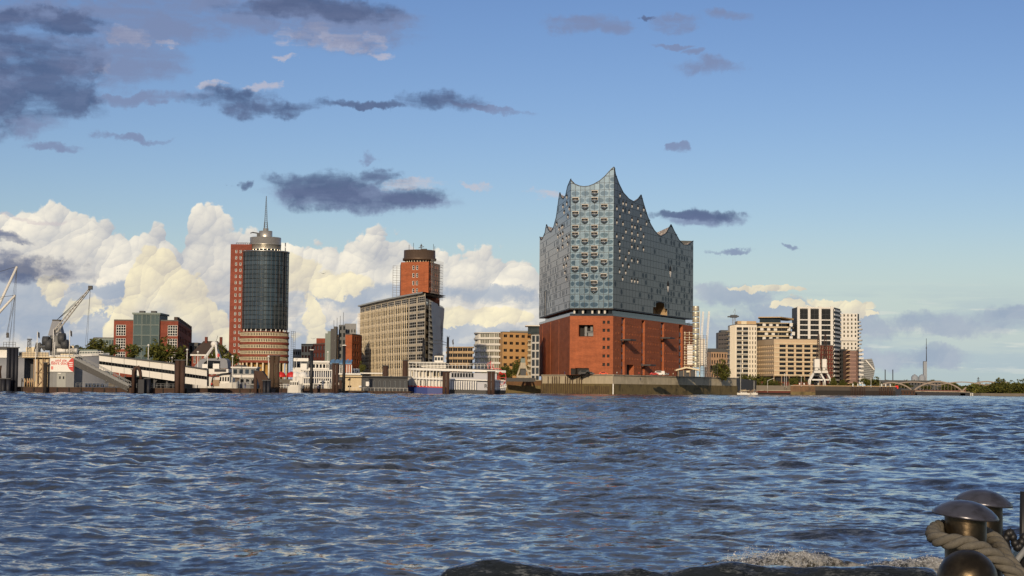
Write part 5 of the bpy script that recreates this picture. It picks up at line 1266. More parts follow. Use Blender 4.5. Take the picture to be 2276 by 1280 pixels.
m = MB(); x0, x1 = X(468, 525), X(512, 525); m.path([(x0, 526, HZ(858, 525, 480)), (x0 + .5, 526, HZ(838, 525, 480)), (x0 + 3, 526, HZ(831, 525, 480)), (x1, 526, HZ(829, 525, 480))], .25, 6); m.build('hood_frame', black_p, sm)
part_box(sm, 'hood', brown_st, X(470, 525), X(486, 525), 526, 529, HZ(858, 525, 480), HZ(844, 525, 480))
l2 = thing('harbour_launch', 'low white launch with a row of windows behind the gangway stair', 'boat', (X(190, 485), 485, 0)); hull(l2, X(176, 485), X(262, 485), 487, 4, HZ(862, 485, 210), white_p); cabin(l2, X(188, 485), X(232, 485), 485.6, 489, HZ(862, 485, 210), HZ(852, 485, 210), white_p, 7, FM, .55)
l3 = thing('work_boat', 'dark work boat with small white wheelhouse behind the pontoon', 'boat', (X(240, 488), 488, 0)); hull(l3, X(236, 488), X(300, 488), 490, 4, HZ(860, 488, 260), blue_blk); cabin(l3, X(256, 488), X(272, 488), 488.6, 491, HZ(860, 488, 260), HZ(845, 488, 260), white_p, 3, FM, .5)
lr = thing('pontoon_railing', 'long thin railing along the edge of the banner pontoon', 'railing', (X(168, PD), PD + .3, PZ))
for px in np.arange(168, 414, 9.0): m = MB(); m.bar((X(px, PD), PD + .3, PZ), (X(px, PD), PD + .3, PZ + 1.1), .08); m.build('post', grey_p, lr)
for z in (.6, 1.1): m = MB(); m.bar((X(168, PD), PD + .3, PZ + z), (X(410, PD), PD + .3, PZ + z), .06); m.build('rail', grey_p, lr)
# slanted landing ramp beside the piles
rp = thing('landing_ramp', 'dark slanted boarding ramp between ferry and round pile', 'ramp', (X(570, 520), 519, 0)); m = MB()
q = [P(566, 825, 520), P(582, 824, 520), P(598, 846, 520), P(598, 866, 520), P(580, 866, 520)]; m.add(q + [v + Vector((0, 4, 0)) for v in q], [(4, 3, 2, 1, 0), (5, 6, 7, 8, 9)] + [(i, (i + 1) % 5, 5 + (i + 1) % 5, 5 + i) for i in range(5)]); m.build('ramp', rust, rp)
# lamp posts on the pontoons
def lamp_post(px, yb, yt, D, label, arm=0):
    t_ = thing('lamp_post', label, 'lamp post', (X(px, D), D, HZ(yb, D, px)), 'lamp posts'); m = MB(); a, b_ = P(px, yb, D), P(px, yt, D); m.tube((b_.x, D, a.z), (b_.x, D, b_.z), .14, .09, 6); m.build('pole', white_f, t_)
    m = MB()
    if arm: m.bar((b_.x, D, b_.z), (b_.x + arm, D, b_.z + abs(arm) * .4), .16); m.box(b_.x + arm - .4, b_.x + arm + .4, D - .2, D + .2, b_.z + abs(arm) * .4 - .1, b_.z + abs(arm) * .4 + .12)
    else: m.lathe([(0, .1), (.3, .15), (.35, .5), (0, .7)], (b_.x, D, b_.z), 8)
    m.build('lamp_head', white_f, t_); return t_
for px, yb, yt, lb in ((440, 862, 785, 'lamp post before the old brick house'), (461.5, 862, 792, 'tall white post in front of the motor yacht mast'), (416, 815, 780, 'white post right of the brick office'), (517, 862, 795, 'white post in front of the grey ferry'), (597, 846, 795, 'white post left of the dark pile pair'), (330, 800, 770, 'thin post above the footbridge roof'), (659, 860, 800, 'white post beside the red parasols'), (729, 858, 785, 'white post before the white riverboat'), (266, 858, 808, 'thin post behind the gangway stair')):
    lamp_post(px, yb, yt, 522 if px < 610 else 598, lb)
# riverboats and stalls between the round tower and the shed
RD = 640; rz_ = lambda py: HZ(py, RD, 720)
rv = thing('white_riverboat', 'white two-deck riverboat with rows of pillars moored behind railings', 'riverboat', (X(712, RD), RD, 0))
hull(rv, X(655, RD), X(745, RD), RD + 5, 8, rz_(852), white_p)
for i, (y0_, y1_) in enumerate(((858, 841), (838, 824))):
    part_box(rv, 'deck_wall', grainy(f'deck_blue_{i}', (74, 84, 104), .15, .6, .6), X(672, RD), X(738, RD), RD + 2.2, RD + 8, rz_(y0_), rz_(y1_)); part_box(rv, 'deck_edge', white_p, X(670, RD), X(740, RD), RD + .9, RD + 8.4, rz_(y1_), rz_(y1_ - 2.5))
    for j in range(14): x = X(674 + j * 4.8, RD); m = MB(); m.bar((x, RD + 1.2, rz_(y0_)), (x, RD + 1.2, rz_(y1_)), .28); m.build('pillar', white_f, rv)
cabin(rv, X(692, RD), X(730, RD), RD + 1.6, RD + 7, rz_(821), rz_(806), white_p, 5, FM, .6, 'sun_deck'); part_box(rv, 'canopy', white_f, X(694, RD), X(731, RD), RD + .8, RD + 8, rz_(806), rz_(802))
bb = thing('blue_roof_boat', 'white restaurant boat with blue awning beside the dark piles', 'riverboat', (X(758, RD), RD, 0))
hull(bb, X(732, RD), X(800, RD), RD + 6, 8, rz_(850), white_p); part_box(bb, 'lower_deck', blue_blk, X(740, RD), X(796, RD), RD + 2.6, RD + 9, rz_(852), rz_(828)); part_box(bb, 'deck_edge', white_f, X(736, RD), X(800, RD), RD + 1.8, RD + 9, rz_(832), rz_(829))
for j in range(9): x = X(738 + j * 5.2, RD); m = MB(); m.bar((x, RD + 2, rz_(829)), (x, RD + 2, rz_(810)), .25); m.build('pillar', white_f, bb)
aw = grainy('blue_awning', (92, 128, 160), .12, .8, .7); m = MB(); x0, x1 = X(732, RD), X(780, RD)
nn_ = 12
for i in range(nn_): a, b_ = x0 + (x1 - x0) * i / nn_, x0 + (x1 - x0) * (i + 1) / nn_; zz_ = .25 * math.sin(i * 2.3); m.quad((a, RD + 1.2, rz_(806) + zz_ * .3), (b_, RD + 1.2, rz_(806)), (b_, RD + 5, rz_(798.5) + zz_), (a, RD + 5, rz_(798.5) + zz_)); m.quad((a, RD + 1.2, rz_(809)), (b_, RD + 1.2, rz_(809)), (b_, RD + 1.2, rz_(806)), (a, RD + 1.2, rz_(806) + zz_ * .3))
m.build('awning', aw, bb)
st_ = thing('harbour_kiosk', 'white quay kiosk with sign boards beside the round tower', 'kiosk', (X(665, 700), 700, LZ))
part_box(st_, 'body', white_p, X(650, 700), X(690, 700), 700, 705, LZ - 3, HZ(817, 700, 670)); part_box(st_, 'sign_board', white_f, X(652, 700), X(685, 700), 699, 699.4, HZ(803, 700, 670), HZ(796, 700, 670)); part_box(st_, 'side_hut', white_f, X(668, 700), X(682, 700), 698.6, 699, HZ(822, 700, 670), HZ(808, 700, 670))
for px in (653, 668, 684): m = MB(); m.bar((X(px, 700), 699.6, HZ(818, 700, px)), (X(px, 700), 699.6, HZ(800, 700, px)), .3); m.build('post', grey_p, st_)
for i, (px, c, lb) in enumerate(((624, red_p, 'red parasol left of its red neighbour by the round tower'), (647, red_p, 'red parasol beside the white tents'), (657, white_f, 'white tent next to the red parasols'), (673, white_f, 'white rounded tent in front of the kiosk'))):
    t_ = thing('parasol' if c is red_p else 'tent', lb, 'parasol' if c is red_p else 'tent', (X(px, 625), 625, 1.6)); x = X(px, 625); m = MB(); m.tube((x, 625, 1), (x, 625, HZ(828, 625, px)), .06, n=6); m.build('pole', grey_p, t_)
    m = MB(); m.lathe([(1.75, HZ(838, 625, px)), (1.8, HZ(835, 625, px)), (1.2, HZ(828.5, 625, px)), (0, HZ(825.5, 625, px))], (x, 625, 0), 12); m.build('canopy', c, t_)
bt = thing('white_launch', 'small white cabin launch moored under the white tents', 'boat', (X(655, 598), 597, 0)); hull(bt, X(640, 598), X(672, 598), 598, 3, HZ(858, 598, 655), white_p); cabin(bt, X(645, 598), X(664, 598), 597, 599, HZ(859, 598, 655), HZ(846, 598, 655), white_p, 4, FM, .55)
bt2 = thing('white_launch', 'low white launch between pontoon railing and riverboat', 'boat', (X(720, 606), 606, 0)); hull(bt2, X(702, 606), X(737, 606), 606, 3, HZ(854, 606, 720), white_p); cabin(bt2, X(710, 606), X(733, 606), 605.2, 607, HZ(855, 606, 720), HZ(846, 606, 720), white_p, 3, FM, .4)
rl = thing('pontoon_railing', 'grey pontoon railing in front of the riverboats', 'railing', (X(606, 600), 600, 1.6))
for px in np.arange(606, 750, 6.0): m = MB(); m.bar((X(px, 600), 600.3, 1.6), (X(px, 600), 600.3, 2.9), .1); m.build('post', white_p, rl)
for z in (2.2, 2.9): m = MB(); m.bar((X(606, 600), 600.3, z), (X(748, 600), 600.3, z), .08); m.build('rail', white_p, rl)
r_ = random.Random(6)
for i, px in enumerate((612, 630, 676, 690, 700, 742)):
    t_ = thing('deck_crate', ['brown crate stack beside the dark pile pair', 'grey locker under the red parasol', 'brown crate before the white launch', 'grey locker before the riverboat pillars', 'brown crate right of the grey locker', 'rusty crate beside the dark brown pile pair'][i], 'crate', (X(px, 603), 603, 1.6)); h = r_.uniform(1.0, 2.2); part_box(t_, 'box', [timber, grey_p, timber, grey_p, timber, rust][i], X(px, 603), X(px, 603) + r_.uniform(1.2, 2.4), 602, 603.6, 1.6, 1.6 + h); part_box(t_, 'lid', dgrey, X(px, 603) - .05, X(px, 603) + 1.2, 601.95, 603.65, 1.6 + h, 1.66 + h)
# floating shed
HD = 628; hz_ = lambda py: HZ(py, HD, 800)
sh = thing('floating_shed', 'low floating shed with beige end and long grey side', 'shed', (X(768, HD), HD, .95))
x0, x1, x2 = X(765, HD), X(803, HD), X(905, HD); m = MB()
wall_holes(m, (x0, HD), (x1, HD), .95, hz_(838), [(1.2, 2.2, hz_(846), hz_(843), .15), (1.3, 1.8, hz_(861), hz_(857), .15), (2.0, 2.5, hz_(861), hz_(857), .15)]); m.quad((x0, HD + 12, .95), (x0, HD, .95), (x0, HD, hz_(838)), (x0, HD + 12, hz_(838))); m.build('end_wall', [beige_r, win_b], sh)
facade(sh, (x1, HD), (x2, HD + 3), .95, hz_(838), 9, 1, .28, .5, mat=dgrey, wmats=[grey_p, win_g], depth=.15, fw=.1)
m = MB(); m.prism([(x0 - 1.5, HD - 1.2), (x1 + .3, HD - 1.2), (x1 + .3, HD + 13), (x0 - 1.5, HD + 13)], hz_(838), hz_(834.5)); m.build('roof', beige_r, sh); m = MB(); m.prism([(x1 + .3, HD - 1), (x2 + 1, HD + 2), (x2 + 1, HD + 13), (x1 + .3, HD + 13)], hz_(838) + .01, hz_(835.5)); m.build('roof', dgrey, sh)
part_box(sh, 'deck_box', white_f, X(798, HD), X(804, HD), HD - 1.4, HD - .6, hz_(860), hz_(857)); part_box(sh, 'notice_board', white_f, X(813, HD), X(821, HD), HD - .2, HD - .05, hz_(858), hz_(848))
m = MB()
for px in np.arange(770, 908, 8.0): m.bar((X(px, HD), HD - 3, .9), (X(px, HD), HD - 3, 2.0), .07)
m.bar((X(770, HD), HD - 3, 2.0), (X(908, HD), HD - 3, 2.0), .07); m.build('railing', white_p, sh)
lg = thing('white_longboat', 'long white excursion boat with flat roof behind the floating shed', 'boat', (X(790, 650), 655, 0)); hull(lg, X(752, 655), X(870, 655), 657, 5, HZ(840, 655, 800), white_p); part_box(lg, 'roof', white_f, X(753, 655), X(850, 655), 654, 659, HZ(830.5, 655, 800), HZ(828, 655, 800)); cabin(lg, X(783, 655), X(797, 655), 655, 658, HZ(834, 655, 800), HZ(819, 655, 800), white_p, 3, FM, .5)
# ------------------------------------------------------------------ paddle steamer
MD = 640; mz = lambda py: HZ(py, MD, 1000)
ps = thing('paddle_steamer', 'white paddle steamer with two black stacks and red stern wheel', 'paddle steamer', (X(1010, MD), MD, 0))
deck_g = grainy('steamer_grey', (176, 178, 184), .06, .4, .6)
W0 = 11; y0 = MD
# hull: pale sides, blue bow sheet
hp = [(906, .35), (912, .55), (925, .8), (950, 1), (1000, 1), (1080, 1), (1104, .9), (1124, .6)]
def ring(py_l, py_r, grow=0, ys=None):
    out = []
    for px, k in hp: f = (px - 906) / 218; out.append((X(px, MD), MD + 6 - (W0 / 2 + grow) * k, mz(py_l + (py_r - py_l) * f)))
    return out
def strake(t0, t1, b0, b1, name, mat, grow=0, a=0, z=99, sag_=0):
    T, Bm = ring(t0, t1, grow), ring(b0, b1, grow); T, Bm = T[a:z], Bm[a:z]; m = MB(); n = len(T)
    m.add(T + Bm, [(n + i, n + i + 1, i + 1, i) for i in range(n - 1)]); return m.build(name, mat, ps)
strake(859, 866, 880, 880, 'hull', blue_p, .02, 0, 5); strake(868, 866, 880, 880, 'hull_side', black_p, .02, 4); strake(857, 864, 860, 867, 'rubbing_strake', red_p, .12, 0, 5)
m = MB(); rg = ring(862, 868); m.add(rg + [(x, 2 * (MD + 6) - y, z) for x, y, z in rg], [(i, i + 1, len(rg) + i + 1, len(rg) + i) for i in range(len(rg) - 1)]); m.build('main_deck', timber, ps)
strake(842, 845, 860, 867, 'main_house', white_p, -1.6, 0, 5); strake(844, 845, 866, 867, 'main_house_aft', deck_g, -1.2, 4)
strake(839.5, 844, 842, 846.5, 'deck_edge', white_f, .35); strake(824, 827, 840, 845, 'upper_house', white_p, -1.9, 0, 5); strake(826, 829, 843, 846, 'upper_house_aft', deck_g, -.6, 4, 7)
strake(818, 822, 823, 827, 'roof_edge', white_f, .5); strake(816.5, 820.5, 818, 822, 'roof_trim', black_p, .3)
m = MB(); rg = ring(818, 822, .4); m.add(rg + [(x, 2 * (MD + 6) - y, z) for x, y, z in rg], [(i, i + 1, len(rg) + i + 1, len(rg) + i) for i in range(len(rg) - 1)]); m.build('hurricane_deck', grey_p, ps)
def hull_y(px, grow): 
    for (a, ka), (b_, kb) in zip(hp, hp[1:]):
        if a <= px <= b_: return MD + 6 - (W0 / 2 + grow) * (ka + (kb - ka) * (px - a) / (b_ - a))
    return MD
for px in np.arange(910, 986, 7.5): m = MB(); y = hull_y(px, .1); m.bar((X(px, MD), y, mz(860)), (X(px, MD), y, mz(823)), .22); m.build('deck_post', white_f, ps)
for px in np.arange(1000, 1062, 5.2): m = MB(); y = hull_y(px, -.2); m.bar((X(px, MD), y - .6, mz(866)), (X(px, MD), y - .6, mz(846)), .34); m.build('deck_post', white_f, ps)
for i in range(8): px = 1003 + i * 6.3; put('arched_window', window_mesh(.75, 1.5, 1, 1, .12, [dgrey, win_b]), ps, (X(px, MD), hull_y(px, -.5) - .1, mz(838)), 0)
for px, w_ in ((914, 2), (930, 1.2), (945, 1.3), (960, 2.2), (974, 1.6)): put('cabin_window', window_mesh(w_, 1.8, 2, 1, .14, [cream_p, win_b]), ps, (X(px, MD), hull_y(px, -1.9) - .15, mz(837)), 0)
for px, w_ in ((931, 1.8), (944, 1.0)): part_box(ps, 'doorway', black_p, X(px, MD), X(px, MD) + w_, hull_y(px, -1.6) - .15, hull_y(px, -1.6) + .1, mz(858), mz(846))
for py, a, b_ in ((812, 908, 1098), (808, 908, 1098)):
    m = MB()
    for px in np.arange(a, b_ - 7, 7.0): m.bar((X(px, MD), hull_y(px, .3), mz(py)), (X(px + 7, MD), hull_y(px + 7, .3), mz(py + .2)), .1)
    m.build('hand_rail', white_f, ps)
for px in np.arange(908, 1100, 8.0): m = MB(); m.bar((X(px, MD), hull_y(px, .3), mz(819)), (X(px, MD), hull_y(px, .3), mz(805 if px < 990 else 809)), .11); m.build('rail_post', white_f, ps)
part_box(ps, 'canopy', white_f, X(906, MD), X(990, MD), MD + 1.2, MD + 11, mz(806.5), mz(804.8)); part_box(ps, 'texas_deck', white_p, X(934, MD), X(992, MD), MD + 3.5, MD + 9, mz(818), mz(806.6))
cabin(ps, X(964, MD), X(984, MD), MD + 3, MD + 7, mz(804.7), mz(790), white_p, 3, [white_f, win_g], .55, 'pilot_house', ww=.86); m = MB(); px0, px1 = X(962, MD), X(986, MD); m.add([(px0, MD + 2.6, mz(790)), (px1, MD + 2.6, mz(790)), (px1, MD + 7.4, mz(790)), (px0, MD + 7.4, mz(790)), ((px0 + px1) / 2, MD + 5, mz(784.5))], [(0, 1, 4), (1, 2, 4), (2, 3, 4), (3, 0, 4), (3, 2, 1, 0)]); m.build('pilot_house_roof', dgrey, ps)
for px, yt, yb in ((939, 752, 806), (993.5, 745, 818)):
    x = X(px, MD); s_ = thing if False else None; m = MB(); m.tube((x, MD + 4, mz(yb)), (x, MD + 4, mz(yt + 4)), .5, .42, 12); m.lathe([(.75, mz(yb) - .01), (.75, mz(yb - 9)), (.5, mz(yb - 12))], (x, MD + 4, 0), 12); sk = m.build('smokestack', black_p, ps)
    m = MB()
    for i in range(7): a = 2 * PI * i / 7; m.add([(x + .42 * math.cos(a - .35), MD + 4 + .42 * math.sin(a - .35), mz(yt + 4)), (x + .42 * math.cos(a + .35), MD + 4 + .42 * math.sin(a + .35), mz(yt + 4)), (x + 1.0 * math.cos(a), MD + 4 + 1.0 * math.sin(a), mz(yt))], [(0, 1, 2)])
    m.build('crown_tip', black_p, sk)
m = MB()
for dz in (0, 1.2): m.path([(X(939, MD), MD + 4, mz(766) + dz * .6), (X(958, MD), MD + 4, mz(763) + dz), (X(975, MD), MD + 4, mz(763.5) + dz), (X(993.5, MD), MD + 4, mz(767) + dz * .6)], .09, 5)
m.build('stack_brace', dgrey, ps)
wx, wy, wz_ = X(1104, MD), MD + 6, mz(838); m = MB()
for i in range(12):
    a = 2 * PI * i / 12; c, s_ = math.cos(a), math.sin(a)
    for y in (MD + 2.5, MD + 9.5): m.bar((wx, y, wz_), (wx + c * 3.3, y, wz_ + s_ * 3.3), .16)
    m.bar((wx + c * 3.2, MD + 2.3, wz_ + s_ * 3.2), (wx + c * 3.2, MD + 9.7, wz_ + s_ * 3.2), .12, .7)
for y in (MD + 2.5, MD + 9.5):
    for i in range(24): a, b_ = 2 * PI * i / 24, 2 * PI * (i + 1) / 24; m.bar((wx + 3.3 * math.cos(a), y, wz_ + 3.3 * math.sin(a)), (wx + 3.3 * math.cos(b_), y, wz_ + 3.3 * math.sin(b_)), .18)
m.build('stern_wheel', red_p, ps)
for px, py in ((1084, 806), (1090, 802), (1096, 808)): m = MB(); m.bar(P(px, 820, MD + 3), P(px + 1, py, MD + 3), .22); m.bar(P(px + 3, 820, MD + 3), P(px - 2, py + 3, MD + 3), .18); m.build('stern_frame', red_p, ps)
for px, py, s_ in ((1112, 829, .55), (1116, 831, .4)): m = MB(); q = P(px, py, MD); m.lathe([(0, -s_), (s_ * .8, -s_ * .5), (s_, 0), (s_ * .8, s_ * .5), (0, s_)], q, 10); m.build('lantern', red_p, ps)
m = MB()
for px in np.arange(1100, 1126, 4.0): m.bar(P(px, 864, MD + 2), P(px + 1, 856, MD + 2), .16)
m.bar(P(1099, 864, MD + 2), P(1126, 859, MD + 2), .3); m.bar(P(1099, 857, MD + 2), P(1126, 855, MD + 2), .16); m.build('stern_rail', white_f, ps)
lettering('R', X(1076, MD), hull_y(1078, -1.2) - .25, mz(861), 1.9, dgrey, ps, 'emblem')
fl = thing('stern_flag', 'dark flag flying above the paddle steamer stack', 'flag', tuple(P(1005, 763, MD))); m = MB(); a = P(1005, 757, MD + 3); b_ = P(1007, 764, MD + 3); m.add([a, a + Vector((.4, 0, .6)), b_ + Vector((.3, 0, -.2)), b_ + Vector((-.2, 0, -.3))], [(0, 1, 2, 3)]); m.build('cloth', black_p, fl); m = MB(); m.tube((b_.x + .1, b_.y, mz(818)), (b_.x + .1, b_.y, a.z + .6), .05, n=5); m.build('pole', dgrey, fl)
# small grey crane on the quay
gc = thing('quay_crane', 'small pale grey crane cabin on the quay left of the concert hall', 'crane', tuple(P(1162, 842, 890))); CD = 890; cz = lambda py: HZ(py, CD, 1162)
m = MB(); tp = [(1156, 808), (1168, 808), (1177, 835), (1176, 839), (1149, 839), (1148, 835)]; q = [(X(a, CD), cz(b_)) for a, b_ in tp]; n = 6
for seg in (((0, 1), .9),): pass
m.bar((X(1157, CD), CD, cz(812)), (X(1149, CD), CD, cz(836)), 1.2, .8); m.bar((X(1167, CD), CD, cz(812)), (X(1176, CD), CD, cz(836)), 1.2, .8); m.bar((X(1148, CD), CD, cz(837)), (X(1177, CD), CD, cz(837)), 1.6, 1.2); m.build('frame', concrete, gc)
part_box(gc, 'cabin', concrete, X(1156, CD), X(1168, CD), CD - .8, CD + 2, cz(819), cz(806)); part_box(gc, 'mast', green_cu, X(1157, CD), X(1167, CD), CD + .5, CD + 1.6, cz(806), cz(796)); part_box(gc, 'inner_panel', dgrey, X(1156, CD), X(1169, CD), CD + .4, CD + .8, cz(835), cz(819))
part_box(gc, 'pedestal', black_p, X(1120, CD), X(1190, CD), CD - .5, CD + 2.5, cz(848), cz(840))
# ------------------------------------------------------------------ works beside the concert hall
CD = 905; cz = lambda py: HZ(py, CD, 1540)
sc_m = grainy('galvanised', (176, 170, 150), .15, .6, .45, metal=.4)
cr1 = thing('scaffolded_crane', 'harbour crane wrapped in scaffold beside the brick hall', 'crane', (X(1540, CD), CD, QZ))
m = MB()
for px in (1523, 1533, 1546, 1556): m.bar((X(px, CD), CD + 3, QZ), (X(px, CD), CD + 3, cz(737 if px < 1540 else 690)), .35)
m.build('mast_frame', sc_m, cr1)
for i, py in enumerate(range(745, 832, 11)):
    m = MB(); m.box(X(1520, CD), X(1542, CD), CD + 1, CD + 5, cz(py), cz(py - 1.2)); m.build('platform', sand_st, cr1)
    m = MB(); m.bar((X(1520, CD), CD + 1, cz(py - 6)), (X(1543, CD), CD + 1, cz(py - 6)), .12); m.build('guard_rail', sc_m, cr1)
m = MB(); m.box(X(1528, CD), X(1540, CD), CD + 1.6, CD + 4.6, cz(812), cz(765)); m.build('weather_cover', white_f, cr1)
m = MB(); n = 10; cxm = X(1547.5, CD); rw = X(1555, CD) - cxm
for i in range(11):
    z0 = cz(816 - i * 12.6); m.lathe([(rw, z0), (rw * 1.06, z0 + .3), (rw * 1.06, z0 + .6), (rw, z0 + .7), (rw * .98, z0 + 2.4)], (cxm, CD + 3.5, 0), 12)
m.build('ringed_tube', sc_m, cr1)
for px, dx in ((1560, 0), (1571, 1)):
    m = MB(); a, b_ = P(px - 5 + dx, 815, CD + 4), P(px + 3 + dx * 2, 692, CD + 4); s1 = Vector((.45, 0, 0)); s2 = Vector((0, .45, 0)); n = 20
    for o_ in (s1 + s2, s1 - s2, -s1 + s2, -s1 - s2): m.bar(a + o_, b_ + o_ * .6, .26)
    for i in range(n):
        f0, f1 = i / n, (i + 1) / n; m.bar(a.lerp(b_, f0) + s1 - s2, a.lerp(b_, f1) - s1 - s2, .2); m.bar(a.lerp(b_, f0) - s1 - s2, a.lerp(b_, f0) + s1 - s2, .2)
    m.build('jib', white_f, cr1)
scaffold('crane_scaffold', 'grey scaffold around the lower half of the white crane jibs', [V2(1548, CD + 1), V2(1570, CD + 1)], QZ, cz(748), lift=2.2, bay=1.8, mat=grey_p, w=.2)
part_box(cr1, 'shroud', net_m, X(1549, CD), X(1568, CD), CD + 3, CD + 7, cz(812), cz(752)); part_box(cr1, 'white_shroud', white_f, X(1564, CD), X(1568, CD), CD + 2, CD + 2.8, cz(812), cz(776))
scaffold('fence_scaffold', 'low dark scaffold fence at the foot of the cranes', [V2(1555, CD - 2), V2(1592, CD + 3)], QZ, cz(808), lift=1.5, bay=1.4, mat=dgrey, w=.1)
pv = thing('quay_pavilion', 'small pavilion with wide pale roof on the quay under the crane', 'pavilion', (X(1502, CD), CD - 3, QZ))
part_box(pv, 'body', dgrey, X(1505, CD), X(1545, CD), CD - 2, CD + 3, QZ, cz(823)); m = MB(); q = [(X(a, CD), cz(b_)) for a, b_ in ((1500, 822), (1524, 815), (1552, 821), (1552, 824), (1524, 818.5), (1500, 825))]; m.add([(x, CD - 4, z) for x, z in q] + [(x, CD + 4, z) for x, z in q], [(5, 4, 3, 2, 1, 0)[::1], (6, 7, 8, 9, 10, 11)] + [(i, (i + 1) % 6, 6 + (i + 1) % 6, 6 + i) for i in range(6)]); m.build('roof', cream_p, pv)
for px in (1506, 1518, 1532, 1545): m = MB(); m.bar((X(px, CD), CD - 3, QZ), (X(px, CD), CD - 3, cz(822)), .4); m.build('post', white_f if px > 1540 else brown_st, pv)
part_box(pv, 'sign', cream_p, X(1524, CD), X(1531, CD), CD - 3.4, CD - 3.1, cz(828), cz(824))
def car(px, D, z, L_, paint, label, van=False, rz=0):
    t_ = thing('parked_car' if not van else 'parked_van', label, 'van' if van else 'car', (X(px, D), D, z), 'vehicles on the quay'); x = X(px, D); h = 2.2 if van else 1.45
    pr = [(0, .35), (0, .9), (.06, 1.0 if not van else 1.3), (.22, h if not van else h), (.70 if not van else .97, h), (.85 if not van else 1.0, .95 if not van else 1.2), (1, .85), (1, .35)]
    m = MB(); n = len(pr); m.add([(x + a * L_, D - .9, z + b_) for a, b_ in pr] + [(x + a * L_, D + .9, z + b_) for a, b_ in pr], [tuple(range(n))[::-1], tuple(range(n, 2 * n))] + [(i, (i + 1) % n, n + (i + 1) % n, n + i) for i in range(n)]); m.build('body', paint, t_)
    part_box(t_, 'side_window', win_b, x + L_ * .24, x + L_ * .70, D - .93, D - .905, z + h * .66, z + h * .93)
    for f in (.18, .80): m = MB(); m.tube((x + L_ * f, D - .95, z + .33), (x + L_ * f, D - .7, z + .33), .33, n=12); m.build('wheel', black_p, t_)
car(1452, 872, QZ + .1, 5.5, white_f, 'white van parked on the quay before the brick slots', True); car(1444, 868, QZ + .1, 4.2, red_p, 'red car left of the white van on the quay'); car(1466, 874, QZ + .1, 4.4, grey_p, 'grey car right of the white van on the quay')
car(1285, 868, QZ + .1, 5.6, black_p, 'dark van parked before the west brick front', True); car(1301, 868, QZ + .1, 4.4, dgrey, 'dark car beside the dark van on the quay'); car(1331, 866, QZ + .1, 4.3, orange_p, 'orange car near the hall corner')
tree(1605, 960, 803, 842, 44, 'dark round tree right of the cranes on the quay end', 'trees on the right shore')

# ------------------------------------------------------------------ harbour city on the right
RZ = HZ(858, 1180, 1860)
land('right_ground', [V2(1640, 1187), V2(1985, 1187), V2(2030, 2100), V2(1600, 2100)], RZ)
quay('right_quay_wall', [V2(1757, 1180), V2(1812, 1180)], RZ, 2.2, sheet_pile, quay_low, label='sunlit brown sheet pile quay wall left of the white cranes')
quay('right_quay_wall', [V2(1812, 1180), V2(1990, 1180)], RZ, 3.2, grainy('dark_quay', (74, 68, 62), .25, .4, .85, streak=.3), darkwood, label='long dark quay wall below the white cranes', cap=sand_st)  # darker streaked tone along this longer stretch
quay('right_quay_wall', [V2(1640, 1175), V2(1757, 1182)], HZ(868, 1180, 1700), 1.4, brick_dark, darkwood, label='low stepped bank wall behind the sailing boat')
GD = grainy('dark_flats', (104, 98, 92), .15, .5, .7)
fl1 = bldg('grey_flats', 'grey office block with dark flat top left of the cream tower', 'building', [V2(1596, 1330), V2(1614, 1320), V2(1640, 1330)], RZ, HZ(740, 1325, 1610), [dict(cols=3, rows=12, ww=.85, wh=.25, wmats=FD), dict(cols=4, rows=12, ww=.8, wh=.4, wmats=FD)], GD)
part_box(fl1, 'roof_storey', dgrey, X(1603, 1328), X(1634, 1328), 1330, 1345, HZ(740, 1325, 1610) + .5, HZ(733, 1325, 1610))
lb_ = bldg('low_sand_block', 'low sand coloured block with roof terrace behind the cranes', 'building', [V2(1570, 1290), V2(1580, 1280), V2(1632, 1290)], RZ, HZ(783, 1285, 1600), [dict(cols=2, rows=5, wmats=FD), dict(cols=9, rows=5, ww=.5, wh=.6, wmats=FD)], grainy('pinkish_sand', (176, 146, 118), .1, .4, .8))
part_box(lb_, 'roof_storey', dgrey, X(1572, 1290), X(1618, 1290), 1290, 1305, HZ(783, 1285, 1600) + .5, HZ(774, 1285, 1600))
pale_cream = grainy('pale_cream', (216, 207, 188), .1, .4, .75, streak=.12)
# cream tower with ribs
ct = bldg('cream_tower', 'tall cream apartment tower with ribbed left side and balconies', 'apartment tower', [V2(1623, 1235), V2(1636, 1215), V2(1664, 1215), V2(1682, 1216)], RZ, HZ(722, 1215, 1650), [None, dict(cols=2, rows=12, ww=.82, wh=.62, wmats=[dgrey, win_b], nx=2, zpad=(2, 1)), dict(cols=3, rows=12, ww=.42, wh=.66, wmats=[pale_cream, win_b], zpad=(2, 1))], pale_cream)
for i in range(7): q = V2(1623, 1235).lerp(V2(1636, 1215), (i + .5) / 7); m = MB(); m.bar((q.x - .3, q.y - .4, RZ), (q.x - .3, q.y - .4, HZ(722, 1215, 1650)), .7); m.build('rib', pale_cream, ct)
zt_ = HZ(722, 1215, 1650); hh = (zt_ - RZ - 3) / 12
for j in range(12):
    z = RZ + 2 + hh * j
    m = MB(); m.box(X(1637, 1215), X(1662, 1215), 1213.4, 1214.97, z + .2, z + .5); m.build('balcony', white_p, ct)
    m = MB(); m.box(X(1613, 1240), X(1624, 1240), 1236, 1246, z + .2, z + .5); m.build('balcony', concrete, ct)
part_box(ct, 'penthouse', sand_st, X(1640, 1215), X(1682, 1215), 1218, 1230, zt_ + .5, HZ(713, 1215, 1650)); part_box(ct, 'roof_frame', cream_p, X(1648, 1215), X(1660, 1215), 1216.5, 1218, zt_ + .5, HZ(713.5, 1215, 1650))
tc_ = thing('tower_crane', 'small dark tower crane above the cream apartment tower', 'crane', (X(1630, 1250), 1250, RZ)); m = MB(); x = X(1631, 1250)
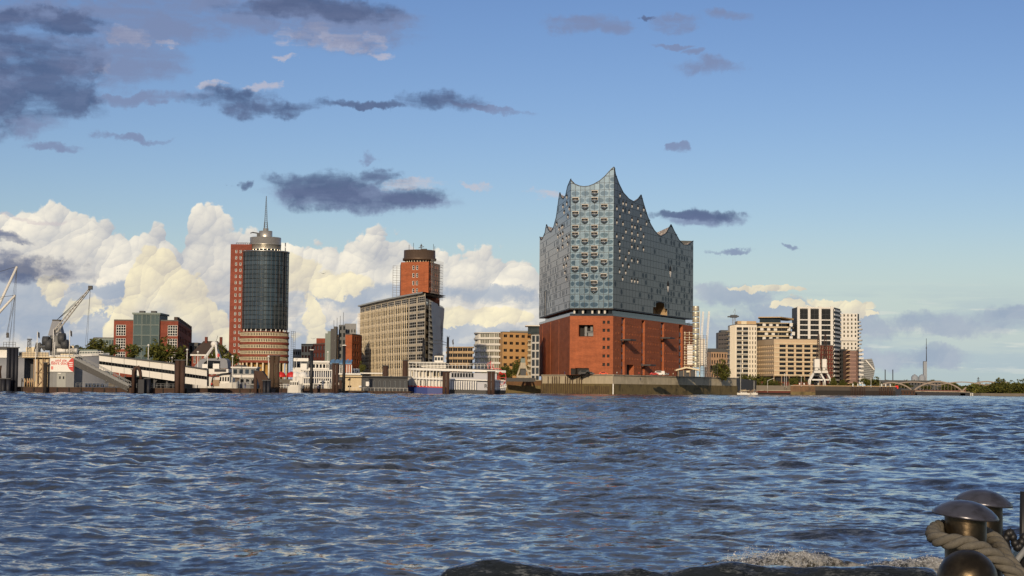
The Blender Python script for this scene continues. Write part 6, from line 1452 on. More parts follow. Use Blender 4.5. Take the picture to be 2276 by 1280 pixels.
for s1, s2 in ((-1, -1), (1, -1), (1, 1), (-1, 1)): m.bar((x + s1 * .8, 1250 + s2 * .8, RZ), (x + s1 * .8, 1250 + s2 * .8, HZ(706, 1250, 1630)), .25)
for i in range(18): z = RZ + 3 * i; m.bar((x - .8, 1249.2, z), (x + .8, 1249.2, z + 3), .18); m.bar((x + .8, 1249.2, z), (x + .8, 1250.8, z + 3), .18)
m.build('mast', grey_p, tc_); m = MB(); m.box(x - 2.4, x + 2.2, 1248, 1252, HZ(706, 1250, 1630), HZ(700, 1250, 1630)); m.build('machine_house', dgrey, tc_); m = MB(); m.bar((x - 4.5, 1250, HZ(704, 1250, 1630)), (x + 3.5, 1250, HZ(703, 1250, 1630)), .9); m.build('jib', dgrey, tc_)
# dark rounded tower with balcony bands
pts = [V2(1678 + 8 * (1 - math.cos(PI / 2 * i / 3)), 1262 - 14 * math.sin(PI / 2 * i / 3)) for i in range(4)] + [V2(1752, 1246), V2(1764, 1258)]
dt = banded('banded_tower', 'dark tower with jutting balcony bands and glass penthouse', pts, RZ, HZ(719, 1250, 1720), 14, dgrey, beige_r, win_b, back=22, over=1.3, frac=.30, cat='apartment tower')
for j in range(14):
    z = RZ + (HZ(719, 1250, 1720) - RZ) / 14 * j
    for k in range(5):
        x = X(1690 + 15 * k + (j % 3) * 5, 1248); m = MB(); m.box(x, x + 2.2, 1248.2, 1249.2, z + 1.2, z + 3.6); m.build('wall_panel', white_p, dt)
ph_ = HZ(719, 1250, 1720) + .5
m = MB(); m.prism([V2(1688, 1254), V2(1735, 1250), V2(1735, 1266), V2(1688, 1266)], ph_, HZ(706, 1250, 1720)); m.build('glass_penthouse', win_t, dt)
m = MB(); m.prism([V2(1685, 1252), V2(1735, 1247), V2(1764, 1258), V2(1750, 1275), V2(1685, 1275)], HZ(706, 1250, 1720), [HZ(704, 1250, 1720), HZ(704, 1250, 1720), HZ(710, 1250, 1720), HZ(710, 1250, 1720), HZ(704, 1250, 1720)]); m.build('roof_slab', sand_st, dt)
# brown hotel-like block
bD = 1195; b0, b1, b2 = V2(1682, 1235), V2(1720, bD), V2(1822, bD + 4); zb, ztb = HZ(836, bD, 1760), HZ(754, bD, 1760)
br = bldg('brown_block', 'brown stone block with seven rows of wide windows on dark ground floor', 'building', [b0, b1, b2], zb, ztb, [dict(cols=9, rows=7, ww=.72, wh=.52, wmats=[sand_st, win_b], depth=.8, zpad=(1, 3)), dict(cols=5, rows=7, ww=.76, wh=.62, wmats=[dgrey, win_b], nx=3, depth=.7, xpad=(3.2, 0), zpad=(.6, 3))], grainy('brown_facing', (190, 168, 138), .1, .4, .8, streak=.08), back=20)
m = MB(); m.prism([b0 + Vector((3, 4)), b1 + Vector((2, 4)), b2 + Vector((-2, 4)), b2 + Vector((-2, 20)), b0 + Vector((3, 20))], RZ, zb - .02); m.build('ground_floor', black_p, br)
rhb = (ztb - zb - 3.6) / 7
for j in range(8): z = zb + .6 + rhb * j; m = MB(); m.bar((b1.x + .2, b1.y - .28, z + .2), (b2.x, b2.y - .28, z + .2), .5, .42); m.build('floor_ledge', cream_p, br)
for i in range(7): q = b1.lerp(b2, i / 6.0); m = MB(); m.bar((q.x, q.y - .2, RZ), (q.x, q.y - .2, zb), .5); m.build('ground_column', brown_st, br)
# left stacked-balcony wing
banded('balcony_wing', 'small sand coloured wing with stacked balconies beside the brown block', [V2(1661, 1250), V2(1684, 1240)], RZ, HZ(789, 1245, 1670), 7, brown_st, sand_st, win_b, back=12, over=.8, frac=.36)
# white framed tower
wD = 1252; w0, w1, w2 = V2(1773, wD), V2(1853, wD), V2(1868, wD + 26); zw = HZ(684, wD, 1810)
wt = bldg('white_framed_tower', 'tall white framed tower with three bays of dark windows', 'apartment tower', [w0, w1, w2], RZ, zw, [None, dict(cols=4, rows=20, ww=.5, wh=.5, wmats=[dgrey, win_b])], win_b and dgrey, back=26)
nst = 13; top2 = HZ(711, wD, 1810); rh = (top2 - RZ) / nst
for px in (1774.5, 1798, 1822.5, 1848.5): x = X(px, wD); m = MB(); m.box(x - .9, x + .9, wD - 1.0, wD + .5, RZ, zw + 1.0); m.build('frame_column', white_p, wt)
for j in range(nst + 1): z = RZ + rh * j; m = MB(); m.box(w0.x, w1.x, wD - .8, wD - .02, z - .35, z + .35); m.build('frame_beam', white_p, wt)
m = MB(); m.box(w0.x, w1.x, wD - .8, wD - .02, zw - .6, zw + .5); m.build('frame_beam', white_p, wt)
for j in range(nst):
    for px0, px1 in ((1777, 1796), (1800.5, 1820), (1825, 1846)): put('window', window_mesh(X(px1, wD) - X(px0, wD), rh - .8, 3, 1, .15, [dgrey, win_b]), wt, (X(px0, wD), wD - .3, RZ + rh * j + .4), 0)
for px0, px1 in ((1777, 1796), (1800.5, 1820), (1825, 1846)): put('top_window', window_mesh(X(px1, wD) - X(px0, wD), zw - top2 - 1.6, 2, 2, .18, [dgrey, win_b]), wt, (X(px0, wD), wD - .3, top2 + .5), 0)
u_ = (w2 - w1).normalized()
for j in range(18): z = RZ + (zw - RZ) / 18 * (j + .5); m = MB(); a, b_ = w1 - Vector((u_.y, -u_.x)) * -.5, w2 - Vector((u_.y, -u_.x)) * -.5; m.bar((*a, z), (*b_, z), .5, 1.3); m.build('side_band', white_p, wt)
# ringed white tower
rc = V2(1890, 1330); rr0 = X(1913, 1330) - X(1868, 1330)
rt = thing('ringed_tower', 'white tower with stacked curved balconies on its right edge', 'apartment tower', (rc.x, 1330, RZ))
zr1 = HZ(697, 1320, 1890); m = MB(); facade(rt, V2(1864, 1318), V2(1906, 1318), RZ, zr1, 5, 18, .45, .6, mb=m, wmats=[cream_p, win_g]); m.quad((*V2(1906, 1318), RZ), (*V2(1908, 1340), RZ), (*V2(1908, 1340), zr1), (*V2(1906, 1318), zr1)); m.quad((*V2(1864, 1318), zr1), (*V2(1906, 1318), zr1), (*V2(1908, 1340), zr1), (*V2(1864, 1340), zr1)); m.build('wall', white_p, rt)
bxr = X(1903, 1322)
for j in range(17):
    z = RZ + 4 + (zr1 - RZ - 8) / 17 * j; k = 1 + .15 * math.sin(j * 1.9); m = MB()
    m.lathe([(0, z), (4.3 * k, z), (4.5 * k, z + .5), (4.5 * k, z + 1.2), (4.2 * k, z + 1.2), (4.2 * k, z + .4), (0, z + .4)], (bxr, 1324, 0), 20); m.build('balcony', white_p, rt)
m = MB(); m.lathe([(3.0, RZ), (3.0, zr1)], (bxr, 1326, 0), 16); m.build('stair_drum', win_b, rt)
m = MB(); m.box(X(1867, 1318), X(1904, 1318), 1316.6, 1317.9, HZ(757, 1318, 1880), HZ(750, 1318, 1880)); m.build('floor_ledge', white_p, rt)
# lower blocks at the right end
bldg('dark_slab', 'dark narrow slab between the white framed tower and terracotta block', 'building', [V2(1866, 1270), V2(1884, 1275)], RZ, HZ(777, 1272, 1875), [dict(cols=3, rows=9, ww=.7, wh=.6, wmats=FD)], dgrey)
tb = bldg('terracotta_block', 'terracotta coloured block with curved front and white balcony edge', 'building', [V2(1880, 1262), V2(1888, 1255), V2(1903, 1256), V2(1909, 1262)], RZ, HZ(780, 1256, 1890), [None, dict(cols=6, rows=9, ww=.4, wh=.7, wmats=FD), None], grainy('terracotta', (150, 120, 108), .12, .5, .8))
for j in range(9): z = RZ + 2 + j * 2.9; m = MB(); m.box(X(1907, 1258), X(1917, 1258), 1254, 1262, z, z + 1.2); m.build('balcony', white_p, tb); m = MB(); m.box(X(1879, 1256), X(1888, 1256), 1252.5, 1256, z, z + .5); m.build('balcony', sand_st, tb)
sb_ = bldg('shadow_block', 'brown brick block partly hidden behind the white portal cranes', 'building', [V2(1820, 1225), V2(1852, 1228)], RZ, HZ(768, 1225, 1830), [dict(cols=6, rows=9, ww=.45, wh=.6, wmats=[cream_p, win_b])], brick_dark)
cg = thing('curved_office', 'grey office with bulging curved end at the right of the harbour city', 'building', (X(1916, 1350), 1350, RZ)); m = MB()
pf = [(1914, 799), (1938, 797), (1942, 808), (1945, 820), (1943, 832), (1940, 845), (1914, 848)]; q = [(X(a, 1350), HZ(b_, 1350, a)) for a, b_ in pf]; n = len(q)
m.add([(x, 1350, z) for x, z in q] + [(x, 1375, z) for x, z in q], [tuple(range(n))[::-1], tuple(range(n, 2 * n))] + [(i, (i + 1) % n, n + (i + 1) % n, n + i) for i in range(n)]); m.build('body', grey_p, cg)
for i in range(9): f = i / 9; m = MB(); m.bar(P(1915 + 24 * f * .3, 802 + 44 * f, 1349), P(1939 + 4 * math.sin(PI * f), 799 + 44 * f, 1349), .3); m.build('facade_rib', steel, cg)
m = MB(); m.bar(P(1924, 800, 1348.6), P(1943, 822, 1348.6), .9); m.build('pale_seam', white_p, cg)
# white portal cranes
def portal_crane(px, D, label, sc_=1.0):
    k = D / 3950 * sc_; t_ = thing('portal_crane', label, 'crane', (X(px, D), D, RZ), 'white portal cranes'); x = X(px, D); zz_ = lambda py: HZ(py, D, px)
    for s in (-1, 1):
        for dy in (0, 5): m = MB(); m.path([(x + s * 17 * k, D + dy, RZ), (x + s * 16 * k, D + dy, zz_(845)), (x + s * 7 * k, D + 1 + dy * .6, zz_(829))], .62, 8); m.build('leg', white_f, t_)
    m = MB(); m.bar((x - 12 * k, D, zz_(844)), (x + 12 * k, D, zz_(844)), .9); m.build('cross_beam', white_f, t_)
    part_box(t_, 'slewing_base', white_p, x - 8 * k, x + 8 * k, D - 1, D + 5, zz_(829), zz_(824)); part_box(t_, 'machine_house', white_p, x - 6 * k, x + 5.5 * k, D - 1, D + 5, zz_(823.4), zz_(817.5)); part_box(t_, 'cabin_window', win_b, x + 1 * k, x + 4.5 * k, D - 1.06, D - 1.01, zz_(822), zz_(819))
    part_box(t_, 'upper_house', white_f, x - 7 * k, x + 4.5 * k, D - 1.2, D + 4, zz_(816.8), zz_(798)); part_box(t_, 'roof_box', dgrey, x - 2 * k, x + 2.5 * k, D, D + 2, zz_(798), zz_(795))
    m = MB(); a, b_ = Vector((x + 3 * k, D + 2, zz_(800))), Vector((x + 7 * k, D + 8, zz_(742))); s1 = Vector((.7, 0, 0)); n = 12
    for o_ in (s1, -s1): m.bar(a + o_ * 2, b_ + o_ * .6, .3)
    for i in range(n): f0, f1 = i / n, (i + 1) / n; m.bar(a.lerp(b_, f0) + s1 * (2 - 1.4 * f0), a.lerp(b_, f1) - s1 * (2 - 1.4 * f1), .2); m.bar(a.lerp(b_, f0) - s1 * (2 - 1.4 * f0), a.lerp(b_, f1) + s1 * (2 - 1.4 * f1), .2)
    m.build('jib', rust, t_); return t_
portal_crane(1817, 1183, 'front white portal crane with boxy cabin on the quay'); portal_crane(1833, 1205, 'rear white portal crane half hidden by the front one', .85)
# trees, lamps and small things along the right quay
r_ = random.Random(21)
for i, (px, yt, yb, w) in enumerate(((1652, 832, 868, 40), (1668, 838, 870, 30), (1686, 836, 868, 40), (1704, 842, 866, 30), (1722, 840, 866, 26), (1742, 836, 862, 30), (1766, 838, 862, 28), (1788, 842, 860, 26), (1849, 838, 862, 24), (1872, 846, 862, 20), (1925, 840, 862, 26), (1948, 840, 862, 34), (1900, 848, 862, 18))):
    tree(px, 1192 + (i % 3) * 6, yt, yb, w, ['tree on the bank right behind the sailing boat mast', 'second tree along the bank, right of the sailing boat', 'dark tree under the balcony wing', 'small tree under the left corner of the brown block', 'slim tree below the corner of the brown block', 'pale tree before the dark ground floor of the brown block', 'olive tree before the middle of the brown block', 'small tree just left of the front portal crane', 'tree just right of the rear portal crane', 'small tree before the dark slab', 'tree below the curved grey office', 'broad tree at the end of the right quay', 'low tree before the terracotta block'][i], 'trees on the right shore')
for px, yb, yt, arm, lb in ((1677, 872, 848, -3, 'white lamp with arm beside the sailing boat'), (1706, 872, 846, 4, 'white lamp with slanted arm below the brown block'), (1744, 860, 832, 0, 'thin lamp before the brown block left of the middle'), (1748, 862, 834, 0, 'thin lamp right beside its twin before the brown block'), (1800, 860, 832, 0, 'thin lamp left of the front portal crane'), (1936, 862, 843, 0, 'white lamp before the broad tree at the quay end'), (1956, 866, 842, 0, 'white post at the end of the right quay'), (1781, 860, 838, 0, 'thin lamp over the orange quay terrace')):
    lamp_post(px, yb, yt, 1178, lb, arm)
for i, px in enumerate((1896, 1907, 1918, 1960, 1969, 1979)):
    t_ = thing('quay_pile_group', ['first', 'second', 'third', 'fourth', 'fifth', 'rightmost'][i] + ' white-topped pile row on the dark quay counted from the cranes', 'mooring pile', (X(px, 1177), 1177, -1)); 
    for d in (-2.5, 0, 2.5): m = MB(); m.tube((X(px, 1177) + d * .5, 1177, -1), (X(px, 1177) + d * .5, 1177, RZ - .6), .28, n=8); m.build('pile', rust, t_)
    m = MB(); m.lathe([(.35, RZ - .2), (.4, RZ + 1.4), (0, RZ + 2)], (X(px, 1177), 1177.4, 0), 8); m.build('white_bollard', white_f, t_)
tr = thing('quay_terrace', 'orange brick terrace with white seats left of the white cranes', 'terrace', (X(1762, 1184), 1184, RZ)); part_box(tr, 'wall', brick_elb, X(1762, 1184), X(1808, 1184), 1182, 1186, RZ - .5, RZ + .7)
for px in (1775, 1785, 1797): part_box(tr, 'seat', white_f, X(px, 1184), X(px + 2.5, 1184), 1182, 1183.5, RZ + .7, RZ + 1.8)
bb_ = thing('bank_buildings', 'brick wall with dark arches below the brown block', 'wall', (X(1690, 1195), 1196, RZ)); part_box(bb_, 'wall', brick_dark, X(1655, 1196), X(1800, 1196), 1196, 1199, 2, HZ(848, 1196, 1700))
for i in range(9): part_box(bb_, 'arch_opening', black_p, X(1662 + i * 15, 1196), X(1670 + i * 15, 1196), 1195.9, 1195.99, 3, HZ(852, 1196, 1700))
r_ = random.Random(33)
m = MB()
for i in range(160):
    px = 1636 + 14 * r_.random() + 40 * r_.random() ** 2; y = 866 + 9 * r_.random(); c = P(px, y, 1000 + r_.uniform(0, 60)); s = r_.uniform(.4, 1.1)
    m.add([c + Vector((r_.uniform(-s, s), r_.uniform(-s, s), r_.uniform(-s, s) * .6)) for _ in range(4)], [(0, 1, 2), (0, 2, 3), (0, 3, 1), (1, 3, 2)])
o = m.build('riprap', brown_st); tag(o, 'rubble stones sloping to the water behind the sailing boat', 'rubble', kind='stuff')
# sailing boats
def sailboat(px0, px1, D, ymast, label, mastf=.35):
    t_ = thing('sailing_boat', label, 'sailing boat', (X(px0, D), D, 0)); x0, x1 = X(px0, D), X(px1, D); L_ = x1 - x0
    hull(t_, x0, x1, D, 2.8, 1.15, white_f, bow=.35, rake=.25, flip=True); m = MB(); m.box(x0 + L_ * .35, x0 + L_ * .75, D - .8, D + .8, 1.15, 1.75); m.build('cabin', white_p, t_); part_box(t_, 'cabin_window', win_b, x0 + L_ * .40, x0 + L_ * .7, D - .83, D - .81, 1.35, 1.6)
    xm = x0 + L_ * mastf; zt_ = HZ(ymast, D, px0); m = MB(); m.tube((xm, D, 1), (xm, D, zt_), .13, .09, 8); m.build('mast', white_f, t_); m = MB(); m.tube((xm, D, 2.6), (x0 + L_ * .95, D, 2.4), .16, n=8); m.build('boom', [cream_p, grey_p][px0 > 1660], t_)
    m = MB(); m.bar((xm, D, zt_), (x0 + .2, D, 1.3), .03); m.bar((xm, D, zt_), (x1 - .2, D, 1.2), .03); m.bar((xm - .05, D - .9, zt_ * .62), (xm - .05, D + .9, zt_ * .62), .06); m.build('rigging', cable_m, t_)
    m = MB(); m.path([(x1 - .3, D - 1, 1.1), (x1 - .1, D - 1, 1.9), (x1 - .1, D + 1, 1.9), (x1 - .3, D + 1, 1.1)], .04, 5); m.build('stern_rail', steel, t_)
    return t_
sailboat(1635, 1667, 985, 795, 'white sailing boat with bare mast in front of the bank'); sailboat(1668, 1684, 1010, 846, 'small white sailing boat right of the larger one', .5)
# ------------------------------------------------------------------ far right: bridges, silos, trees
far_g = land('far_ground', [V2(1950, 1650), V2(2180, 1500), V2(2700, 1350), V2(2900, 4000), V2(1950, 4000)], 2.5)
BD2 = 1720; ab = thing('arch_bridge', 'long steel arch bridge crossing the river at the right', 'bridge', (X(2000, BD2), BD2, 2)); bzz = lambda py: HZ(py, BD2, 2100)
steel_br = grainy('bridge_steel', (142, 128, 114), .2, .3, .7); 
for i, (a, b_) in enumerate(((1935, 2030), (2030, 2138), (2138, 2246))):
    for dy, nm in ((0, 'arch'), (11, 'arch')):
        up, dn = [], []; n = 14; m = MB()
        for j in range(n + 1):
            f = j / n; px = a + (b_ - a) * f; h = math.sin(PI * f); up.append(P(px, 869 - 21 * h ** .75 + (2 if i == 0 else 0), BD2 + dy)); dn.append(P(px, 869 + (-1 if 0 < j < n else 0), BD2 + dy))
        for q0, q1 in zip(up, up[1:]): m.bar(q0, q1, 1.2, 1.2)
        m.build(nm, steel_br, ab)
        m = MB()
        for j in range(1, n): m.bar(up[j], dn[j], .22)
        m.build('hangers', steel_br, ab)
m = MB(); up = []; n = 30
for j in range(n + 1): f = j / n; up.append(P(1990 + 250 * f, 856 - 7 * abs(math.sin(PI * (f * 2.3 + .15))) , BD2 + 30))
for q0, q1 in zip(up, up[1:]): m.bar(q0, q1, 1.0, .9)
m.build('rear_chord', steel_br, ab)
m = MB(); a, b_ = P(1935, 869.5, BD2), P(2250, 871, BD2); m.add([a, b_, b_ + Vector((0, 11, 0)), a + Vector((0, 11, 0))] + [v + Vector((0, 0, 1.3)) for v in (a, b_, b_ + Vector((0, 11, 0)), a + Vector((0, 11, 0)))], [(0, 1, 5, 4), (4, 5, 6, 7), (3, 2, 1, 0), (2, 3, 7, 6), (1, 2, 6, 5), (0, 4, 7, 3)]); m.build('deck', grainy('bridge_red', (110, 70, 60), .2, .3, .7), ab)
for px in (2030, 2138, 2246): m = MB(); q = P(px, 869, BD2); m.box(q.x - 1.6, q.x + 1.6, BD2 - 1, BD2 + 12, -2, q.z + .3); m.build('pier', brown_st, ab)
lb2 = thing('low_steel_bridge', 'low dark steel bridge deck above the water at the right', 'bridge', (X(2000, 1450), 1450, 0)); m = MB(); a, b_ = P(1997, 869.5, 1450), P(2155, 872, 1450); m.add([v + Vector((0, y, z)) for y in (0, 6) for v, z in ((a, 0), (b_, 0), (b_, -2.8), (a, -2.8))], [(3, 2, 1, 0), (4, 5, 6, 7), (0, 1, 5, 4), (2, 3, 7, 6), (1, 2, 6, 5), (0, 4, 7, 3)]); m.build('girder', blue_blk, lb2)
m = MB(); m.bar(a + Vector((0, -.3, .2)), b_ + Vector((0, -.3, .2)), .5); m.build('top_flange', concrete, lb2)
for px in (2033, 2140): m = MB(); q = P(px, 874, 1450); m.box(q.x - 2, q.x + 2, 1450, 1456, -2, q.z); m.build('pier', timber, lb2)
for px in (2155, 2159): part_box(lb2, 'end_post', white_f, X(px, 1450), X(px + 1.6, 1450), 1447, 1448, .2, HZ(873, 1450, px))
bk = bldg('bank_shed', 'rust coloured embankment shed behind the red marker board', 'building', [V2(1980, 1440), V2(2034, 1440)], 0, HZ(867, 1440, 2000), [dict(cols=8, rows=1, ww=.3, wh=.5, wmats=FD)], rust)
rm = thing('red_marker', 'red navigation board on a post at the end of the right quay', 'sign', (X(1993, 1300), 1300, 0)); part_box(rm, 'board', flat('signal_red', (220, 40, 30)), X(1990, 1300), X(1996.5, 1300), 1299.8, 1300, HZ(864, 1300, 1993), HZ(857, 1300, 1993)); m = MB(); m.tube((X(1992.5, 1300), 1300.2, -1), (X(1992.5, 1300), 1300.2, HZ(862, 1300, 1993)), .2, n=6); m.build('post', rust, rm)
FDp = 2900; pwz = lambda py: HZ(py, FDp, 2050)
silo_m = grainy('hazed_grey', (140, 146, 152), .08, .05, .8)  # distance haze put into the paint of silos and chimney
for px, lb in ((2033, 'left domed grey silo beside the far chimney'), (2049, 'right domed grey silo touching the far chimney')):
    t_ = thing('silo', lb, 'silo', (X(px, FDp), FDp, 2)); r0 = X(px + 7.6, FDp) - X(px, FDp); m = MB(); m.lathe([(r0, 0), (r0, pwz(838)), (r0 * .72, pwz(834.5)), (r0 * .3, pwz(833)), (0, pwz(832.6))], (X(px, FDp), FDp, 0), 24); m.build('drum', silo_m, t_); m = MB(); m.lathe([(r0 * .25, pwz(833.2)), (r0 * .25, pwz(831.6)), (0, pwz(831.6))], (X(px, FDp), FDp, 0), 10); m.build('vent', silo_m, t_)
ch = thing('power_station_chimney', 'square grey far chimney tower with thin antenna mast', 'chimney', (X(2057, FDp), FDp, 2)); part_box(ch, 'shaft', silo_m, X(2053, FDp), X(2060.5, FDp), FDp, FDp + 5, 0, pwz(803.5)); part_box(ch, 'top', dgrey, X(2053, FDp) + .3, X(2060.5, FDp) - .3, FDp + .2, FDp + 5, pwz(803.5), pwz(802.6))
m = MB(); m.tube((X(2060, FDp), FDp + 2, pwz(806)), (X(2060, FDp), FDp + 2, pwz(752)), .75, .35, 8); m.lathe([(1.0, pwz(774)), (1.0, pwz(772))], (X(2060, FDp), FDp + 2, 0), 8); m.build('mast', dgrey, ch)
for px, lb in ((1967.5, 'left one of two thin dark far chimneys'), (1984.5, 'right one of two thin dark far chimneys')):
    t_ = thing('chimney', lb, 'chimney', (X(px, 2400), 2400, 2)); m = MB(); m.tube((X(px, 2400), 2400, 0), (X(px, 2400), 2400, HZ(821.5, 2400, px)), .75, .62, 10); m.build('shaft', dgrey, t_); m = MB(); m.lathe([(.8, HZ(822.5, 2400, px)), (.8, HZ(821.4, 2400, px)), (0, HZ(821.4, 2400, px))], (X(px, 2400), 2400, 0), 10); m.build('cap', black_p, t_)
pyl = thing('power_pylon', 'tiny lattice power pylon on the far horizon at the right', 'pylon', (X(2174, 2600), 2600, 2)); m = MB(); x = X(2174.5, 2600); zt_ = HZ(838, 2600, 2174)
for s in (-1, 1): m.bar((x + s * 2.2, 2600, 2), (x + s * .3, 2600, zt_), .5)
for py, w in ((841, 2.0), (845, 2.6), (848, 2.0)): m.bar((x - w, 2600, HZ(py, 2600, 2174)), (x + w, 2600, HZ(py, 2600, 2174)), .5)
m.build('lattice', dgrey, pyl)
sh_l = bldg('far_shed', 'long dark shed behind the arch bridge at the far right', 'building', [V2(1958, 1900), V2(2092, 1900)], 2, HZ(846, 1900, 2000), [dict(cols=20, rows=2, ww=.5, wh=.3, wmats=FD)], dgrey)
# far wood: one mass of foliage along the horizon, single trees in front
def wood(name, label, spans, seed, leaf, n):
    r_ = np.random.default_rng(seed); m = MB()
    for (pa, pb, D, ya, yb) in spans:
        for _ in range(n):
            px = r_.uniform(pa, pb); f = (px - pa) / (pb - pa); top = ya + 3 * math.sin(f * 19 + seed) + 2 * math.sin(f * 47); y = top + (yb - top) * r_.uniform(0, 1) ** 1.3; c = np.array(P(px, y, D + r_.uniform(0, 40)))
            a = r_.normal(0, 1, 3); a /= np.linalg.norm(a); b_ = np.cross(a, r_.normal(0, 1, 3)); b_ /= np.linalg.norm(b_); h = leaf * r_.uniform(.5, 1.2); m.k = int(r_.integers(3)); m.add([c - a * h, c + b_ * h * .6, c + a * h, c - b_ * h * .6], [(0, 1, 2, 3)])
    o = m.build(name, leaf_m); return tag(o, label, 'wood', kind='stuff')
wood('far_wood', 'dark line of far woodland along the right horizon', [(1955, 2110, 1960, 851, 870), (2100, 2300, 1950, 858, 872), (2150, 2300, 1600, 860, 884)], 3, 2.6, 2600)
for i, (px, yt, yb, w, D) in enumerate(((2222, 845, 878, 46, 1560), (2246, 849, 880, 40, 1540), (2268, 846, 880, 48, 1520), (2196, 858, 878, 30, 1580), (2292, 848, 882, 50, 1530), (2060, 857, 868, 30, 1850), (2105, 858, 868, 36, 1860), (1984, 850, 866, 34, 1850), (2010, 853, 866, 34, 1860))):
    tree(px, D, yt, yb, w, ['dark tree at the left of the clump by the right picture edge', 'middle dark tree of the clump by the right picture edge', 'tree touching the right picture edge', 'low bush tree where the arch bridge meets the bank', 'tree cut by the right picture edge', 'far tree below the square chimney', 'far tree right of the square chimney', 'far tree below the two thin chimneys', 'far tree left of the domed silos'][i], 'trees on the right shore')
# a gull and a few figures of birds over the city
for i, (px, py) in enumerate(((718, 608), (696, 753))):
    t_ = tag(put('bird', (lambda m: (m.add([(-.9, 0, .35), (-.3, .1, .05), (0, -.3, 0), (.3, .1, .05), (.9, 0, .3), (0, .5, -.05)], [(0, 1, 5), (0, 2, 1), (1, 2, 5), (5, 2, 3), (2, 4, 3), (3, 4, 5)]), m.mesh('bird', dgrey))[1])(MB()), None, tuple(P(px, py, 500))), ['small dark bird flying right of the round tower', 'dark bird low above the finned block'][i], 'bird')

# a few walkers on the quay and the plaza
def person_mesh(top, legs, pose):
    v = [(0, 0, .95), (0, 0, 1.2), (0, 0, 1.42), (0, 0, 1.52), (0, -.02, 1.68), (.10, 0, .90), (.11, -.12 * pose, .50), (.12, .02 - .18 * pose, .06), (-.10, 0, .90), (-.11, .12 * pose, .50), (-.12, .02 + .18 * pose, .06), (.20, 0, 1.38), (.26, .06, 1.10), (.25, -.10 * pose, .86), (-.20, 0, 1.38), (-.26, .06, 1.10), (-.25, .10 * pose, .86), (.12, -.14 - .18 * pose, .04), (-.12, -.14 + .18 * pose, .04)]
    e = [(0, 1), (1, 2), (2, 3), (3, 4), (0, 5), (5, 6), (6, 7), (0, 8), (8, 9), (9, 10), (2, 11), (11, 12), (12, 13), (2, 14), (14, 15), (15, 16), (7, 17), (10, 18)]
    r = [.15, .15, .14, .06, .11, .10, .075, .05, .10, .075, .05, .07, .05, .04, .07, .05, .04, .04, .04]
    me = bpy.data.meshes.new('person'); me.from_pydata(v, e, []); o = bpy.data.objects.new('tmp', me); COL.objects.link(o); o.modifiers.new('s', 'SKIN'); o.modifiers.new('d', 'SUBSURF').levels = 1
    for sv, q in zip(me.skin_vertices[0].data, r): sv.radius = (q, q * .85)
    me.skin_vertices[0].data[0].use_root = True
    out = bpy.data.meshes.new_from_object(o.evaluated_get(bpy.context.evaluated_depsgraph_get())); bpy.data.objects.remove(o)
    for mm in (top, legs, skin_m, hair_m): out.materials.append(mm)
    for pl in out.polygons:
        z = pl.center.z; pl.material_index = 3 if z > 1.72 else 2 if z > 1.49 else 1 if z < .93 and abs(pl.center.x) < .2 else 0; pl.use_smooth = True
    return out
skin_m = flat('skin', (190, 150, 124), .6); hair_m = flat('hair', (52, 40, 32), .7)
for i, (px, D, z, tp, lg, lb, rz) in enumerate(((1371, 862, QZ, white_f, dgrey, 'person in a white top walking near the hall corner', 2.0), (1378, 864, QZ, dgrey, black_p, 'person in dark clothes right of the white-topped walker', 1.2), (1420, 872, QZ, red_p, dgrey, 'person in a red jacket left of the red car', 2.6), (1486, 888, QZ, blue_p, black_p, 'person in a blue jacket right of the grey car', .6), (1496, 889, QZ, cream_p, dgrey, 'person in a cream jacket near the pavilion', 4.0), (1255, 866, QZ, dgrey, blue_p, 'person in grey at the left end of the quay', 3.0), (1531, 984, ZT, black_p, black_p, 'person in black standing on the plaza terrace corner', 2.0), (640, 602, 1.6, blue_p, dgrey, 'person in blue on the pontoon under the tents', 2.2), (707, 602, 1.6, white_f, blue_p, 'person in white on the pontoon before the riverboat', 1.0), (300, PD + 2, PZ, cream_p, dgrey, 'person in a cream jacket at the foot of the gangway stair', 1.4), (470, PD + 63, 1.5, red_p, black_p, 'person in red on the pontoon before the motor yacht', 2.8), (545, PD + 63, 1.5, dgrey, blue_p, 'person in grey waiting before the ferry', .4), (62, PD + 2, PZ, orange_p, dgrey, 'person in an orange vest on the landing pontoon', 2.4))):
    o = put('person', person_mesh(tp, lg, (-1) ** i * .9), None, (X(px, D), D, z + .03), rz); tag(o, lb, 'person')
# ------------------------------------------------------------------ own ferry: bollards, rope, rail end
FBD = 6.6
metal_b, t, b = newmat('worn_bollard_metal'); co = objco(); n1 = noise(co, 9, 5, .6); n2 = noise(co, 40, 4, .6)
setc(b, 'Base Color', mixc(sstep(n1, .35, .7), lin((52, 44, 32)), lin((84, 72, 54)))); setc(b, 'Roughness', n2 * .25 + .22); b.inputs['Metallic'].default_value = .85; bump(b, n2, .25, .004)
cap_m, t, b = newmat('bollard_cap_paint'); co = objco(); n1 = noise(co, 12, 5, .65)
setc(b, 'Base Color', mixc(sstep(n1, .42, .66), lin((70, 70, 78)), lin((48, 46, 48)))); b.inputs['Roughness'].default_value = .28; b.inputs['Metallic'].default_value = .3; bump(b, n1, .3, .004)
deck_paint = grainy('ferry_deck', (70, 78, 74), .2, 6, .6)
rope_m, t, b = newmat('hemp_rope'); co = objco(); n1 = noise(co, 60, 5, .7); n2 = noise(co, 220, 3, .7)
setc(b, 'Base Color', mixc(n1, lin((72, 69, 62)), lin((120, 115, 104)))); b.inputs['Roughness'].default_value = .9; b.inputs['Specular IOR Level'].default_value = .15; bump(b, n2, .8, .004)
def Q(px, py, D): return P(px, py, D)
KF = FBD / 3950
DECKZ = Q(2150, 1300, FBD).z - .16
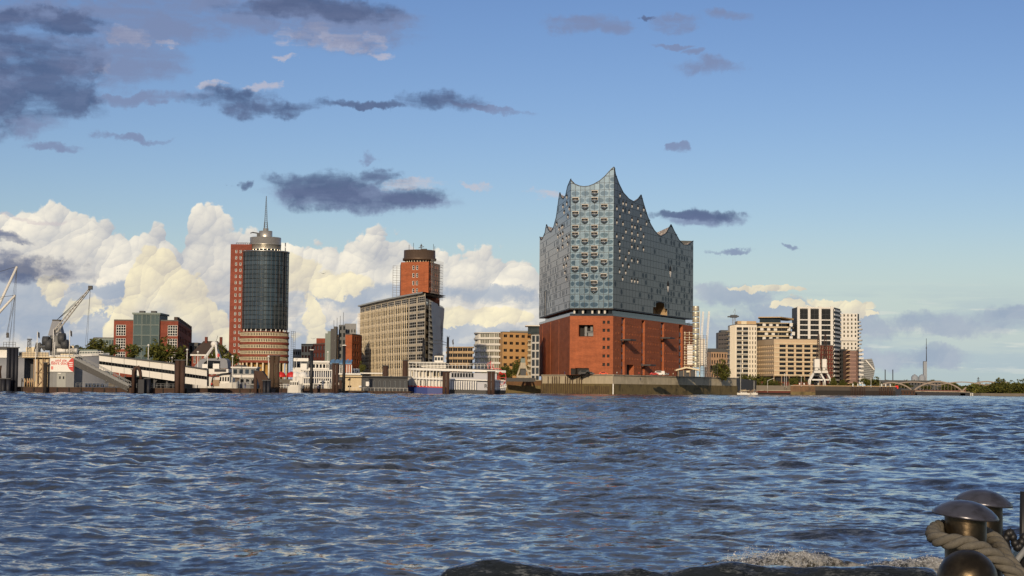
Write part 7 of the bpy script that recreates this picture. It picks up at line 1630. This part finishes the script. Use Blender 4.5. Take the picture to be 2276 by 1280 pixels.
fd = thing('ferry_deck', 'dark grey deck edge of the ferry the picture is taken from', 'deck', (Q(2150, 1400, FBD).x, FBD, DECKZ))
x0 = Q(2095, 1280, FBD).x
m = MB(); m.prism([(-3.6, -7), (4.2, -7), (4.2, 7.6), (x0 - .06, 7.6), (x0 - .06, 4.6), (-3.6, 4.6)], DECKZ - .16, DECKZ); m.build('plating', deck_paint, fd)
m = MB(); m.prism([(-3.5, -6.9), (4.1, -6.9), (4.1, 7.5), (x0, 7.5), (x0, 4.5), (-3.5, 4.5)], -.8, DECKZ - .163); m.build('side', black_p, fd)
db = thing('double_bollard', 'pair of metal mooring bollards with mushroom caps on the ferry deck', 'bollard', (Q(2145, 1280, FBD).x, FBD, DECKZ))
def bollard(pxc, ycap, D, wcap, wpost, tilt):
    k = D / 3950; c = Q(pxc, ycap, D); r = wcap / 2 * k; rp = wpost / 2 * k; px_off = 0
    m = MB(); m.lathe([(0, r * .42), (r * .25, r * .405), (r * .5, r * .345), (r * .75, r * .215), (r * .92, r * .08), (r * 1.0, -.02 * r), (r * .985, -.07 * r), (r * .9, -.06 * r), (rp, -.03 * r)], (0, 0, 0), 40)
    me = m.mesh('cap', cap_m); o = put('cap', me, db, c); o.rotation_euler = (R(3), R(tilt), 0)
    m = MB(); m.lathe([(rp, 0), (rp, DECKZ - c.z + .02), (rp * 1.25, DECKZ - c.z)], (0, 0, 0), 40); put('post', m.mesh('post', metal_b), db, (c.x, c.y, c.z))
    return c, rp, r
c1, rp1, r1 = bollard(2146, 1143, FBD, 146, 91, 6)
c2, rp2, r2 = bollard(2186, 1115, FBD + .42, 128, 82, 6)
bs_ = Q(2150, 1288, FBD - .34); rs_ = 66 * (FBD - .34) / 3950
bl = thing('ball_bollard', 'round dark metal ball head in front of the roped bollards', 'bollard', (bs_.x, bs_.y, DECKZ))
m = MB(); m.lathe([(rs_ * math.sin(PI * i / 24), rs_ * math.cos(PI * i / 24)) for i in range(23)], bs_, 48); m.build('ball', metal_b, bl)
m = MB(); m.lathe([(rs_ * .55, -rs_ * .8), (rs_ * .55, DECKZ - bs_.z + .03), (rs_ * .9, DECKZ - bs_.z)], bs_, 24); m.build('stem', metal_b, bl)
# three-strand rope looped around the front post
rp_ = thing('mooring_rope', 'thick pale three-strand rope looped around the front bollard', 'rope', (c1.x, c1.y, DECKZ))
def catmull(pts, n=14):
    pts = [Vector(q) for q in pts]; out = []
    for i in range(len(pts) - 1):
        p0, p1, p2, p3 = pts[max(i - 1, 0)], pts[i], pts[i + 1], pts[min(i + 2, len(pts) - 1)]
        for j in range(n): t_ = j / n; out.append(.5 * ((2 * p1) + (p2 - p0) * t_ + (2 * p0 - 5 * p1 + 4 * p2 - p3) * t_ ** 2 + (3 * p1 - p0 - 3 * p2 + p3) * t_ ** 3))
    return out + [pts[-1]]
def rope(pts, rad, pitch):
    cl = catmull(pts); s = 0; x = None; strands = [[], [], []]
    for i, q in enumerate(cl):
        d = (cl[min(i + 1, len(cl) - 1)] - cl[max(i - 1, 0)]).normalized()
        if i: s += (q - cl[i - 1]).length
        if x is None: x = d.cross(Vector((0, 0, 1))).normalized()
        else: x = (x - d * x.dot(d)).normalized()
        y = x.cross(d)
        for k in range(3): a = 2 * PI * (s / pitch + k / 3); strands[k].append(q + (x * math.cos(a) + y * math.sin(a)) * rad * .52)
    for st_ in strands: m = MB(); m.path(st_, rad * .56, 10); m.build('strand', rope_m, rp_)
rr_ = 16.5 * KF
rope([Q(2105, 1172, FBD + .12), Q(2085, 1173, FBD + .04), Q(2074, 1184, FBD - .05), Q(2082, 1197, FBD - .13), Q(2106, 1203, FBD - .17), Q(2140, 1206, FBD - .19), Q(2170, 1215, FBD - .20), Q(2205, 1233, FBD - .2), Q(2240, 1262, FBD - .2), Q(2275, 1300, FBD - .2)], rr_, .155)
rope([Q(2080, 1188, FBD + .10), Q(2100, 1184, FBD + .16), Q(2120, 1184, FBD + .19), Q(2160, 1180, FBD + .17), Q(2200, 1192, FBD + .13), Q(2222, 1212, FBD + .06), Q(2236, 1240, FBD - .05), Q(2262, 1272, FBD - .12), Q(2290, 1300, FBD - .16)], rr_ * .98, .155)
# rail end and fittings at the picture edge
rl_ = thing('ferry_rail', 'dark rail post and pale strut of the ferry at the right picture edge', 'railing', tuple(Q(2272, 1290, FBD + .5)))
m = MB(); a, b_ = Q(2274, 1092, FBD + .5), Q(2272, 1300, FBD + .5); m.tube(a, b_, .012, .014, 10); m.build('post', black_p, rl_)
m = MB(); m.path([Q(2250, 1262, FBD + .3), Q(2264, 1240, FBD + .3), Q(2285, 1214, FBD + .3)], .012, 8); m.build('strut', grey_p, rl_)
m = MB(); m.poly([Q(2250, 1232, FBD + .62), Q(2256, 1256, FBD + .62), Q(2300, 1262, FBD + .62), Q(2300, 1192, FBD + .62), Q(2270, 1206, FBD + .62)]); q = m.v; m2 = MB(); n = len(q); m2.add(list(q) + [(x, y + .05, z) for x, y, z in q], [tuple(range(n)), tuple(range(2 * n - 1, n - 1, -1))] + [(i, n + i, n + (i + 1) % n, (i + 1) % n) for i in range(n)]); m2.build('fender_board', grainy('pale_green_paint', (176, 190, 184), .12, 8, .6), rl_)
m = MB()
for i in range(9): q = Q(2236 + i * 5, 1196 - 14 * math.sin(i * .9) + i * 1.2, FBD + .45); m.lathe([(0, -.02), (.014, -.012), (.018, 0), (.014, .012), (0, .02)], q, 8)
m.path([Q(2232, 1184, FBD + .5), Q(2238, 1205, FBD + .45), Q(2243, 1235, FBD + .4), Q(2247, 1262, FBD + .35)], .012, 6); m.build('chain', black_p, rl_)

# ------------------------------------------------------------------ bow wave along the ferry's side
wk, t, b = newmat('wake_water'); co = objco(); n1 = noise(co, 3.5, 6, .65); n2 = noise(co, 16, 5, .7)
f_ = sstep(n1 * .55 + n2 * .55, .48, .64)
setc(b, 'Base Color', mixc(f_ * .85, lin((50, 48, 38)), lin((158, 157, 152)))); setc(b, 'Roughness', f_ * .5 + .06); b.inputs['IOR'].default_value = 1.33; bump(b, n1 + n2 * .5, 1.0, .06)
dk, t, b = newmat('wake_dark_water'); co = objco(); x_, y_, z_ = sep(co); n1 = noise(xyz(x_, y_, z_ * 2.5), 2.4, 6, .62); n2 = noise(xyz(x_ * .7, y_, z_ * 3.0), 26, 4, .7)
f_ = sstep(n1 * .55 + n2 * .5, .54, .66); setc(b, 'Base Color', mixc(f_ * .30, (.012, .015, .016), lin((142, 146, 146)))); b.inputs['Roughness'].default_value = .05; b.inputs['IOR'].default_value = 1.333
gx_, gy_, gz_ = sep(E(t.nodes.new('ShaderNodeNewGeometry').outputs['Normal'])); q1 = sep(noise(xyz(x_ * .6, y_, z_ * 2.2), 5.0, 4, .62, out=1)); q2 = sep(noise(xyz(x_ * .6, y_, z_ * 2.2), 22.0, 3, .62, out=1))
nv = t.nodes.new('ShaderNodeVectorMath'); nv.operation = 'NORMALIZE'; t.links.new(xyz(gx_ + (q1[0] - .5) * 1.1 + (q2[0] - .5) * .8, gy_ + (q1[1] - .5) * 1.1 + (q2[1] - .5) * .8, gz_ + (q1[2] - .5) * .8).o, nv.inputs[0]); t.links.new(nv.outputs[0], b.inputs['Normal'])
def fbm(X_, Y_, seed, base, oct_=5):
    r_ = np.random.default_rng(seed); H = np.zeros_like(X_); a = 1.0
    for o_ in range(oct_):
        for _ in range(5):
            th_ = r_.uniform(0, 2 * PI); k_ = base * 2 ** o_ * r_.uniform(.7, 1.4); H += a * np.sin(k_ * (X_ * math.cos(th_) + Y_ * math.sin(th_)) + r_.uniform(0, 6.3)) / 2.2
        a *= .58
    return H
def ridge(name, label, prof, D, depth, mat, seed, rough, freq=2.6):
    """a steep wave: prof gives (photo column, crest row) at depth D"""
    px = np.linspace(prof[0][0], prof[-1][0], 420); cy = np.interp(px, [q[0] for q in prof], [q[1] for q in prof]); n = 80
    xs_ = np.array([GX(p_, D) for p_ in px]); zs_ = np.array([HZ(y_, D, p_) for p_, y_ in zip(px, cy)])
    v = np.linspace(-1, 1, n); Xg, Vg = np.meshgrid(xs_, v, indexing='ij'); Yg = D + Vg * depth
    sh_ = np.exp(-(Vg * 1.75) ** 2); Zg = -.32 + (zs_[:, None] + .32) * sh_
    edge = np.clip(np.minimum(np.linspace(0, 1, 420), np.linspace(1, 0, 420)) * 8, 0, 1)[:, None]
    Zg = -.35 + (Zg + .35) * edge; nz = fbm(Xg, Yg, seed, freq); Zg += rough * nz * (sh_ * edge + .04); Yg = Yg + rough * .8 * fbm(Xg, Zg * 2 + Yg, seed + 1, 3.1) * sh_
    o = put(name, big_mesh(name, Xg, Yg, Zg, mat)); return tag(o, label, 'wave', kind='stuff')
ridge('wake_swell', 'smooth dark bow wave rolling along the lower picture edge', [(820, 1296), (930, 1280), (1010, 1266), (1080, 1254), (1130, 1252), (1200, 1262), (1290, 1274), (1350, 1262), (1420, 1250), (1470, 1258), (1530, 1248), (1600, 1244), (1680, 1258), (1760, 1268), (1900, 1272), (2050, 1266), (2250, 1290)], 16.8, 1.1, dk, 5, .028, 1.6)
ridge('wake_foam', 'churning brown-grey foam of the bow wave near the bollards', [(1430, 1290), (1480, 1272), (1560, 1258), (1620, 1238), (1660, 1228), (1740, 1232), (1800, 1232), (1860, 1246), (1920, 1254), (1990, 1246), (2050, 1238), (2110, 1246), (2200, 1262)], 17.9, .9, wk, 9, .035, 3.2)
drop_m, t, b = newmat('spray_drop'); b.inputs['Base Color'].default_value = (.42, .43, .44, 1); b.inputs['Roughness'].default_value = .25
r_ = np.random.default_rng(4); m = MB()
for i in range(2200):
    c = r_.choice([1650, 1700, 1765, 1800, 1690, 1990, 2060]); px = c + r_.normal(0, 34); base = np.interp(px, [1560, 1660, 1740, 1800, 1900, 1990, 2060, 2110], [1256, 1230, 1233, 1232, 1250, 1246, 1240, 1246]); py = base + 8 - abs(r_.normal(0, 9)) + r_.uniform(0, 26) * (r_.random() < .6)
    q = np.array(P(px, py, 17.6 + r_.uniform(-.5, .3))); s = r_.uniform(.003, .008) * (1.6 if r_.random() < .08 else 1); d = r_.normal(0, 1, (4, 3)); d /= np.linalg.norm(d, axis=1)[:, None]
    m.add([q + d[k_] * s * (1.0 if k_ else 2.0) for k_ in range(4)], [(0, 1, 2), (0, 2, 3), (0, 3, 1), (1, 3, 2)])
tag(m.build('spray', drop_m), 'fine spray drops thrown up by the bow wave', 'spray', kind='stuff')
